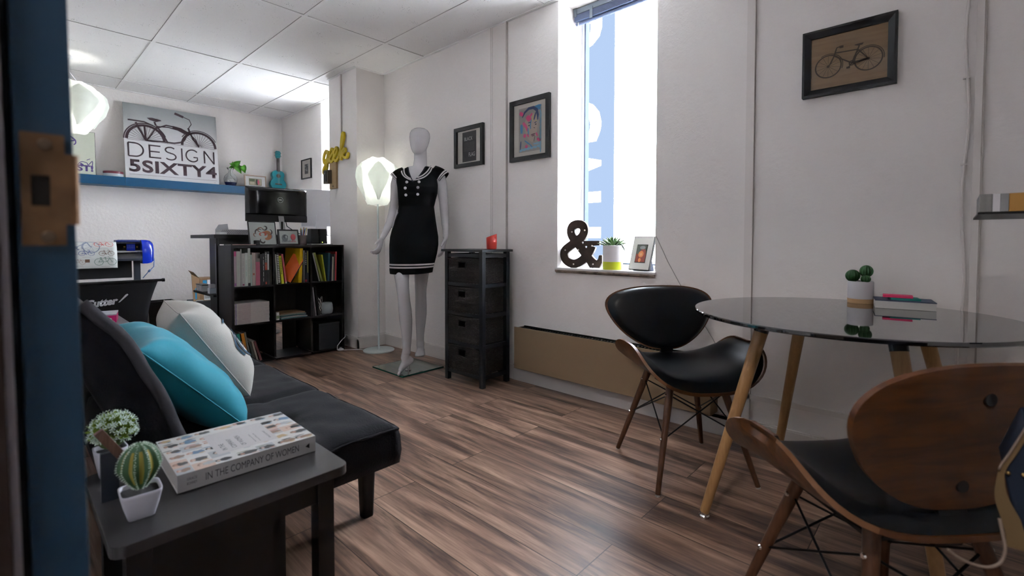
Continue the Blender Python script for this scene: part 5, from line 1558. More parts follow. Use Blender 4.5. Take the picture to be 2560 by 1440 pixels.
# ================================================================== window sill things
SZ_ = WZ+.0135
Fsil = lambda O, ang: None
amp = thing('marquee_ampersand', 'rusty brown metal marquee ampersand with small bulbs on the window sill', 'sign', (2.452, 1.712, SZ_), R(14))
M_rust = mat('rusty_metal', (.035, .020, .013), .6, metal=.35, var=(22, .55)); M_rustin = mat('cream_inside', (.55, .46, .33), .6)
Fa = lambda a, b, h=0: Vector((-h, -a, b))
def glyph_outline(ch, box, bold=.0):
    cu = bpy.data.curves.new('g', 'FONT'); cu.body = ch; cu.size = 1; cu.offset = bold; cu.resolution_u = 8
    o = bpy.data.objects.new('g', cu); C.objects.link(o); dg = bpy.context.evaluated_depsgraph_get(); dg.update()
    me = bpy.data.meshes.new_from_object(o.evaluated_get(dg)); bpy.data.objects.remove(o)
    return me
# hand-built heavy ampersand: one thick stroke path plus slab terminals
bmA = MB(); th_ = .042
aq = lambda x, y: ((x-430)*.000328, (1066-y)*.000328)
path = curve([aq(*p) for p in ((770, 1010), (660, 905), (540, 760), (410, 600), (310, 480), (278, 370), (315, 275), (415, 240), (515, 272), (548, 362), (510, 465), (400, 560), (270, 650), (165, 735), (142, 835), (195, 940), (320, 992), (445, 962), (560, 880), (650, 760), (700, 650))], 6)
wds = [.052 for p in path]
def strip3(mb, path, wds, h0, h1):
    L = []; Rr = []; k = len(path)
    for i in range(k):
        p, q = path[max(i-1, 0)], path[min(i+1, k-1)]; dx, dy = q[0]-p[0], q[1]-p[1]; l = math.hypot(dx, dy) or 1; w_ = wds[i]/2
        L.append((path[i][0]-dy/l*w_, path[i][1]+dx/l*w_)); Rr.append((path[i][0]+dy/l*w_, path[i][1]-dx/l*w_))
    rings = [[Fa(*L[i], h0), Fa(*Rr[i], h0), Fa(*Rr[i], h1), Fa(*L[i], h1)] for i in range(k)]
    mb.loft(rings)
strip3(bmA, path, wds, -.012, .014)
bmA.prism([aq(535, 555), aq(850, 555), aq(850, 640), aq(640, 650), aq(535, 655)], Fa, -.0122, .0142)
bmA.prism([aq(600, 960), aq(660, 1060), aq(850, 1060), aq(900, 960), aq(900, 820), aq(845, 820), aq(825, 900), aq(780, 940)], Fa, -.0121, .0141)
ao = bmA.build('letter_body', M_rust, amp)
mr_ = ao.modifiers.new('r', 'REMESH'); mr_.mode = 'VOXEL'; mr_.voxel_size = .0022
for a, b in (aq(305, 387), aq(560, 360), aq(170, 735), aq(435, 728), aq(705, 650), aq(340, 1000), aq(727, 993)):
    mb = MB(); mb.sphere(Fa(a, b, .015), .0052, 6); mb.build('bulb', mat('frosted_bulb', (.45, .40, .36), .25), amp, smooth=True)
# lime and white succulent pot
sp_ = thing('potted_succulent', 'green succulent in a white and lime-yellow cylinder pot on the window sill', 'plant', (2.438, 1.462, SZ_))
mb = MB(); mb.lathe([(0, 0), (.056, 0), (.0575, .002), (.0575, .046), (0, .046)], n=48); smooth_angle(mb.build('lime_base', mat('lime_glaze', (.50, .56, .02), .4), sp_))
mb = MB(); mb.lathe([(0, .0461), (.0575, .0461), (.0575, .139), (.055, .141), (.051, .139), (.050, .125), (0, .125)], n=48); smooth_angle(mb.build('pot', mat('white_glaze', (.66, .62, .63), .35), sp_))
mb = MB(); random.seed(9)
def leaf(mb, base, tip, wd, th_=.006, droop=0):
    base, tip = Vector(base), Vector(tip); d = (tip-base); s_ = d.cross(Vector((0, 0, 1))).normalized(); n_ = s_.cross(d).normalized(); rings = []
    for v, k in ((0, .5), (.2, .85), (.45, 1), (.7, .8), (.88, .45), (1, .06)):
        c = base+d*v+n_*(droop*math.sin(PI*v)); rings.append([c+s_*wd/2*k*math.cos(2*PI*i/8)+n_*th_/2*k*math.sin(2*PI*i/8) for i in range(8)])
    mb.loft(rings)
for k in range(26):
    a = k*2.4; lay = k/26; el = R(15+60*lay); ln = .068-.018*lay; r0 = .012+.02*(1-lay)
    b0 = Vector((r0*math.cos(a), r0*math.sin(a), .132+.012*lay)); leaf(mb, b0, b0+Vector((math.cos(a)*math.cos(el), math.sin(a)*math.cos(el), math.sin(el)))*ln, .018, .010, .006)
mb.build('leaves', mat('succulent_green', (.085, .17, .050), .45, var=(40, .4)), sp_, smooth=True)
mb = MB(); leaf(mb, (-.02, -.03, .140), (-.045, -.085, .150), .006); leaf(mb, (-.045, -.082, .152), (-.052, -.110, .108), .014, .006); mb.build('drooping_leaf', mat('dark_leaf', (.06, .10, .06), .5), sp_, smooth=True)
# photo frame leaning on the sill
pf = thing('photo_frame', 'tilted white-matted photo frame with an orange flower picture on the window sill', 'picture', (2.42, 1.285, SZ_), R(-14))
Tl = Matrix.Rotation(R(15), 4, 'Y')
def tb_(x0, x1, y0, y1, z0, z1, name, m, bev=0):
    return MB().box(x0, x1, y0, y1, z0, z1, Tl, bev).build(name, m, pf)
tb_(-.006, .006, -.074, .074, .003, .198, 'frame', M_frameblack, .001)
tb_(-.0072, -.0061, -.0705, .0705, .007, .194, 'mount_board', mat('white_mount', (.58, .56, .52), .7))
tb_(-.0078, -.0073, -.038, .038, .045, .150, 'photo_edge', mat('dark_line', (.04, .035, .03), .5))
Fpf = lambda a, b, h=0: Tl @ Vector((-.0082-h, -a, b))
mb = MB(); mb.use(mat('photo_green', (.10, .11, .09), .5)); mb.rect(-.034, .049, .034, .146, Fpf)
mb.use(mat('photo_red', (.30, .06, .04), .5)); mb.rect(-.034, .049, .034, .095, Fpf, .0002); mb.disc((.012, .105), .02, Fpf, .0002)
mb.use(mat('photo_grey', (.30, .30, .31), .5)); mb.disc((.004, .132), .020, Fpf, .0003, 12, .010); mb.use(mat('photo_orange', (.75, .26, .09), .5)); mb.disc((-.0, .094), .019, Fpf, .0004); mb.disc((-.004, .060), .010, Fpf, .0004, 12, .012)
mb.use(mat('photo_peach', (.80, .40, .20), .5)); mb.disc((.0, .093), .009, Fpf, .0006); mb.build('photo', None, pf)
MB().hexa([(.008, -.05, .0), (.065, -.05, .0), (.065, .05, .0), (.008, .05, .0), (.030, -.045, .115), (.040, -.045, .115), (.040, .045, .115), (.030, .045, .115)]).build('easel_back', mat('navy_easel', (.03, .04, .07), .6), pf)

# ================================================================== pilaster: yellow word and thermostat plate
Fpil = frame((PX, 0, 0), (0, -1, 0), (0, 0, 1))
gk = thing('word_sign', 'yellow cut-out script word geek mounted on the pilaster', 'sign', (PX-.001, 4.15, 1.75))
M_yel = mat('yellow_acrylic', (.55, .40, .004), .35)
Fg = lambda a, b, h=0: Vector((-.004-h, -a, b))
# script strokes, a from -.22 (g) to .23 (k)
g_ = curve([(-.125, .050), (-.165, .068), (-.205, .030), (-.212, -.020), (-.185, -.045), (-.150, -.010), (-.125, .050), (-.140, -.040), (-.165, -.110), (-.200, -.140), (-.222, -.120), (-.205, -.085), (-.150, -.050), (-.110, -.035)], 6)
def e_(x): return curve([(x-.055, -.020), (x-.01, .010), (x+.022, .045), (x+.008, .072), (x-.022, .055), (x-.040, .010), (x-.030, -.030), (x, -.045), (x+.045, -.020)], 6)
k_ = curve([(.065, -.010), (.115, .060), (.155, .150), (.152, .185), (.130, .170), (.112, .090), (.100, -.030), (.112, -.030), (.135, .030), (.170, .045), (.178, .025), (.150, .005), (.130, .0), (.165, -.030), (.205, -.035), (.225, -.005)], 6)
mb = MB()
def tube2(path, w_, h0, h1):
    k = len(path); L = []; Rr = []
    for i in range(k):
        p, q = path[max(i-1, 0)], path[min(i+1, k-1)]; dx, dy = q[0]-p[0], q[1]-p[1]; l = math.hypot(dx, dy) or 1
        L.append((path[i][0]-dy/l*w_, path[i][1]+dx/l*w_)); Rr.append((path[i][0]+dy/l*w_, path[i][1]-dx/l*w_))
    mb.loft([[Fg(*L[i], h0), Fg(*Rr[i], h0), Fg(*Rr[i], h1), Fg(*L[i], h1)] for i in range(k)])
    for e in (path[0], path[-1]): mb.cyl(Fg(*e, h0), Fg(*e, h1), w_, n=14)
for pth in (g_, e_(-.058), e_(.022), k_): tube2(pth, .0125, .004, .024)
go = mb.build('lettering', M_yel, gk); q = go.modifiers.new('r', 'REMESH'); q.mode = 'VOXEL'; q.voxel_size = .003
gk.scale = (1, 1.05, 1); gk.location = (PX-.001, 4.150, 1.715)
pl_ = thing('thermostat', 'old brown thermostat on a tan metal wall plate below the yellow word', 'thermostat', (PX-.0008, 4.215, 1.545))
M_tan = mat('tan_plate', (.38, .26, .13), .45)
MB().box(-.020, 0, -.078, .050, -.122, .120, bev=.004).build('wall_plate', M_tan, pl_)
MB().box(-.060, -.0205, .0, .088, -.075, .050, bev=.003).build('control_box', mat('brown_metal_box', (.12, .095, .075), .4, metal=.5), pl_)
MB().box(-.0645, -.0604, .020, .068, -.058, .036).build('dial_window', mat('dark_dial', (.02, .018, .018), .3), pl_)
mb = MB(); mb.cyl((-.067, .05, .018), (-.0646, .05, .018), .008, n=14); mb.build('dial_knob', M_chrome, pl_)
mb = MB(); mb.cyl((-.0225, -.02, -.10), (-.020, -.02, -.10), .006, n=12); mb.build('screw', M_blackmetal, pl_)
# ================================================================== bookcase
M_bc = mat('espresso_laminate', (.006, .005, .006), .45, var=(14, .25))
bx0, bx1, by0, by1, bH = 1.143, 2.020, 3.870, 4.170, .908
bc = thing('bookcase', 'black nine-cube bookcase full of books and magazines against the pilaster', 'bookcase', (1.58, 4.02, 0), 0)
bcT = Vector((1.58, 4.02, 0)); tk = .018
for x in (bx0, bx1-tk): P(sh(MB().box(x, x+tk, by0, by1, 0, bH-tk), bcT), 'side', M_bc, bc)
P(sh(MB().box(bx0, bx1, by0, by1, bH-tk, bH), bcT), 'top', M_bc, bc)
dvx = (1.436, 1.727); shz = (.023, .318, .602)
for x in dvx: P(sh(MB().box(x, x+.0155, by0, by1, .035, bH-tk), bcT), 'divider', M_bc, bc)
for z in shz:
    for a, b in ((bx0+tk, dvx[0]), (dvx[0]+.0155, dvx[1]), (dvx[1]+.0155, bx1-tk)):
        P(sh(MB().box(a, b, by0, by1-.004, z-.011 if z < .1 else z-.014, z), bcT), 'shelf', M_bc, bc)
bk_panels = [(bx0+tk, dvx[0], .602, bH-tk), (dvx[0]+.0155, dvx[1], .602, bH-tk), (dvx[1]+.0155, bx1-tk, .602, bH-tk), (bx0+tk, dvx[0], .318, .59), (dvx[0]+.0155, dvx[1], .318, .59),
             (bx0+tk, dvx[0], .023, .305), (1.614, dvx[1], .023, .305), (1.835, bx1-tk, .318, .59), (1.835, bx1-tk, .023, .305)]
for a, b, c, d in bk_panels: P(sh(MB().box(a, b, by1-.004, by1, c, d), bcT), 'back_panel', M_bc, bc)
cell = [(bx0+tk+.001, dvx[0]-.001), (dvx[0]+.0165, dvx[1]-.001), (dvx[1]+.0165, bx1-tk-.001)]

BKM = {}
def colm(c, rough=.5):
    k = tuple(round(v, 3) for v in c)
    if k not in BKM: BKM[k] = mat('book_cloth_%d' % len(BKM), tuple(v*.85 for v in c), rough)
    return BKM[k]
M_pages = mat('book_pages', (.46, .43, .38), .8)
def book(x, w_, h, d, z, c, label, lean=0, marks=(), yf=None, group=None, yaw_=0, pv='l'):
    """upright book, spine to the front; x = left edge; lean in degrees (positive tips its top to the left)"""
    yf = by0+.012 if yf is None else yf
    t = thing('book', label, 'book', (x if lean <= 0 else x, yf, z+.0006), 0, group)
    Rm = Matrix.Identity(4)
    if lean > 0: Rm = Matrix.Translation((w_, 0, 0)) @ Matrix.Rotation(-R(lean), 4, 'Y') @ Matrix.Translation((-w_, 0, 0)); dz = 0
    elif lean < 0: Rm = Matrix.Rotation(-R(lean), 4, 'Y')
    if lean > 0: Rm = Matrix.Translation((0, 0, w_*math.sin(R(lean))*0)) @ Matrix.Rotation(-R(lean), 4, 'Y'); Rm = Matrix.Translation((0, 0, 0)) @ Rm
    # keep lowest corner on the shelf
    cs = [Rm @ Vector(p) for p in ((0, 0, 0), (w_, 0, 0))]; Rm = Matrix.Translation((0, 0, -min(c_.z for c_ in cs))) @ Rm
    mb = MB(); mb.box(0, w_, 0, .0015, 0, h, Rm); mb.box(0, .0015, .0015, d, 0, h, Rm); mb.box(w_-.0015, w_, .0015, d, 0, h, Rm)
    mb.build('cover', colm(c), t)
    MB().box(.0016, w_-.0016, .0016, d-.003, .002, h-.002, Rm).build('pages', M_pages, t)
    for k, (z0_, z1_, x0_, x1_, c2) in enumerate(marks):
        Fm = lambda a, b, hh=0: Rm @ Vector((a, -.0003-hh, b))
        MB().rect(w_*x0_, h*z0_, w_*x1_, h*z1_, Fm, 0).build('spine_mark', colm(c2), t)
    return t
def tm(z0_, z1_, n, c, x0_=.35, x1_=.65):
    """a column of small marks, read as lettering up the spine"""
    out = []; n = int(n*1.8); st_ = (z1_-z0_)/n
    for k in range(n):
        if n > 12 and k % 6 == 4 and x0_ > .01: continue
        out.append((z0_+k*st_, z0_+k*st_+st_*.62, x0_+.08*(x0_ > .01), x1_-.08*(x0_ > .01), c))
    return tuple(out)
W_, K_, G_ = (.42, .40, .37), (.012, .011, .012), (.30, .30, .28)
z = shz[2]
u0 = cell[0][0]
rows1 = [
 (.015, .262, (.42, .30, .34), 0, ((.86, 1, 0, 1, (.55, .08, .22)), (.02, .10, .1, .9, (.30, .12, .30))), 'book with a magenta-topped pale spine at the far left of the top left cube'),
 (.026, .262, (.44, .42, .38), 0, tm(.3, .75, 7, (.30, .42, .36)), 'thick cream book beside the magenta-topped one, top left cube'),
 (.008, .277, (.34, .33, .31), 0, (), 'thin tall grey book between the thick cream book and white ones'),
 (.020, .246, W_, 0, tm(.25, .85, 10, (.20, .20, .22))+((.02, .07, .2, .8, (.25, .05, .12)),), 'white book with fine dark spine lettering, top left cube'),
 (.019, .250, (.50, .54, .50), 0, tm(.3, .8, 8, (.12, .33, .28)), 'white book with green spine lettering, top left cube'),
 (.017, .283, (.44, .46, .40), 0, tm(.15, .8, 10, (.20, .30, .22))+((.0, .08, 0, 1, (.015, .015, .02)),), 'tallest pale green book with a black foot band, top left cube'),
 (.010, .235, (.34, .42, .38), 0, tm(.3, .8, 6, (.1, .25, .2)), 'narrow grey-green book right of the tallest pale one'),
 (.024, .250, (.40, .33, .29), 0, ((.32, .38, .2, .7, (.35, .10, .06)),)+tm(.5, .8, 4, (.25, .2, .18)), 'beige book with a small red dot, top left cube'),
 (.030, .250, (.44, .115, .17), 0, ((.72, 1, 0, 1, (.20, .17, .16)), (.82, .97, .4, 1, (.05, .04, .06))), 'thick pink book with a grey patterned top, top left cube'),
 (.014, .238, K_, 0, (), 'plain black book right of the thick pink one'),
 (.018, .243, (.015, .014, .016), 0, tm(.12, .9, 14, (.55, .53, .52), .3, .7), 'black book with bold white lettering up its spine, top left cube'),
 (.016, .262, (.02, .018, .02), 0, tm(.5, .97, 6, (.45, .44, .43), .1, .9)+((.44, .66, 0, 1, (.50, .09, .05)), (.02, .09, .2, .8, (.5, .06, .04))), 'black book with an orange-red patch and white blocks, top left cube'),
 (.015, .258, (.018, .017, .018), 0, ((.45, .92, .1, .8, (.52, .50, .50)),), 'black book with a long white label, top left cube'),
 (.016, .235, (.02, .018, .016), 0, ((.1, .9, .7, .8, (.15, .06, .02)),), 'black book with a faint brown line at the right end, top left cube'),
]
x = u0+.004
for w_, h, c, ln, mk, lb in rows1:
    book(x, w_, h, .21, z, c, lb, ln, mk, group='books in the top left cube'); x += w_+.0012
rows2 = [
 (cell[1][0]+.014, .010, .235, (.46, .45, .42), 3, (), 'thin white book at the left end of the top middle cube'),
 (cell[1][0]+.0265, .016, .247, (.03, .03, .03), 3, tm(.05, .95, 9, (.60, .58, .55), .0, .95), 'black and white striped book in the top middle cube'),
 (cell[1][0]+.050, .019, .222, (.62, .60, .03), 5, tm(.35, .95, 6, (.05, .05, .05), .25, .75), 'bright yellow book with dark lettering in the top middle cube'),
 (cell[1][0]+.0795, .013, .236, (.52, .10, .13), 7, ((.0, .05, 0, 1, (.5, .48, .46)),), 'coral red book leaning left in the top middle cube'),
]
for x, w_, h, c, ln, mk, lb in rows2: book(x, w_, h, .20, z, c, lb, ln, mk, group='books in the top middle cube')
# orange-fronted book leaning right, turned so that its cover shows
ob = thing('book', 'orange-covered black-spined book slumped to the right in the top middle cube', 'book', (cell[1][0]+.112, by0+.015, z+.001), 0)
Rm = Matrix.Rotation(R(28), 4, 'Y') @ Matrix.Rotation(R(38), 4, 'Z')
def obx(x0_, x1_, y0_, y1_, z0_, z1_, nm, m_): return MB().box(x0_, x1_, y0_, y1_, z0_, z1_, Matrix.Translation((0, 0, .002)) @ Rm).build(nm, m_, ob)
Rm = Matrix.Translation((.010, 0, .004)) @ Matrix.Rotation(R(31), 4, 'Y') @ Matrix.Rotation(R(44), 4, 'Z')
obx(-.0, .0165, .0, .0015, 0, .226, 'spine', colm((.02, .018, .02))); obx(0, .0015, .0016, .105, 0, .226, 'cover', mat('orange_cover', (.66, .115, .01), .4)); obx(.0016, .0150, .0016, .103, .001, .225, 'pages', M_pages)
text_part('spine_title', 'MIXTURE', lambda a, b, h=0: Matrix.Translation((0, 0, .002)) @ Rm @ Vector((b, -.0004-h, a)), (.06, .004, .20, .012), colm((.45, .43, .42)), ob)
yb_ = thing('book', 'large yellow hardback standing open-faced in the top middle cube', 'book', (1.640, by0+.022, z+.0006), 0)
Ry = Matrix.Rotation(R(-60), 4, 'Z')
M_yb = mat('yellow_cover', (.72, .43, .005), .4)
Ry2 = Matrix.Rotation(R(3), 4, 'Y') @ Matrix.Rotation(R(46), 4, 'Z')
MB().box(-.0, .024, .0, .0018, 0, .280, Matrix.Rotation(R(3), 4, 'Y')).build('spine', M_yb, yb_)
MB().box(-.0, .0018, .0018, .19, 0, .280, Matrix.Rotation(R(3), 4, 'Y') @ Matrix.Rotation(R(13), 4, 'Z')).build('cover', M_yb, yb_)
MB().box(.004, .022, .002, .17, .003, .277, Matrix.Rotation(R(3), 4, 'Y')).build('pages', M_pages, yb_)
for x, w_, h, c, ln, mk, lb in [
 (1.676, .010, .262, (.16, .16, .15), 0, (), 'dark grey book right of the yellow hardback'),
 (1.688, .016, .262, (.012, .014, .028), 0, tm(.55, .95, 4, (.35, .33, .30), .2, .8)+((.02, .09, .0, 1, (.5, .04, .06)),), 'navy book with a red foot band right of the yellow hardback'),
 (1.706, .012, .262, (.03, .03, .05), 0, ((.3, .97, .2, .7, (.40, .38, .10)),), 'dark book with a yellowish strip beside the navy one')]:
    book(x, w_, h, .20, z, c, lb, ln, mk, group='books in the top middle cube')
u2 = cell[2][0]
for x, w_, h, c, ln, mk, lb in [
 (u2+.060, .011, .246, (.02, .02, .02), -13, tm(.02, .99, 20, (.60, .58, .56), .0, 1.), 'black and white dashed spiral-bound book leaning in the top right cube'),
 (u2+.080, .017, .247, (.33, .37, .10), -15, (), 'light green book leaning beside the spiral-bound one'),
 (u2+.115, .010, .225, (.48, .46, .03), -8, (), 'yellow-green wedge-shaped book in the top right cube'),
 (u2+.135, .020, .240, (.03, .085, .13), 2, (), 'wide teal-blue book in the top right cube'),
 (u2+.163, .008, .225, (.06, .06, .13), 2, (), 'thin navy book beside the cream one, top right cube'),
 (u2+.173, .011, .205, (.52, .45, .33), 2, (), 'small cream book in the top right cube'),
 (u2+.187, .010, .228, (.12, .10, .10), 2, (), 'dark slim book left of the red one, top right cube'),
 (u2+.200, .012, .248, (.36, .025, .03), 2, (), 'dark red book at the right of the top right cube')]:
    sgn = ln
    book(x, w_, h, .19, z, c, lb, -ln if ln < 0 else -ln*0+(-ln), mk, group='books in the top right cube') if False else book(x, w_, h, .19, z, c, lb, (-ln if ln < 0 else -ln), mk, group='books in the top right cube')
# stacked magazines, middle left
mag_proto = None; zz = shz[1]+.0006
for k in range(16):
    sx = cell[0][0]+.003+random.uniform(0, .002); hgt_ = .0098
    if mag_proto is None:
        t = thing('magazine', '', 'magazine', (0, 0, 0), 0, 'white-spined magazines piled in the middle left cube'); mag_proto = t
        MB().box(0, .243, 0, .20, 0, hgt_-.0010, bev=.0006).build('cover', mat('magazine_white', (.46, .42, .40), .5), t)
        mb = MB(); Fm = lambda a, b, h=0: Vector((a, -.0003-h, b)); mb.rect(.022, .0025, .110, .0055, Fm); mb.build('spine_mark', mat('magazine_text', (.30, .18, .18), .6), t)
        mb = MB(); mb.rect(.003, .001, .014, .0075, Fm); mb.build('spine_tab', mat('magazine_tab', (.20, .15, .30), .6), t)
        cur = t
    else: cur = dup(mag_proto)
    cur['label'] = 'one of the white-spined magazines stacked flat in the middle left cube'
    cur.location = (sx, by0+.012+random.uniform(0, .002), zz); zz += hgt_
# leaning books lower left
u0 = cell[0][0]
for x, w_, h, c, ln, lb in [
 (u0+.009, .008, .215, (.40, .38, .34), 2, 'thin cream book at the left of the bottom left cube'),
 (u0+.045, .020, .228, (.01, .30, .24), 8, 'bright teal-green book leaning in the bottom left cube'),
 (u0+.078, .021, .228, (.60, .22, .015), 9, 'bright orange book leaning in the bottom left cube'),
 (u0+.104, .012, .236, (.20, .19, .17), 10, 'grey-brown book right of the orange one, bottom left cube'),
 (u0+.124, .018, .155, (.05, .055, .045), 11, 'short dark green book in the bottom left cube'),
 (u0+.150, .013, .160, (.30, .26, .22), 13, 'short beige book in the bottom left cube'),
 (u0+.174, .016, .160, (.18, .06, .06), 16, 'short maroon book at the right end of the bottom left cube')]:
    book(x, w_, h, .20, shz[0], c, lb, ln, (), group='books in the bottom left cube')
# middle cube: bottle and open magazines
t = thing('bottle', 'small white plastic bottle with a ribbed cap on the middle shelf', 'bottle', (cell[1][0]+.020, by0+.03, shz[1]+.0006))
mb = MB(); mb.lathe([(0, 0), (.015, 0), (.016, .003), (.016, .040), (.014, .046), (0, .046)], n=24); smooth_angle(mb.build('bottle_body', M_paperw, t))
mb = MB(); mb.lathe([(0, .0461), (.015, .0461), (.015, .060), (0, .060)], n=24); smooth_angle(mb.build('cap', M_paperw, t))
MB().box(-.012, .012, -.0166, -.0162, .012, .036).build('bottle_label', colm((.22, .32, .18)), t)
zz = shz[1]+.0006
for k, (c, dx, rz, lb) in enumerate([((.10, .28, .32), 0, 2, 'teal magazine at the bottom of the loose pile in the centre cube'), ((.55, .53, .52), .004, -3, 'white magazine second from the bottom of the loose pile in the centre cube'),
      ((.04, .16, .20), .002, 5, 'dark teal magazine in the middle of the loose pile'), ((.45, .42, .36), -.002, -2, 'cream magazine near the top of the loose pile'), ((.36, .20, .10), .0, 6, 'brownish magazine on top of the loose pile in the centre cube')]):
    mb = MB(); n_ = 12; Lw, Hh = .205, .16; top, bot = [], []
    for i in range(n_+1):
        u_ = i/n_; zc = .0035*math.sin(PI*u_)*(1.0 if k else .3)
        for lst, dz in ((bot, 0), (top, .0055)): lst.append([mb.bm.verts.new((u_*Lw, y, zc+dz)) for y in (0, Hh)])
    for i in range(n_):
        mb._f([top[i][0], top[i+1][0], top[i+1][1], top[i][1]]); mb._f([bot[i][1], bot[i+1][1], bot[i+1][0], bot[i][0]])
        for s_ in (0, 1): mb._f([bot[i][s_], bot[i+1][s_], top[i+1][s_], top[i][s_]])
    mb._f([bot[0][0], top[0][0], top[0][1], bot[0][1]]); mb._f([bot[n_][0], top[n_][0], top[n_][1], bot[n_][1]])
    o = mb.build('magazine', colm(c)); o.location = (cell[1][0]+.052+dx, by0+.03+.006*k, zz); o.rotation_euler = (0, 0, R(rz*.5)); zz += .0060+(.0035 if k else .0)
    tag(o, lb, 'magazine', 'loose magazines in the centre cube')
# right middle cube: leaning black binders, metal utensils, frosted candle glass
u2 = cell[2][0]
for x, w_, h, c, ln, lb in [(u2+.028, .010, .240, (.33, .31, .36), 6, 'pale-edged book leaning at the left of the middle right cube'), (u2+.052, .016, .245, (.02, .02, .022), 7, 'black ring-bound book leaning in the middle right cube')]:
    book(x, w_, h, .16, shz[1], c, lb, ln, ())
gl = thing('candle_glass', 'frosted white glass candle holder in the middle right cube', 'candle holder', (u2+.160, by0+.085, shz[1]+.0006))
mb = MB(); mb.lathe([(0, 0), (.040, 0), (.048, .008), (.052, .035), (.048, .075), (.042, .094), (.040, .094), (.046, .072), (.049, .035), (.044, .012), (0, .008)], n=36)
mb.build('glass', mat('frosted_glass', (.36, .40, .42), .6), gl, smooth=True)
gl2 = dup(gl, 'second frosted candle holder behind the first, half hidden'); gl2.location = (u2+.105, by0+.185, shz[1]+.0006)
sil = thing('wire_sculpture', 'shiny twisted metal ornament in the middle right cube', 'ornament', (u2+.080, by0+.06, shz[1]+.0006))
random.seed(21); mb = MB()
for k in range(5):
    pts = [(.03*math.sin(k*1.3+i*.8)*.6+.004*k, .02*math.cos(k+i*.9), .004+.030*i) for i in range(6)]
    mb.tube(curve([(p[0], p[2]) for p in pts], 4) and [(p[0], p[1], p[2]) for p in pts], .0045, 8)
mb.lathe([(0, 0), (.030, 0), (.030, .004), (0, .004)], n=24)
sil_ = mb.build('twisted_wire', M_chrome, sil, smooth=True)
t = thing('storage_box', 'black fabric cube box in the bottom right cube of the bookcase', 'box', (u2+.150, by0+.11, shz[0]+.0006))
M_fb = mat('dark_grey_fabric', (.020, .021, .024), .8, bump=(300, .3))
mb = MB(); mb.box(-.090, .090, -.09, .09, 0, .205, bev=.004); mb.build('box_body', M_fb, t)
MB().box(-.092, .092, -.092, .092, .2055, .222, bev=.003).build('lid', M_fb, t)

# ---------------------------------------------------------------- things on top of the bookcase
zt = bH+.0008
def leaning_frame(x0_, x1_, h, y, lean, fwd, label, mountc, fwid=.010, yaw_=0):
    t = thing('framed_picture', label, 'picture', ((x0_+x1_)/2, y, zt), R(yaw_)); w_ = (x1_-x0_)/2
    Tm_ = Matrix.Rotation(-R(lean), 4, 'X')
    for a0, a1, c0, c1 in ((-w_, w_, 0, fwid), (-w_, w_, h-fwid, h), (-w_, -w_+fwid, fwid, h-fwid), (w_-fwid, w_, fwid, h-fwid)):
        pass
    mb = MB(); o_ = [(-w_, 0), (w_, 0), (w_, h), (-w_, h)]; i_ = [(-w_+fwid, fwid), (w_-fwid, fwid), (w_-fwid, h-fwid), (-w_+fwid, h-fwid)]
    L = lambda q, d: [Tm_ @ Vector((a, d, b)) for a, b in q]
    mb.loft([L(o_, .012), L(o_, -.002), L(i_, -.002), L(i_, .002)], True, False); mb.build('frame', M_frameblack, t)
    MB().box(-w_+fwid, w_-fwid, .002, .006, fwid, h-fwid, Tm_).build('mount_board', mountc, t)
    F_ = lambda a, b, hh=0: Tm_ @ Vector((a, .0017-hh, b))
    MB().hexa([(-.03, .014, 0), (.03, .014, 0), (.03, .075, 0), (-.03, .075, 0), (-.02, .016+h*.55*math.tan(R(lean)), h*.6), (.02, .016+h*.55*math.tan(R(lean)), h*.6), (.02, .020+h*.6*math.tan(R(lean)), h*.6), (-.02, .020+h*.6*math.tan(R(lean)), h*.6)]).build('easel_back', M_frameblack, t)
    return t, F_
M_offw = mat('artboard', (.42, .45, .43), .6)
f1, F1 = leaning_frame(1.290, 1.492, .190, by0+.055, 14, 0, 'black-framed drawing of curling brown horns and scrolls leaning on the bookcase top', M_offw, .006)
# generic swirl artwork
mb = MB(); ar = {'br': mat('ink_brown', (.20, .11, .07), .6), 'or': mat('ink_orange', (.36, .14, .06), .6), 'dk': mat('ink_dark', (.06, .05, .05), .6), 'bl': mat('ink_blue', (.10, .16, .30), .6), 'rd': mat('ink_red', (.42, .10, .06), .6)}
def swirl(mb, F, c, r0, r1, a0, a1, wd, m_, h=.0004):
    mb.use(m_); n_ = 26; pts = []; ws = []
    for i in range(n_+1):
        t = i/n_; r_ = r0+(r1-r0)*t; a = a0+(a1-a0)*t; pts.append((c[0]+r_*math.cos(a), c[1]+r_*math.sin(a))); ws.append(wd*(.15+.95*math.sin(PI*min(.98, t*.9+.05))))
    mb.ribbon(pts, ws, F, h)
swirl(mb, F1, (.018, .142), .022, .010, -2.6, 2.0, .010, ar['dk']); swirl(mb, F1, (-.018, .118), .030, .006, 0, 5.0, .008, ar['br']); swirl(mb, F1, (-.03, .098), .034, .020, .8, 3.6, .010, ar['dk'])
swirl(mb, F1, (.046, .105), .020, .026, -1.6, 1.2, .009, ar['dk']); swirl(mb, F1, (.022, .078), .032, .026, 1.8, -1.9, .030, ar['or']); swirl(mb, F1, (.010, .088), .018, .008, 2.4, -1.4, .016, ar['rd'])
swirl(mb, F1, (-.012, .086), .014, .006, 1, 5, .010, ar['rd']); swirl(mb, F1, (-.05, .085), .012, .018, 1.5, 4.6, .007, ar['br']); swirl(mb, F1, (.0, .035), .024, .010, 2.4, 6.2, .012, ar['dk']); swirl(mb, F1, (.04, .070), .026, .03, -.9, 1.3, .005, ar['bl'])
mb.build('drawing', None, f1)
f2, F2 = leaning_frame(1.500, 1.664, .128, by0+.050, 12, 0, 'small black-framed two-figure sketch in grey and red leaning on the bookcase top', M_offw, .011)
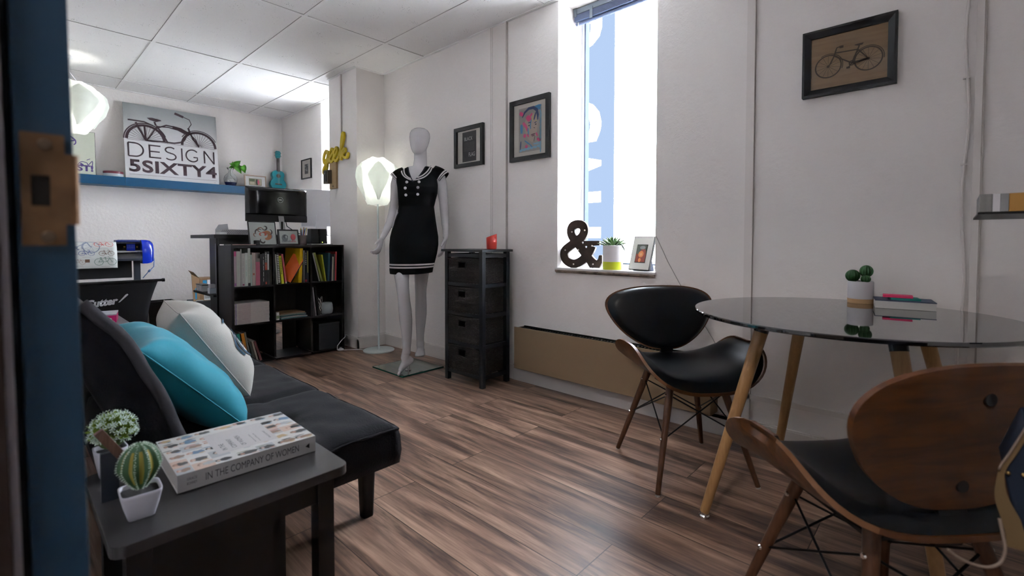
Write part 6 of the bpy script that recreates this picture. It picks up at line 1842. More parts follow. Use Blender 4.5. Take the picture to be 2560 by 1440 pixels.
mb = MB(); mb.use(mat('sketch_grey', (.14, .15, .16), .6)); mb.disc((-.030, .058), .024, F2, .0003, 20, .030); mb.use(mat('sketch_red', (.48, .09, .10), .6)); mb.disc((.036, .066), .020, F2, .0003, 20, .026)
mb.use(mat('sketch_dark', (.03, .03, .035), .6)); swirl(mb, F2, (-.024, .066), .018, .010, 0, 4.5, .008, mat('sketch_dark', (.03, .03, .035), .6), .0005)
mb.use(M_offw); mb.disc((-.018, .068), .006, F2, .0006, 12, .012); random.seed(5)
for k in range(26):
    x = -.055+k*.0043; mb.use(mat('sketch_grey', (.14, .15, .16), .6) if x < .012 else mat('sketch_red', (.48, .09, .10), .6)); mb.rect(x, .024, x+.0024, .032+random.random()*.014, F2, .0005)
mb.build('sketch', None, f2)
# pencil cup
pcup = thing('pencil_cup', 'clear tumbler stuffed with coloured pencils and brushes on the bookcase', 'pencil cup', (1.700, by0+.075, zt))
mb = MB(); mb.lathe([(0, 0), (.030, 0), (.031, .003), (.034, .078), (.0325, .078), (.0295, .006), (0, .005)], n=32)
mb.build('cup_body', mat('smoky_cup', (.30, .22, .22), .12, trans=.6, ior=1.3), pcup, smooth=True)
pcs = [(.5, .05, .04), (.55, .42, .02), (.03, .03, .035), (.05, .16, .40), (.50, .10, .25), (.02, .22, .24), (.40, .20, .07), (.5, .48, .45), (.05, .04, .15), (.55, .20, .02)]
random.seed(15)
for k in range(14):
    a = random.uniform(0, 2*PI); r_ = random.uniform(.004, .022); tx_ = random.uniform(-.022, .024); l_ = random.uniform(.10, .135)
    b0 = Vector((r_*math.cos(a)*.5, r_*math.sin(a)*.5, .007)); b1 = b0+Vector((tx_+r_*math.cos(a), random.uniform(-.012, .012), l_))
    mb = MB(); mb.cyl(b0, b1, .0032, n=6); o = mb.build('pencil', colm(pcs[k % 10]), pcup)
    mb = MB(); mb.cyl(b1, b1+(b1-b0).normalized()*.009, .0032, .0004, 6); mb.build('pencil_tip', colm((.45, .30, .18)), o)
# speaker
for x, dx in ((1.790, 0), (1.862, .0)):
    t = thing('desktop_speaker', ('left' if x < 1.8 else 'right')+' half of the pair of black desktop speakers on the bookcase', 'speaker', (x, by0+.08, zt+.0105), 0, 'black desktop speakers')
    mb = MB(); mb.loft([[(-.034, -.04, 0), (.034, -.04, 0), (.034, .05, 0), (-.034, .05, 0)], [(-.031, -.034, .125), (.029, -.034, .125), (.029, .04, .125), (-.031, .04, .125)]]); mb.build('speaker_box', M_black, t, bev=.004)
    mb = MB(); mb.loft([[(-.028, -.0415, .022), (.028, -.0415, .022), (.028, -.038, .022), (-.028, -.038, .022)], [(-.026, -.0365, .118), (.024, -.0365, .118), (.024, -.033, .118), (-.026, -.033, .118)]]); mb.build('grille', mat('speaker_cloth', (.008, .009, .010), .95), t)
    if x > 1.8: mb = MB(); mb.cyl((-.012, -.0425, .012), (-.012, -.040, .012), .003, n=10); mb.build('power_light', mat('green_led', (.3, .5, .1), .5, emit=(.6, .9, .1), es=2), t)
o = MB().box(1.745, 1.93, by0+.015, by0+.155, zt, zt+.0095, bev=.001).build('laptop', mat('pale_grey_plastic', (.36, .36, .36), .4)); tag(o, 'flat pale grey slab under the speakers on the bookcase', 'keyboard')
# pen tablet and lens at the left end
t = thing('tablet', 'thin black tablet lying at the left end of the bookcase top', 'tablet', (1.17, by0+.03, zt)); MB().box(-.030, .155, -.04, .12, 0, .008, bev=.002).build('slab', mat('tablet_black', (.012, .012, .014), .2), t)
mb = MB(); mb.tube([(-.02, -.042, .005), (.14, -.042, .005)], .0026, 8); mb.build('stylus', mat('rose_metal', (.35, .22, .20), .3, metal=.6), t)
t = thing('camera_lens', 'black camera lens cap stack in front of the horn drawing', 'lens', (1.325, by0+.012, zt))
mb = MB(); mb.lathe([(0, 0), (.022, 0), (.0225, .010), (.0215, .012), (.0215, .020), (.0225, .022), (.0225, .034), (.020, .038), (0, .038)], n=32); smooth_angle(mb.build('lens_body', mat('lens_black', (.012, .013, .015), .3), t))

# ================================================================== desk counter behind the bookcase
dz = .992
dk = thing('desk', 'tall black desk counter behind the bookcase with an open shelf on its left side', 'desk', (1.6, 4.5, 0)); dT = Vector((1.6, 4.5, 0))
P(sh(MB().box(1.120, 2.00, 4.178, 4.85, dz-.028, dz), dT), 'desktop', M_bc, dk, bev=.001)
P(sh(MB().box(1.134, 1.152, 4.180, 4.195, 0, dz-.0285), dT), 'side', M_bc, dk)
P(sh(MB().box(1.152, 1.60, 4.178, 4.194, .915, dz-.0285), dT), 'front_panel', M_bc, dk)
P(sh(MB().box(1.172, 1.19, 4.30, 4.50, .0, dz-.0285), dT), 'inner_panel', M_bc, dk)
P(sh(MB().box(1.118, 1.1718, 4.215, 4.78, .502, .520).box(1.1718, 1.40, 4.505, 4.78, .502, .520), dT), 'shelf', M_bc, dk)
P(sh(MB().box(1.96, 1.98, 4.20, 4.83, 0, dz-.0285), dT), 'side', M_bc, dk)
# papers stored at the side
for k, (x, h, c) in enumerate(((1.155, .40, (.34, .33, .40)), (1.163, .385, (.52, .50, .55)))):
    o = MB().box(x, x+.006, 4.24, 4.285, .5206, .5206+h).build('paper_folder', colm(c)); tag(o, ('grey' if k == 0 else 'white')+' paper folder standing on the side shelf of the desk', 'folder')
t = thing('plastic_tub', 'clear plastic tub with a white lid on the desk side shelf', 'container', (1.138, 4.345, .5206)); MB().box(-.018, .028, -.03, .03, 0, .045, bev=.003).build('tub', mat('hazy_plastic', (.42, .48, .55), .3), t); MB().box(-.014, .024, -.026, .026, .0455, .075, bev=.004).build('lid', mat('hazy_white', (.50, .50, .52), .4), t)
t = thing('wire_basket', 'black and white cylinder holder on the far end of the desk side shelf', 'container', (1.155, 4.64, .5206)); MB().box(-.028, .028, -.09, .09, 0, .050, bev=.003).build('holder', M_paperw, t)
mb = MB()
for k in range(5): mb.box(-.0295, -.0285, -.085+.036*k, -.068+.036*k, 0, .050)
mb.box(-.030, .030, -.093, .093, .0501, .056); o = mb.build('band', M_black, t)
# Dell monitor
mn = thing('monitor', 'black computer monitor seen from behind with a silver round logo', 'monitor', (1.738, 4.55, dz+.0006), 0)
M_gb = mat('glossy_black_plastic', (.004, .004, .005), .10, spec=.4)
zb0, zb1 = 1.115-dz, 1.425-dz; mx0, mx1 = -.275, .262
mb = MB()
Lm = []
def mon_ring(x0_, x1_, z0_, z1_, y): return [(x0_, y, z0_), (x1_, y, z0_), (x1_, y, z1_), (x0_, y, z1_)]
mb.loft([mon_ring(mx0, mx1, zb0, zb1, .012), mon_ring(mx0, mx1, zb0, zb1, -.004)]); mb.build('screen_case', mat('bezel_black', (.006, .006, .007), .25), mn, bev=.002)
n_ = 20; mb = MB(); rows = []
for j in range(n_+1):
    v = j/n_; row = []
    for i in range(n_+1):
        u_ = i/n_; zz_ = zb0+.062+(zb1-.005-zb0-.062)*v; x = mx0+.003+(mx1-mx0-.006)*u_
        e = min(1, min(u_, 1-u_)*7); f_ = min(1, min(1-v, 1.0)*9)
        row.append(mb.bm.verts.new((x, -.006-.022*(e*f_)**.5*(1-.25*v), zz_)))
    rows.append(row)
for A, B in zip(rows, rows[1:]):
    for i in range(n_): mb._f([A[i], A[i+1], B[i+1], B[i]])
loop = [rows[0][i] for i in range(n_+1)]+[rows[j][n_] for j in range(1, n_+1)]+[rows[n_][i] for i in range(n_-1, -1, -1)]+[rows[j][0] for j in range(n_-1, 0, -1)]
l2 = [mb.bm.verts.new((v.co.x, -.0042, v.co.z)) for v in loop]
for i in range(len(loop)): k = (i+1) % len(loop); mb._f([loop[i], loop[k], l2[k], l2[i]])
mb.build('back_shell', M_gb, mn, smooth=True)
MB().box(mx0+.004, mx1-.004, -.020, -.0045, zb0+.002, zb0+.060, bev=.002).build('lower_back', mat('matte_black_plastic', (.012, .012, .014), .5), mn)
Fd = lambda a, b, h=0: Vector((a, -.0300-h, b))
mb = MB(); mb.ring((.010, zb0+.200), .0235, .0035, Fd, 0, 40); mb.build('logo_ring', mat('silver_print', (.55, .56, .57), .35, metal=.4), mn)
text_part('logo', 'DELL', Fd, (-.0065, zb0+.193, .0265, zb0+.207), MATS['silver_print'], mn, .0, bold=.02)
mb = MB(); mb.loft([[(-.022+.03, -.045, -.0+.0), (.022+.03, -.045, 0), (.022+.03, -.033, 0), (-.022+.03, -.033, 0)], [(-.022+.01, -.045, .175), (.022+.01, -.045, .175), (.022+.01, -.033, .175), (-.022+.01, -.033, .175)]]); mb.build('stand_neck', mat('silver_plastic', (.45, .44, .46), .35, metal=.3), mn)
MB().box(.008, .024, -.0465, -.0452, .055, .125, bev=.0005).build('cable_slot', M_black, mn)
MB().box(-.09, .11, -.10, .07, 0, .010, bev=.003).build('stand_foot', MATS['silver_plastic'], mn)
mb = MB(); mb.tube([(.055, -.024, zb0+.02), (.065, -.03, .085), (.10, -.05, .055), (.16, -.06, .02), (.20, -.04, .006)], .0035, 8); mb.build('cable', M_black, mn, smooth=True)
# white monitor
wm = thing('monitor', 'bright silver-white monitor beside the black one at the far end of the desk', 'monitor', (2.01, 4.62, dz+.0006), R(-16))
mb = MB(); mb.box(0, .45, -.012, .012, .09, .455, bev=.008); mb.build('screen_case', mat('silver_white', (.80, .80, .84), .35), wm)
mb = MB(); mb.hexa([(.15, -.03, 0), (.30, -.03, 0), (.30, -.018, 0), (.15, -.018, 0), (.17, -.03, .2), (.28, -.03, .2), (.28, -.0125, .2), (.17, -.0125, .2)]); mb.build('stand_neck', MATS['silver_white'], wm)
MB().box(.12, .33, -.08, .09, 0, .008, bev=.002).build('stand_foot', MATS['silver_white'], wm)
wm.location = (1.995, 4.66, dz+.0006); wm.scale = (.8, 1, 1)
# patterned flat box and small stand
t = thing('patterned_box', 'flat white box with grey pattern on the left end of the desk', 'box', (1.32, 4.30, dz+.0006))
MB().box(-.14, .16, -.07, .07, 0, .040, bev=.001).build('box_body', mat('patterned_paper', (.40, .39, .40), .7), t)
mb = MB(); Fx = lambda a, b, h=0: Vector((a, -.0706-h, b))
for j in range(4):
    for i in range(22): mb.rect(-.134+.0132*i+(.006 if j % 2 else 0), .004+.009*j, -.127+.0132*i+(.006 if j % 2 else 0), .009+.009*j, Fx)
mb.build('box_pattern', mat('pattern_grey', (.18, .16, .19), .7), t)
t = thing('phone_stand', 'bent clear sheet stand on top of the patterned box', 'stand', (1.235, 4.37, dz+.041))
mb = MB(); mb.hexa([(-.045, -.02, 0), (.035, -.02, 0), (.035, .04, 0), (-.045, .04, 0), (-.03, .0, .04), (.035, -.0, .048), (.035, .004, .048), (-.03, .004, .04)]); mb.build('sheet', mat('smoke_sheet', (.34, .34, .36), .3), t)
o = MB().box(1.165, 1.215, 4.20, 4.30, dz+.0006, dz+.018, bev=.003).build('card_stack', M_paperw); tag(o, 'small white card stack at the left corner of the desk', 'cards')

# ================================================================== long blue wall shelf and what stands on it
sf = thing('wall_shelf', 'long bright blue floating shelf on the back wall', 'shelf', (.95, 5.98, 1.50)); sT = Vector((.95, 5.98, 1.50))
M_bs = mat('blue_shelf_paint', (.006, .078, .175), .4)
FY = 5.88; SHT = 1.556
P(sh(MB().box(-.03, .832, FY, BY-.001, 1.473, SHT, bev=.001), sT), 'shelf_board', M_bs, sf); P(sh(MB().box(.8335, 2.36, FY, BY-.001, 1.473, SHT, bev=.001), sT), 'shelf_board', M_bs, sf)
# company sign
sg = thing('sign_board', 'large sign board with a cruiser bicycle and the words DESIGN 5SIXTY4 on the blue shelf', 'sign', (1.25, 5.95, SHT+.001))
sw, shh = .405, .765; Ts = Matrix.Rotation(R(-7.5), 4, 'X') @ Matrix.Rotation(R(0), 4, 'Y')
def skew(v): v = Ts @ v; return v
mb = MB(); mb.box(-sw, sw, 0, .006, 0, shh, Ts); mb.build('panel', mat('sign_white', (.62, .60, .61), .5), sg)
Fsg = lambda a, b, h=0: Ts @ Vector((a, -.0006-h, b))
M_si = mat('sign_ink', (.050, .026, .034), .6)
mb = MB(); mb.rect(-sw, .365, sw, shh, Fsg, 0); gradm = mat('sign_grey_field', (.40, .42, .42), .55); mb.build('grey_field', gradm, sg)
n_ = gradm.node_tree; tc = n_.nodes.new('ShaderNodeTexCoord'); sx_ = n_.nodes.new('ShaderNodeSeparateXYZ'); rp = n_.nodes.new('ShaderNodeValToRGB')
n_.links.new(tc.outputs['Object'], sx_.inputs[0]); mr__ = n_.nodes.new('ShaderNodeMapRange'); mr__.inputs[1].default_value = .365; mr__.inputs[2].default_value = .76
n_.links.new(sx_.outputs[2], mr__.inputs[0]); n_.links.new(mr__.outputs[0], rp.inputs[0]); rp.color_ramp.elements[0].color = (.62, .60, .61, 1); rp.color_ramp.elements[1].color = (.29, .31, .31, 1)
n_.links.new(rp.outputs[0], n_.nodes['Principled BSDF'].inputs['Base Color'])
mb = MB(); bicycle(mb, Fsg, .385, .0, .400, kind='cruiser', w=.036, h=.0008, half=True, spokes=16); mb.build('bicycle_print', M_si, sg)
mb = MB(); mb.rect(-.385, .393, .385, .396, Fsg, .0008); mb.rect(-.375, .042, .385, .0445, Fsg, .0008); mb.rect(.355, .020, .370, .022, Fsg, .0008); mb.build('rule', M_si, sg)
# DESIGN in thin strokes
mb = MB(); lw = .0135; b0, b1 = .226, .362; hh = b1-b0
def seg(pts, cl=False): mb.ribbon(pts, lw, Fsg, .0009, cl)
def arc(cx, cy, rx, ry, a0, a1, n=20): return [(cx+rx*math.cos(R(a0+(a1-a0)*i/n)), cy+ry*math.sin(R(a0+(a1-a0)*i/n))) for i in range(n+1)]
x = -.375; seg([(x, b0), (x, b1)]); seg([(x, b1), (x+.05, b1)]+arc(x+.05, (b0+b1)/2, .068, hh/2, 90, -90)+[(x, b0)])
x = -.205; seg([(x, b0), (x, b1)]); seg([(x, b1-.006), (x+.092, b1-.006)]); seg([(x, (b0+b1)/2), (x+.084, (b0+b1)/2)]); seg([(x, b0+.006), (x+.094, b0+.006)])
x = -.030; seg([(x+.050-.048*math.cos(t_), 0) for t_ in (0, .01)]) if False else None
seg(arc(x, b1-.034, .042, .030, 35, 270)+arc(x, b0+.034, .046, .034, 90, -145))
x = .070; seg([(x, b0), (x, b1)])
x = .165; seg(arc(x, (b0+b1)/2, .058, .064, 42, 318)+[(x+.045, b0+.052), (x+.008, b0+.052)])
x = .275; seg([(x, b0), (x, b1)]); seg([(x, b1), (x+.090, b0)]); seg([(x+.090, b0), (x+.090, b1)])
mb.build('word_design', M_si, sg)
text_part('word_5sixty4', '5SIXTY4', Fsg, (-.375, .068, .385, .196), M_si, sg, .0009, bold=.028, sp=1.05)
sg.rotation_euler = (0, 0, 0)
# poster at the left (generic figure)
ps = thing('framed_poster', 'white poster with a purple retro figure and the letters ST!, left on the blue shelf', 'poster', (.47, 5.93, SHT+.001))
Tp = Matrix.Rotation(R(-5), 4, 'X')
MB().box(-.19, .155, 0, .014, 0, .405, Tp).build('panel', mat('black_edge', (.02, .02, .02), .5), ps)
MB().box(-.188, .152, -.0015, -.0002, .002, .402, Tp).build('poster_paper', mat('poster_paper', (.58, .60, .50), .6), ps)
Fpp = lambda a, b, h=0: Tp @ Vector((a, -.002-h, b))
M_pur = mat('purple_ink', (.085, .050, .21), .6)
text_part('lettering', 'ST!', Fpp, (.020, .030, .135, .088), M_pur, ps, .0006, bold=.04)
mb = MB(); mb.ribbon(curve([(-.06, .33), (-.03, .345), (.0, .33), (.01, .31), (-.02, .30)], 5), .012, Fpp, .0004); mb.ribbon(curve([(-.005, .325), (.015, .315), (.018, .285), (.005, .268)], 5), .009, Fpp, .0005)
mb.ribbon([(-.03, .305), (-.015, .306)], .004, Fpp, .0005); mb.ribbon(curve([(.02, .075), (.05, .115), (.09, .11), (.10, .09), (.13, .13), (.128, .08)], 4), .006, Fpp, .0005); mb.ribbon([(.09, .135), (.115, .150)], .005, Fpp, .0005); mb.ribbon([(.045, .10), (.065, .085)], .016, Fpp, .0005)
mb.build('figure_print', M_pur, ps)
# red-lidded tin
t = thing('tin', 'low round white tin with a dark red lid band on the blue shelf', 'tin', (.755, 5.975, SHT+.0006))
mb = MB(); mb.lathe([(0, 0), (.076, 0), (.077, .002), (.077, .030), (0, .030)], n=40); smooth_angle(mb.build('tin_body', mat('tin_white', (.50, .54, .56), .3), t))
mb = MB(); mb.lathe([(0, .0301), (.078, .0301), (.078, .052), (0, .052)], n=40); smooth_angle(mb.build('lid', mat('tin_red', (.14, .020, .035), .35), t))
# vase with pothos
t = thing('glass_vase', 'clear glass vase with blue stones and a green pothos cutting on the blue shelf', 'vase', (1.772, 5.965, SHT+.0006))
mb = MB(); prof = [(.040, 0), (.052, .012), (.064, .045), (.068, .075), (.062, .105), (.042, .130), (.024, .145), (.020, .165), (.034, .195), (.040, .200)]
mb.lathe([(0, 0)]+prof+[(.037, .198), (.018, .166), (.022, .146), (.040, .129), (.059, .104), (.065, .075), (.061, .045), (.049, .014), (0, .004)], n=40)
mb.build('vase_glass', mat('clear_glass', (.95, .97, .98), .02, trans=1, ior=1.25), t, smooth=True)
mb = MB(); mb.lathe([(0, .005), (.047, .006), (.058, .030), (.060, .040), (.03, .043), (0, .041)], n=32); mb.build('blue_stones', mat('cobalt_stones', (.006, .010, .10), .4, bump=(90, 1, .006)), t)['kind'] = 'stuff'
mb = MB(); mb.tube([(0, 0, .05), (-.03, 0, .08), (.01, 0, .09), (.04, -.01, .07), (.0, 0, .12), (-.005, 0, .17), (.02, -.01, .215), (.05, -.015, .235)], .0022, 6); mb.tube([(.02, -.01, .215), (.08, -.02, .232), (.115, -.02, .225)], .0018, 6); mb.build('stem', mat('vine_stem', (.05, .09, .02), .5), t)
M_po = mat('pothos_green', (.060, .26, .012), .4, var=(20, .25))
def heart(c, d, n_, L_):
    mb = MB(); c, d, n_ = Vector(c), Vector(d).normalized(), Vector(n_).normalized(); s_ = d.cross(n_).normalized()
    out = [(0, 0), (-.12, .30), (-.02, .48), (.25, .50), (.55, .36), (.82, .14), (1.0, 0), (.82, -.14), (.55, -.36), (.25, -.50), (-.02, -.48), (-.12, -.30)]
    ctr = mb.bm.verts.new(c+d*L_*.35); vs = [mb.bm.verts.new(c+d*L_*a+s_*L_*b*.85+n_*(.10*abs(b)*L_-.0+(-.06*a*L_))) for a, b in out]
    for i in range(len(vs)): mb._f([ctr, vs[i], vs[(i+1) % len(vs)]])
    o = mb.build('leaf', M_po, t, smooth=True); o.modifiers.new('s', 'SOLIDIFY').thickness = .001; return o
heart((.03, -.01, .235), (-.55, -.2, .12), (.1, -.8, .6), .055); heart((.045, -.015, .240), (.35, -.1, .35), (-.3, -.9, .3), .075); heart((.05, -.015, .235), (.55, -.1, -.85), (.2, -.9, .25), .105); heart((.02, -.01, .215), (-.8, 0, -.3), (0, -.8, .5), .045); heart((.115, -.02, .235), (.35, -.1, -.95), (0, -1, .1), .085)
heart((.03, 0, .23), (-.2, -.2, .7), (0, -1, .2), .05)
# wood photo frame
t = thing('framed_photo', 'light wood photo frame with white mount on the blue shelf beside the ukulele', 'picture', (2.030, 5.955, SHT+.0006)); Tf = Matrix.Rotation(R(-6), 4, 'X')
MB().loft([[Tf @ Vector(q) for q in ((-.118, .012, 0), (.118, .012, 0), (.118, .012, .145), (-.118, .012, .145))], [Tf @ Vector(q) for q in ((-.118, -.006, 0), (.118, -.006, 0), (.118, -.006, .145), (-.118, -.006, .145))], [Tf @ Vector(q) for q in ((-.107, -.006, .011), (.107, -.006, .011), (.107, -.006, .134), (-.107, -.006, .134))], [Tf @ Vector(q) for q in ((-.107, .002, .011), (.107, .002, .011), (.107, .002, .134), (-.107, .002, .134))]], True, False).build('frame', wood_mat('light_oak', (.40, .28, .20), (.34, .22, .15), scale=(20, 60, 60)), t)
MB().box(-.107, .107, .002, .008, .011, .134, Tf).build('mount_board', mat('mount_white2', (.55, .54, .53), .7), t)
Fo = lambda a, b, h=0: Tf @ Vector((a, .0014-h, b))
mb = MB(); mb.use(mat('photo_tan', (.24, .21, .14), .5)); mb.rect(-.070, .030, .068, .108, Fo, .0002); mb.use(mat('photo_lighttan', (.42, .37, .26), .5)); mb.rect(-.060, .035, -.010, .070, Fo, .0004); mb.rect(.038, .040, .062, .104, Fo, .0003)
mb.use(mat('photo_foliage', (.08, .10, .05), .5)); mb.rect(-.066, .072, -.008, .104, Fo, .0003); mb.use(mat('photo_pink', (.45, .08, .12), .5)); mb.disc((.032, .068), .012, Fo, .0005, 14, .030); mb.use(mat('photo_darkgreen', (.05, .07, .05), .5)); mb.disc((.016, .068), .012, Fo, .0004, 14, .034); mb.build('photo', None, t)
# ukulele
uk = thing('ukulele', 'teal ukulele leaning upright against the back wall on the blue shelf', 'ukulele', (2.275, 5.955, SHT+.0006), R(0))
Tu = Matrix.Rotation(R(-7), 4, 'X') @ Matrix.Rotation(R(2.5), 4, 'Y')
M_uk = mat('teal_lacquer', (.005, .235, .275), .4)
Fu = lambda a, b, h=0: Tu @ Vector((a, -h, b))
outl = curve([(0, .0), (.060, .004), (.088, .045), (.085, .085), (.066, .115), (.060, .135), (.070, .165), (.066, .200), (.040, .222), (.0, .226), (-.040, .222), (-.066, .200), (-.070, .165), (-.060, .135), (-.066, .115), (-.085, .085), (-.088, .045), (-.060, .004), (0, .0)], 5)[:-1]
mb = MB(); mb.prism(outl, Fu, -.030, .026); mb.build('body', M_uk, uk, bev=.003)
MB().prism([(-.016, .215), (.016, .215), (.014, .375), (-.014, .375)], Fu, .012, .034).build('neck', mat('dark_fretboard', (.055, .035, .030), .5), uk)
MB().prism([(-.018, .375), (.018, .375), (.028, .400), (.030, .455), (.018, .468), (-.018, .468), (-.030, .455), (-.028, .400)], Fu, .010, .024).build('headstock', M_uk, uk)
mb = MB(); mb.disc((0, .160), .0215, Fu, .0268, 24); mb.build('sound_hole', mat('hole_brown', (.05, .022, .012), .8), uk)
mb = MB(); mb.ring((0, .160), .0225, .004, Fu, .0272); mb.build('rosette', mat('rosette', (.10, .04, .02), .5), uk)
MB().prism([(-.040, .052), (.040, .052), (.036, .066), (-.036, .066)], Fu, .0262, .033).build('bridge', mat('bridge_wood', (.10, .045, .03), .5), uk)
for a in (-.009, -.003, .003, .009):
    mb = MB(); mb.cyl(Fu(a, .058, .035), Fu(a*1.1, .385, .0375), .0006, n=5); mb.build('string', mat('nylon', (.5, .5, .5), .4), uk)
for a, b in ((-.036, .412), (-.036, .442), (.036, .412), (.036, .442)):
    mb = MB(); mb.sphere(Fu(a, b, .016), .008, 6, (1, .6, .8)); mb.build('tuning_peg', mat('peg_cream', (.45, .36, .30), .4), uk, smooth=True)
    mb = MB(); mb.cyl(Fu(a*.38, b, .024), Fu(a*.38, b, .027), .0032, n=10); mb.build('peg_post', MATS['peg_cream'], uk)
# small picture on the far end of the window wall
sp2, Fq, W_, H_ = picture('framed_picture', 5.272, 5.522, 1.645, 1.868, .012, 0, 'small black-framed print on the far wall beside the ukulele', .015)
mb = MB(); random.seed(2); mb.use(mat('print_dark', (.06, .06, .065), .6)); mb.rect(-.045, -.055, .045, .055, Fq, .0003)
mb.use(mat('print_grey', (.30, .30, .31), .6))
for k in range(8): mb.disc((random.uniform(-.035, .035), random.uniform(-.045, .045)), random.uniform(.006, .014), Fq, .0005, 10)
mb.build('print', None, sp2)

# ================================================================== vinyl cutter on its stand
M_ck = mat('cutter_grey', (.045, .052, .070), .4); M_cb = mat('cutter_blue', (.006, .030, .42), .22, coat=.5)
vc_ = thing('vinyl_cutter', 'wide grey and royal blue vinyl cutter on a stand with a black fabric catch basket', 'vinyl cutter', (.30, 5.45, 0)); vT = Vector((.30, 5.45, 0))
cx0, cx1, cy = -.02, .868, 5.44
P(sh(MB().box(cx0, cx1, cy-.02, cy+.16, .915, .928, bev=.004), vT), 'top_cover', M_ck, vc_)
P(sh(MB().box(cx0, cx1, cy+.09, cy+.15, .845, .9145), vT), 'rear_housing', mat('cutter_black', (.008, .008, .010), .5), vc_)
P(sh(MB().box(cx0, cx1, cy+.02, cy+.085, .843, .853), vT), 'roller_bar', mat('cutter_silver', (.40, .42, .45), .35, metal=.4), vc_)
P(sh(MB().hexa([(cx0, cy-.075, .785), (cx1, cy-.075, .785), (cx1, cy+.08, .785), (cx0, cy+.08, .785), (cx0, cy-.06, .800), (cx1, cy-.06, .800), (cx1, cy+.05, .838), (cx0, cy+.05, .838)]), vT), 'platen', mat('platen_grey', (.060, .058, .062), .45), vc_)
P(sh(MB().box(cx0, cx1, cy-.078, cy+.10, .762, .7845, bev=.002), vT), 'front_bar', M_ck, vc_)
P(sh(MB().box(cx0, .80, cy-.01, cy+.10, .610, .7615), vT), 'lower_bar', MATS['cutter_black'], vc_)
# blue end cap
mb = MB(); ol = [(-.078, .735), (.150, .735), (.160, .80), (.160, .88), (.145, .925), (.10, .950), (-.02, .950), (-.06, .925), (-.078, .86)]
pr_ = []
for x, k in ((cx1, 1.0), (cx1+.035, .99), (cx1+.066, .93), (cx1+.084, .80), (cx1+.092, .62)):
    pr_.append([(x, cy+.04+(a-.04)*k, .845+(b-.845)*k) for a, b in ol])
mb.loft(pr_); eb = P(sh(mb, vT), 'end_cap', M_cb, vc_); smooth_angle(eb, 60)
P(sh(MB().box(.690, .862, cy-.03, cy+.10, .9285, .948, bev=.010), vT), 'control_panel', mat('panel_blue', (.030, .050, .22), .3), vc_)
P(sh(MB().box(.715, .838, cy-.01, cy+.07, .9485, .951), vT), 'control_buttons', M_black, vc_)
mb = MB(); mb.box(.765, .828, cy-.010, cy+.040, .850, .9125, bev=.004)
cg = P(sh(mb, vT), 'carriage', M_cb, vc_)
mb = MB()
for k in range(7): mb.box(.771+.008*k, .774+.008*k, cy-.0125, cy-.0100, .872, .906)
P(sh(mb, vT), 'carriage_ribs', mat('rib_blue', (.012, .05, .5), .3), cg)
mb = MB(); mb.cyl((.842, cy, .878), (.842, cy, .892), .006, n=12); mb.cyl((.753, cy, .882), (.753, cy, .892), .007, n=12); P(sh(mb, vT), 'brass_knob', mat('brass', (.45, .28, .06), .3, metal=1), cg)
for x in (.02, .842): P(sh(MB().box(x-.022, x+.022, cy, cy+.05, .02, .7615), vT), 'leg', M_ck, vc_); P(sh(MB().box(x-.022, x+.022, cy-.24, cy+.28, 0, .03), vT), 'foot', M_ck, vc_)
# catch basket: sagging black fabric between two bars
mb = MB(); mb.tube([(-.05, cy-.20, .585), (.985, cy-.20, .588)], .012, 10); mb.cyl((.985, cy-.20, .588), (1.005, cy-.20, .588), .016, n=10); P(sh(mb, vT), 'basket_bar', M_black, vc_)
mb = MB(); rows = []
for j in range(15):
    v = j/14; row = []
    for i in range(25):
        u_ = i/24; xr = .955-.085*v-.02*math.sin(PI*v); x = -.04+(xr+.04)*u_
        y = cy-.205+.03*math.sin(PI*v)-.02*math.sin(PI*v)*math.sin(u_*9)+.25*max(0, v-.75)
        row.append(mb.bm.verts.new((x, y, .590-.46*v+.006*math.sin(u_*5)*(1-v))))
    rows.append(row)
for A, B in zip(rows, rows[1:]):
    for i in range(24): mb._f([A[i], A[i+1], B[i+1], B[i]])
M_bf = mat('black_nylon', (.007, .007, .009), .7, spec=.3)
bsf = P(sh(mb, vT), 'catch_basket', M_bf, vc_, smooth=True); bsf.modifiers.new('s', 'SOLIDIFY').thickness = .002
Fcu = lambda a, b, h=0: Vector((a, cy-.216-h, b+.09*(a-.5)))-vT
text_part('lettering', 'Cutter', Fcu, (.462, .385, .672, .450), mat('light_grey_print', (.42, .42, .44), .6), vc_, .0, bold=.05, shear=.2)
mb = MB(); mb.poly([(.672, .397), (.684, .399), (.742, .453), (.735, .463), (.722, .457)], Fcu, 0); mb.build('blade_mark', MATS['light_grey_print'], vc_)
mb = MB(); mb.tube([(.955, cy+.06, .80), (.975, cy+.05, .775), (.968, cy+.03, .70), (.925, cy+.02, .655), (.88, cy+.0, .60)], .0035, 8); mb.cyl((.926, cy+.02, .655), (.940, cy+.024, .672), .009, n=10)
P(sh(mb, vT), 'usb_cable', mat('blue_cable', (.12, .22, .48), .4), vc_, smooth=True)
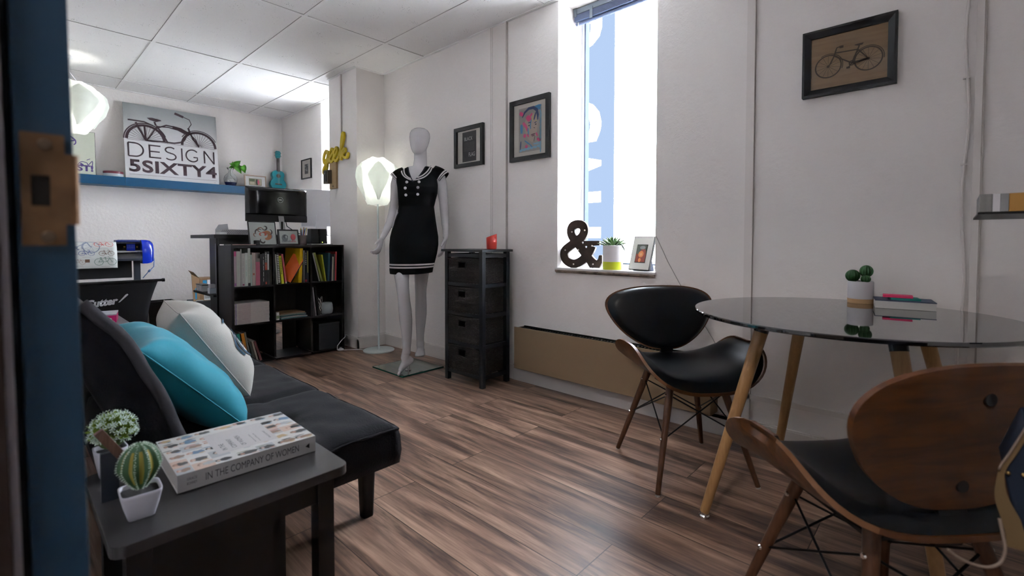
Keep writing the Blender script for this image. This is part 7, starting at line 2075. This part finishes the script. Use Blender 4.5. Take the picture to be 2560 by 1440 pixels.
# the printed sheet draped from the cutter
ph = tag(None, '', '') if False else None
pw0, pw1 = .30, .690
def sheet_F(a, b, h=0):
    """a across, b down from the top edge"""
    prof_ = [(0, cy+.02, .9300), (.02, cy-.01, .9325), (.05, cy-.036, .925), (.10, cy-.070, .885), (.20, cy-.092, .79), (.30, cy-.096, .69), (.35, cy-.094, .64)]
    for (s0, y0_, z0_), (s1, y1_, z1_) in zip(prof_, prof_[1:]):
        if b <= s1: t_ = (b-s0)/(s1-s0); y = y0_+(y1_-y0_)*t_; z = z0_+(z1_-z0_)*t_; nrm_ = Vector((0, -(z0_-z1_), -(y0_-y1_)*-1)).normalized(); break
    nrm_ = Vector((0, -1, .25)).normalized()
    return Vector((a, y, z))+nrm_*(.001+h)
mb = MB(); rows = []
for j in range(31):
    b = .285*j/30; rows.append([mb.bm.verts.new(sheet_F(pw0-.15+(pw1-pw0+.15)*i/16, b)) for i in range(17)])
for A, B in zip(rows, rows[1:]):
    for i in range(16): mb._f([A[i], A[i+1], B[i+1], B[i]])
poster = mb.build('printed_sheet', mat('sheet_paper', (.56, .57, .55), .6), None, smooth=True); tag(poster, 'white printed sheet with rows of small coloured bicycles hanging over the vinyl cutter', 'poster')
poster.modifiers.new('s', 'SOLIDIFY').thickness = .0006
Fsh = lambda a, b, h=0: sheet_F(a, .285-b, .0012+h)
for (ox, oy, sc_, kind, c, nm) in ((.660-.055, .215, .062, 'classic', (.55, .10, .10), 'red'), (.44, .190, .135, 'classic', (.22, .25, .34), 'grey'), (.52-.03, .130, .050, 'classic', (.10, .12, .30), 'navy'), (.640-.02, .128, .050, 'classic', (.20, .12, .10), 'brown'), (.61, .055, .072, 'tandem', (.16, .24, .20), 'green'), (.455-.02, .055, .045, 'tandem', (.30, .20, .16), 'tan'), (.375, .130, .045, 'classic', (.5, .14, .12), 'salmon')):
    mb = MB(); bicycle(mb, Fsh, sc_, ox, oy, kind=kind, w=.05, spokes=8); mb.build('bicycle_print', mat('bike_ink_'+nm, c, .6), poster)
    mb = MB(); mb.rect(ox-.028, oy-sc_*.40-.014, ox+.028, oy-sc_*.40-.0115, Fsh, .0004); mb.build('caption', mat('caption_ink', (.30, .26, .28), .6), poster)
mb = MB(); mb.rect(.478, .052, .508, .078, Fsh, .0008); mb.build('cargo_print', mat('cargo_brown', (.14, .07, .04), .6), poster)
mb = MB()
for q in (((.18, .018), (.677, .018)), ((.677, .018), (.677, .27))): mb.ribbon(q, .0015, Fsh, .0005)
mb.build('border_line', mat('border_grey', (.35, .35, .35), .6), poster)

# ================================================================== far floor things
o = MB()
def bin_mesh():
    mb = MB(); mb.loft([[(-.095, -.07, 0), (.095, -.07, 0), (.095, .07, 0), (-.095, .07, 0)], [(-.115, -.09, .335), (.115, -.09, .335), (.115, .09, .335), (-.115, .09, .335)], [(-.109, -.084, .335), (.109, -.084, .335), (.109, .084, .335), (-.109, .084, .335)], [(-.090, -.065, .01), (.090, -.065, .01), (.090, .065, .01), (-.090, .065, .01)]]); return mb
o = bin_mesh().build('waste_bin', M_black); o.location = (1.085, 5.88, 0); tag(o, 'black rectangular waste bin behind the sofa end by the back wall', 'bin')
# printer on the floor stand
pr = thing('printer', 'black office printer with a grey control panel under the cardboard box', 'printer', (1.405, 5.58, 0))
MB().box(-.150, .19, -.16, .17, .0, .235, bev=.012).build('printer_body', mat('printer_black', (.012, .013, .015), .3), pr)
MB().hexa([(-.145, -.155, .2355), (.185, -.155, .2355), (.185, .165, .2355), (-.145, .165, .2355), (-.125, -.125, .342), (.170, -.125, .342), (.170, .15, .342), (-.125, .15, .342)], None, .010).build('scanner_lid', mat('printer_black2', (.016, .017, .019), .35), pr)
MB().hexa([(.005, -.200, .205), (.13, -.200, .205), (.13, -.161, .215), (.005, -.161, .215), (.005, -.185, .285), (.13, -.185, .285), (.13, -.156, .290), (.005, -.156, .290)]).build('control_panel', mat('printer_panel', (.030, .032, .036), .3), pr)
MB().hexa([(.050, -.2015, .215), (.085, -.2015, .215), (.085, -.2005, .215), (.050, -.2005, .215), (.050, -.189, .275), (.085, -.189, .275), (.085, -.188, .275), (.050, -.188, .275)]).build('display', mat('printer_display', (.16, .17, .19), .2), pr)
mb = MB(); mb.tube([(-.16, -.10, .05), (-.168, -.12, .2), (-.160, -.13, .30), (-.10, -.12, .352), (-.04, -.10, .347)], .004, 8); mb.build('cable', mat('grey_cable', (.30, .30, .27), .5), pr, smooth=True)
cb = thing('cardboard_box', 'open brown cardboard shipping box with blue tape on top of the printer', 'box', (1.435, 5.60, .3425))
M_card = mat('cardboard', (.28, .165, .085), .8, var=(6, .2))
MB().box(-.095, .125, -.11, .10, .0, .225).build('box_body', M_card, cb)
MB().hexa([(-.0965, -.11, .223), (-.0955, -.112, .223), (-.0955, .10, .223), (-.0965, .10, .223), (-.155, -.13, .29), (-.153, -.132, .29), (-.145, .09, .30), (-.147, .09, .30)]).build('flap', M_card, cb)
mb = MB(); mb.hexa([(-.155, -.122, -.0), (-.096, -.111, .0), (-.096, -.105, .0), (-.155, -.116, .0), (-.170, -.130, .270), (-.097, -.111, .225), (-.097, -.105, .225), (-.170, -.124, .270)]); mb.build('flap', M_card, cb)
M_tape = mat('blue_tape', (.02, .22, .42), .4)
Fcb = lambda a, b, h=0: Vector((a, -.1106-h, b))
MB().rect(-.070, .170, -.035, .205, Fcb).build('tape', M_tape, cb); MB().rect(-.030, .155, .06, .208, Fcb).build('label_sticker', M_paperw, cb); MB().rect(-.060, .005, .0, .065, Fcb).build('label_sticker', M_paperw, cb)
mb = MB()
for k in range(9): mb.rect(-.055+.006*k, .018, -.052+.006*k, .055, Fcb, .0006)
mb.build('barcode', M_black, cb)
Fc2 = lambda a, b, h=0: Vector((-.155+a*.78, -.1235+a*.19-h, b))
MB().poly([(.022, .02), (.040, .02), (.040, .13), (.022, .13)], Fc2, .001).build('tape', M_tape, cb)
# low table behind the sofa back with a dark bowl and magenta box
lt = thing('coffee_table', 'low grey-topped side table just visible behind the sofa back', 'side table', (.33, 3.85, 0)); lT = Vector((.33, 3.85, 0))
P(sh(MB().box(.12, .520, 3.50, 4.20, .432, .45, bev=.003), lT), 'tabletop', mat('grey_laminate', (.13, .13, .14), .4), lt)
for x, y in ((.15, 3.53), (.47, 3.53), (.15, 4.15), (.47, 4.15)): P(sh(MB().box(x-.015, x+.015, y-.015, y+.015, 0, .4315), lT), 'leg', M_blackmetal, lt)
t = thing('magenta_box', 'white box with a bright magenta side on the low table behind the sofa', 'box', (.425, 3.78, .4506), R(-10)); MB().box(-.055, .055, -.10, .10, 0, .046, bev=.001).build('box_body', mat('magenta_card', (.48, .004, .12), .45), t); MB().box(-.056, .056, -.101, .101, .0465, .053).build('lid', mat('box_top_white', (.42, .42, .45), .4), t)
mb = MB(); Fm = lambda a, b, h=0: Vector((a, -.1013-h, b)); mb.disc((.028, .024), .007, Fm, 0, 14); mb.build('dot', M_paperw, t)
t = thing('bowl', 'dark blue-grey round dish on the low table behind the sofa', 'bowl', (.335, 3.93, .4506)); mb = MB(); mb.lathe([(0, 0), (.050, 0), (.058, .06), (.060, .085), (.055, .085), (.050, .01), (0, .008)], n=32); smooth_angle(mb.build('dish', mat('slate_glaze', (.045, .055, .07), .4), t)); mb = MB(); mb.lathe([(0, .0855), (.060, .0855), (.060, .089), (0, .089)], n=32); smooth_angle(mb.build('lid', mat('lid_grey', (.30, .31, .30), .4), t))
# chair mat seen through the bookcase, desk chair foot
cm_ = MB(); cm_.prism([(2.10+.62*math.cos(2*PI*i/48), 5.35+.42*math.sin(2*PI*i/48)) for i in range(48)], Fz, .0005, .004)
tag(cm_.build('chair_mat', mat('pale_mat', (.50, .52, .55), .3)), 'pale oval chair mat on the floor seen through the bookcase', 'mat') if False else cm_.bm.free()
pb = thing('lamp_base', 'dark round foot of a stand on the floor seen through the lower middle cube', 'stand', (1.80, 5.15, 0)); mb = MB(); mb.lathe([(0, 0), (.16, 0), (.165, .006), (.160, .012), (0, .014)], n=48); smooth_angle(mb.build('round_foot', mat('dark_foot', (.03, .03, .034), .3), pb)); mb = MB(); mb.cyl((0, 0, .014), (0, 0, .80), .012, n=14); mb.build('pole', M_blackmetal, pb)
# curtainlike cords behind bookcase right column
for k, (x, y) in enumerate(((1.93, 4.40), (1.90, 4.44))):
    mb = MB(); mb.tube([(x, y, dz-.04), (x+.01, y, .7), (x-.01, y, .45), (x+.008, y, .2), (x-.02, y-.02, .006)], .006, 8)
    tag(mb.build('power_cord', M_white if k else M_black, None, smooth=True), ('white' if k else 'black')+' cable hanging behind the right column of the bookcase', 'cord')

# ================================================================== right edge: wall shelf with a boxed item, bag by the chair
rs = thing('wall_shelf', 'thin dark floating shelf at the right edge of the picture', 'shelf', (1.75, -.24, 1.01))
MB().box(-.15, .25, -.179, .200, .000, .005).build('shelf_board', M_black, rs)
MB().box(-.15, .25, -.1795, -.175, -.04, -.0001).build('bracket', M_black, rs)
bxr = thing('book', 'book with grey, white and orange spine bands on the shelf at the right edge', 'book', (1.70, -.24, 1.0156))
fy = .165
for x0_, a, b, c, nm in ((0, .198, .176, (.24, .235, .23), 'grey_band'), (0, .1755, .163, (.62, .60, .64), 'white_band'), (0, .1625, .149, (.28, .28, .29), 'grey_band'), (0, .1485, -.15, (.44, .22, .045), 'orange_cover')):
    MB().box(-.10, .10, b, a, 0, .042, bev=.0005).build(nm, colm(c), bxr)
# handbag hanging at the side of the near chair
bag = thing('handbag', 'navy handbag with tan leather trim, gold studs and a looped strap beside the near chair', 'bag', (1.10, -.20, .0))
M_tan2 = mat('tan_leather', (.13, .085, .038), .55); M_nv = mat('navy_canvas', (.003, .010, .028), .8); M_piping = mat('pale_piping', (.20, .15, .12), .5)
bx_ = lambda u_, v_, d_=0: Vector((.0+.35*u_*0, 0, 0))
# the bag faces the doorway (-X) just outside the near chair's right side
bag.location = (.98, -.05, 0)
Fbg = lambda a, b, h=0: Vector((-h, -a-.0, b))           # a measured along -Y from the bag's left edge, b height
mb = MB(); mb.prism([(.030, .690), (.160, .690), (.160, .500), (.040, .500), (.016, .575), (.008, .620)], Fbg, -.09, .0); mb.build('bag_body', M_nv, bag, bev=.003)
tr = curve([(.032, .692), (.014, .643), (.005, .620), (.001, .592), (.001, .572), (.008, .546), (.013, .524), (.014, .507)], 6)
wt = [.007+.013*min(1, max(0, (i-14)/16)) for i in range(len(tr))]
mb = MB(); mb.ribbon([(a_+w_*.5, b_) for (a_, b_), w_ in zip(tr, wt)], wt, Fbg, .004); mb.build('leather_trim', M_tan2, bag).modifiers.new('s', 'SOLIDIFY').thickness = .003
mb = MB(); mb.tube([Fbg(a_, b_, .006) for a_, b_ in tr[:14]], .0016, 8); mb.build('piping', M_piping, bag, smooth=True)
cpt = curve([(.006, .546), (.010, .524), (.012, .507), (.007, .490), (-.005, .481), (-.021, .481), (-.036, .487), (-.048, .496)], 6)
mb = MB(); mb.tube([Fbg(a_, b_, .007+.001*i) for i, (a_, b_) in enumerate(cpt)], .0021, 8); mb.build('strap', M_piping, bag, smooth=True)
mb = MB(); mb.ribbon([(.035, .690), (.035, .50)], .004, Fbg, .002); mb.build('side_strip', mat('black_strip', (.006, .006, .007), .5), bag)
mb = MB(); mb.ribbon([(.020, .512), (.045, .508)], .008, Fbg, .003); mb.build('lower_trim', M_tan2, bag)
for a_, b_ in ((.0135, .614), (.0285, .616)):
    mb = MB(); mb.sphere(Fbg(a_, b_, .0045), .0026, 6); mb.build('stud', mat('gold_stud', (.45, .30, .12), .3, metal=1), bag, smooth=True)
# it hangs from a hook by a strap
mb = MB(); mb.tube([Fbg(.06, .690, -.04), Fbg(.075, .80, -.09), Fbg(.10, .69, -.04)], .004, 8); mb.build('carry_handle', M_tan2, bag, smooth=True)
rk = thing('coat_stand', 'thin black metal stand at the right edge that carries the navy handbag', 'stand', (1.13, -.135, 0))
mb = MB(); mb.cyl((0, 0, .012), (0, 0, .86), .008, n=14); mb.build('post', M_blackmetal, rk)
mb = MB(); mb.lathe([(0, 0), (.10, 0), (.10, .008), (.02, .012), (0, .012)], n=32); mb.build('foot', M_blackmetal, rk)
mb = MB(); mb.tube([(0, 0, .78), (-.03, 0, .775), (-.055, 0, .79)], .005, 8); mb.build('hook', M_blackmetal, rk)
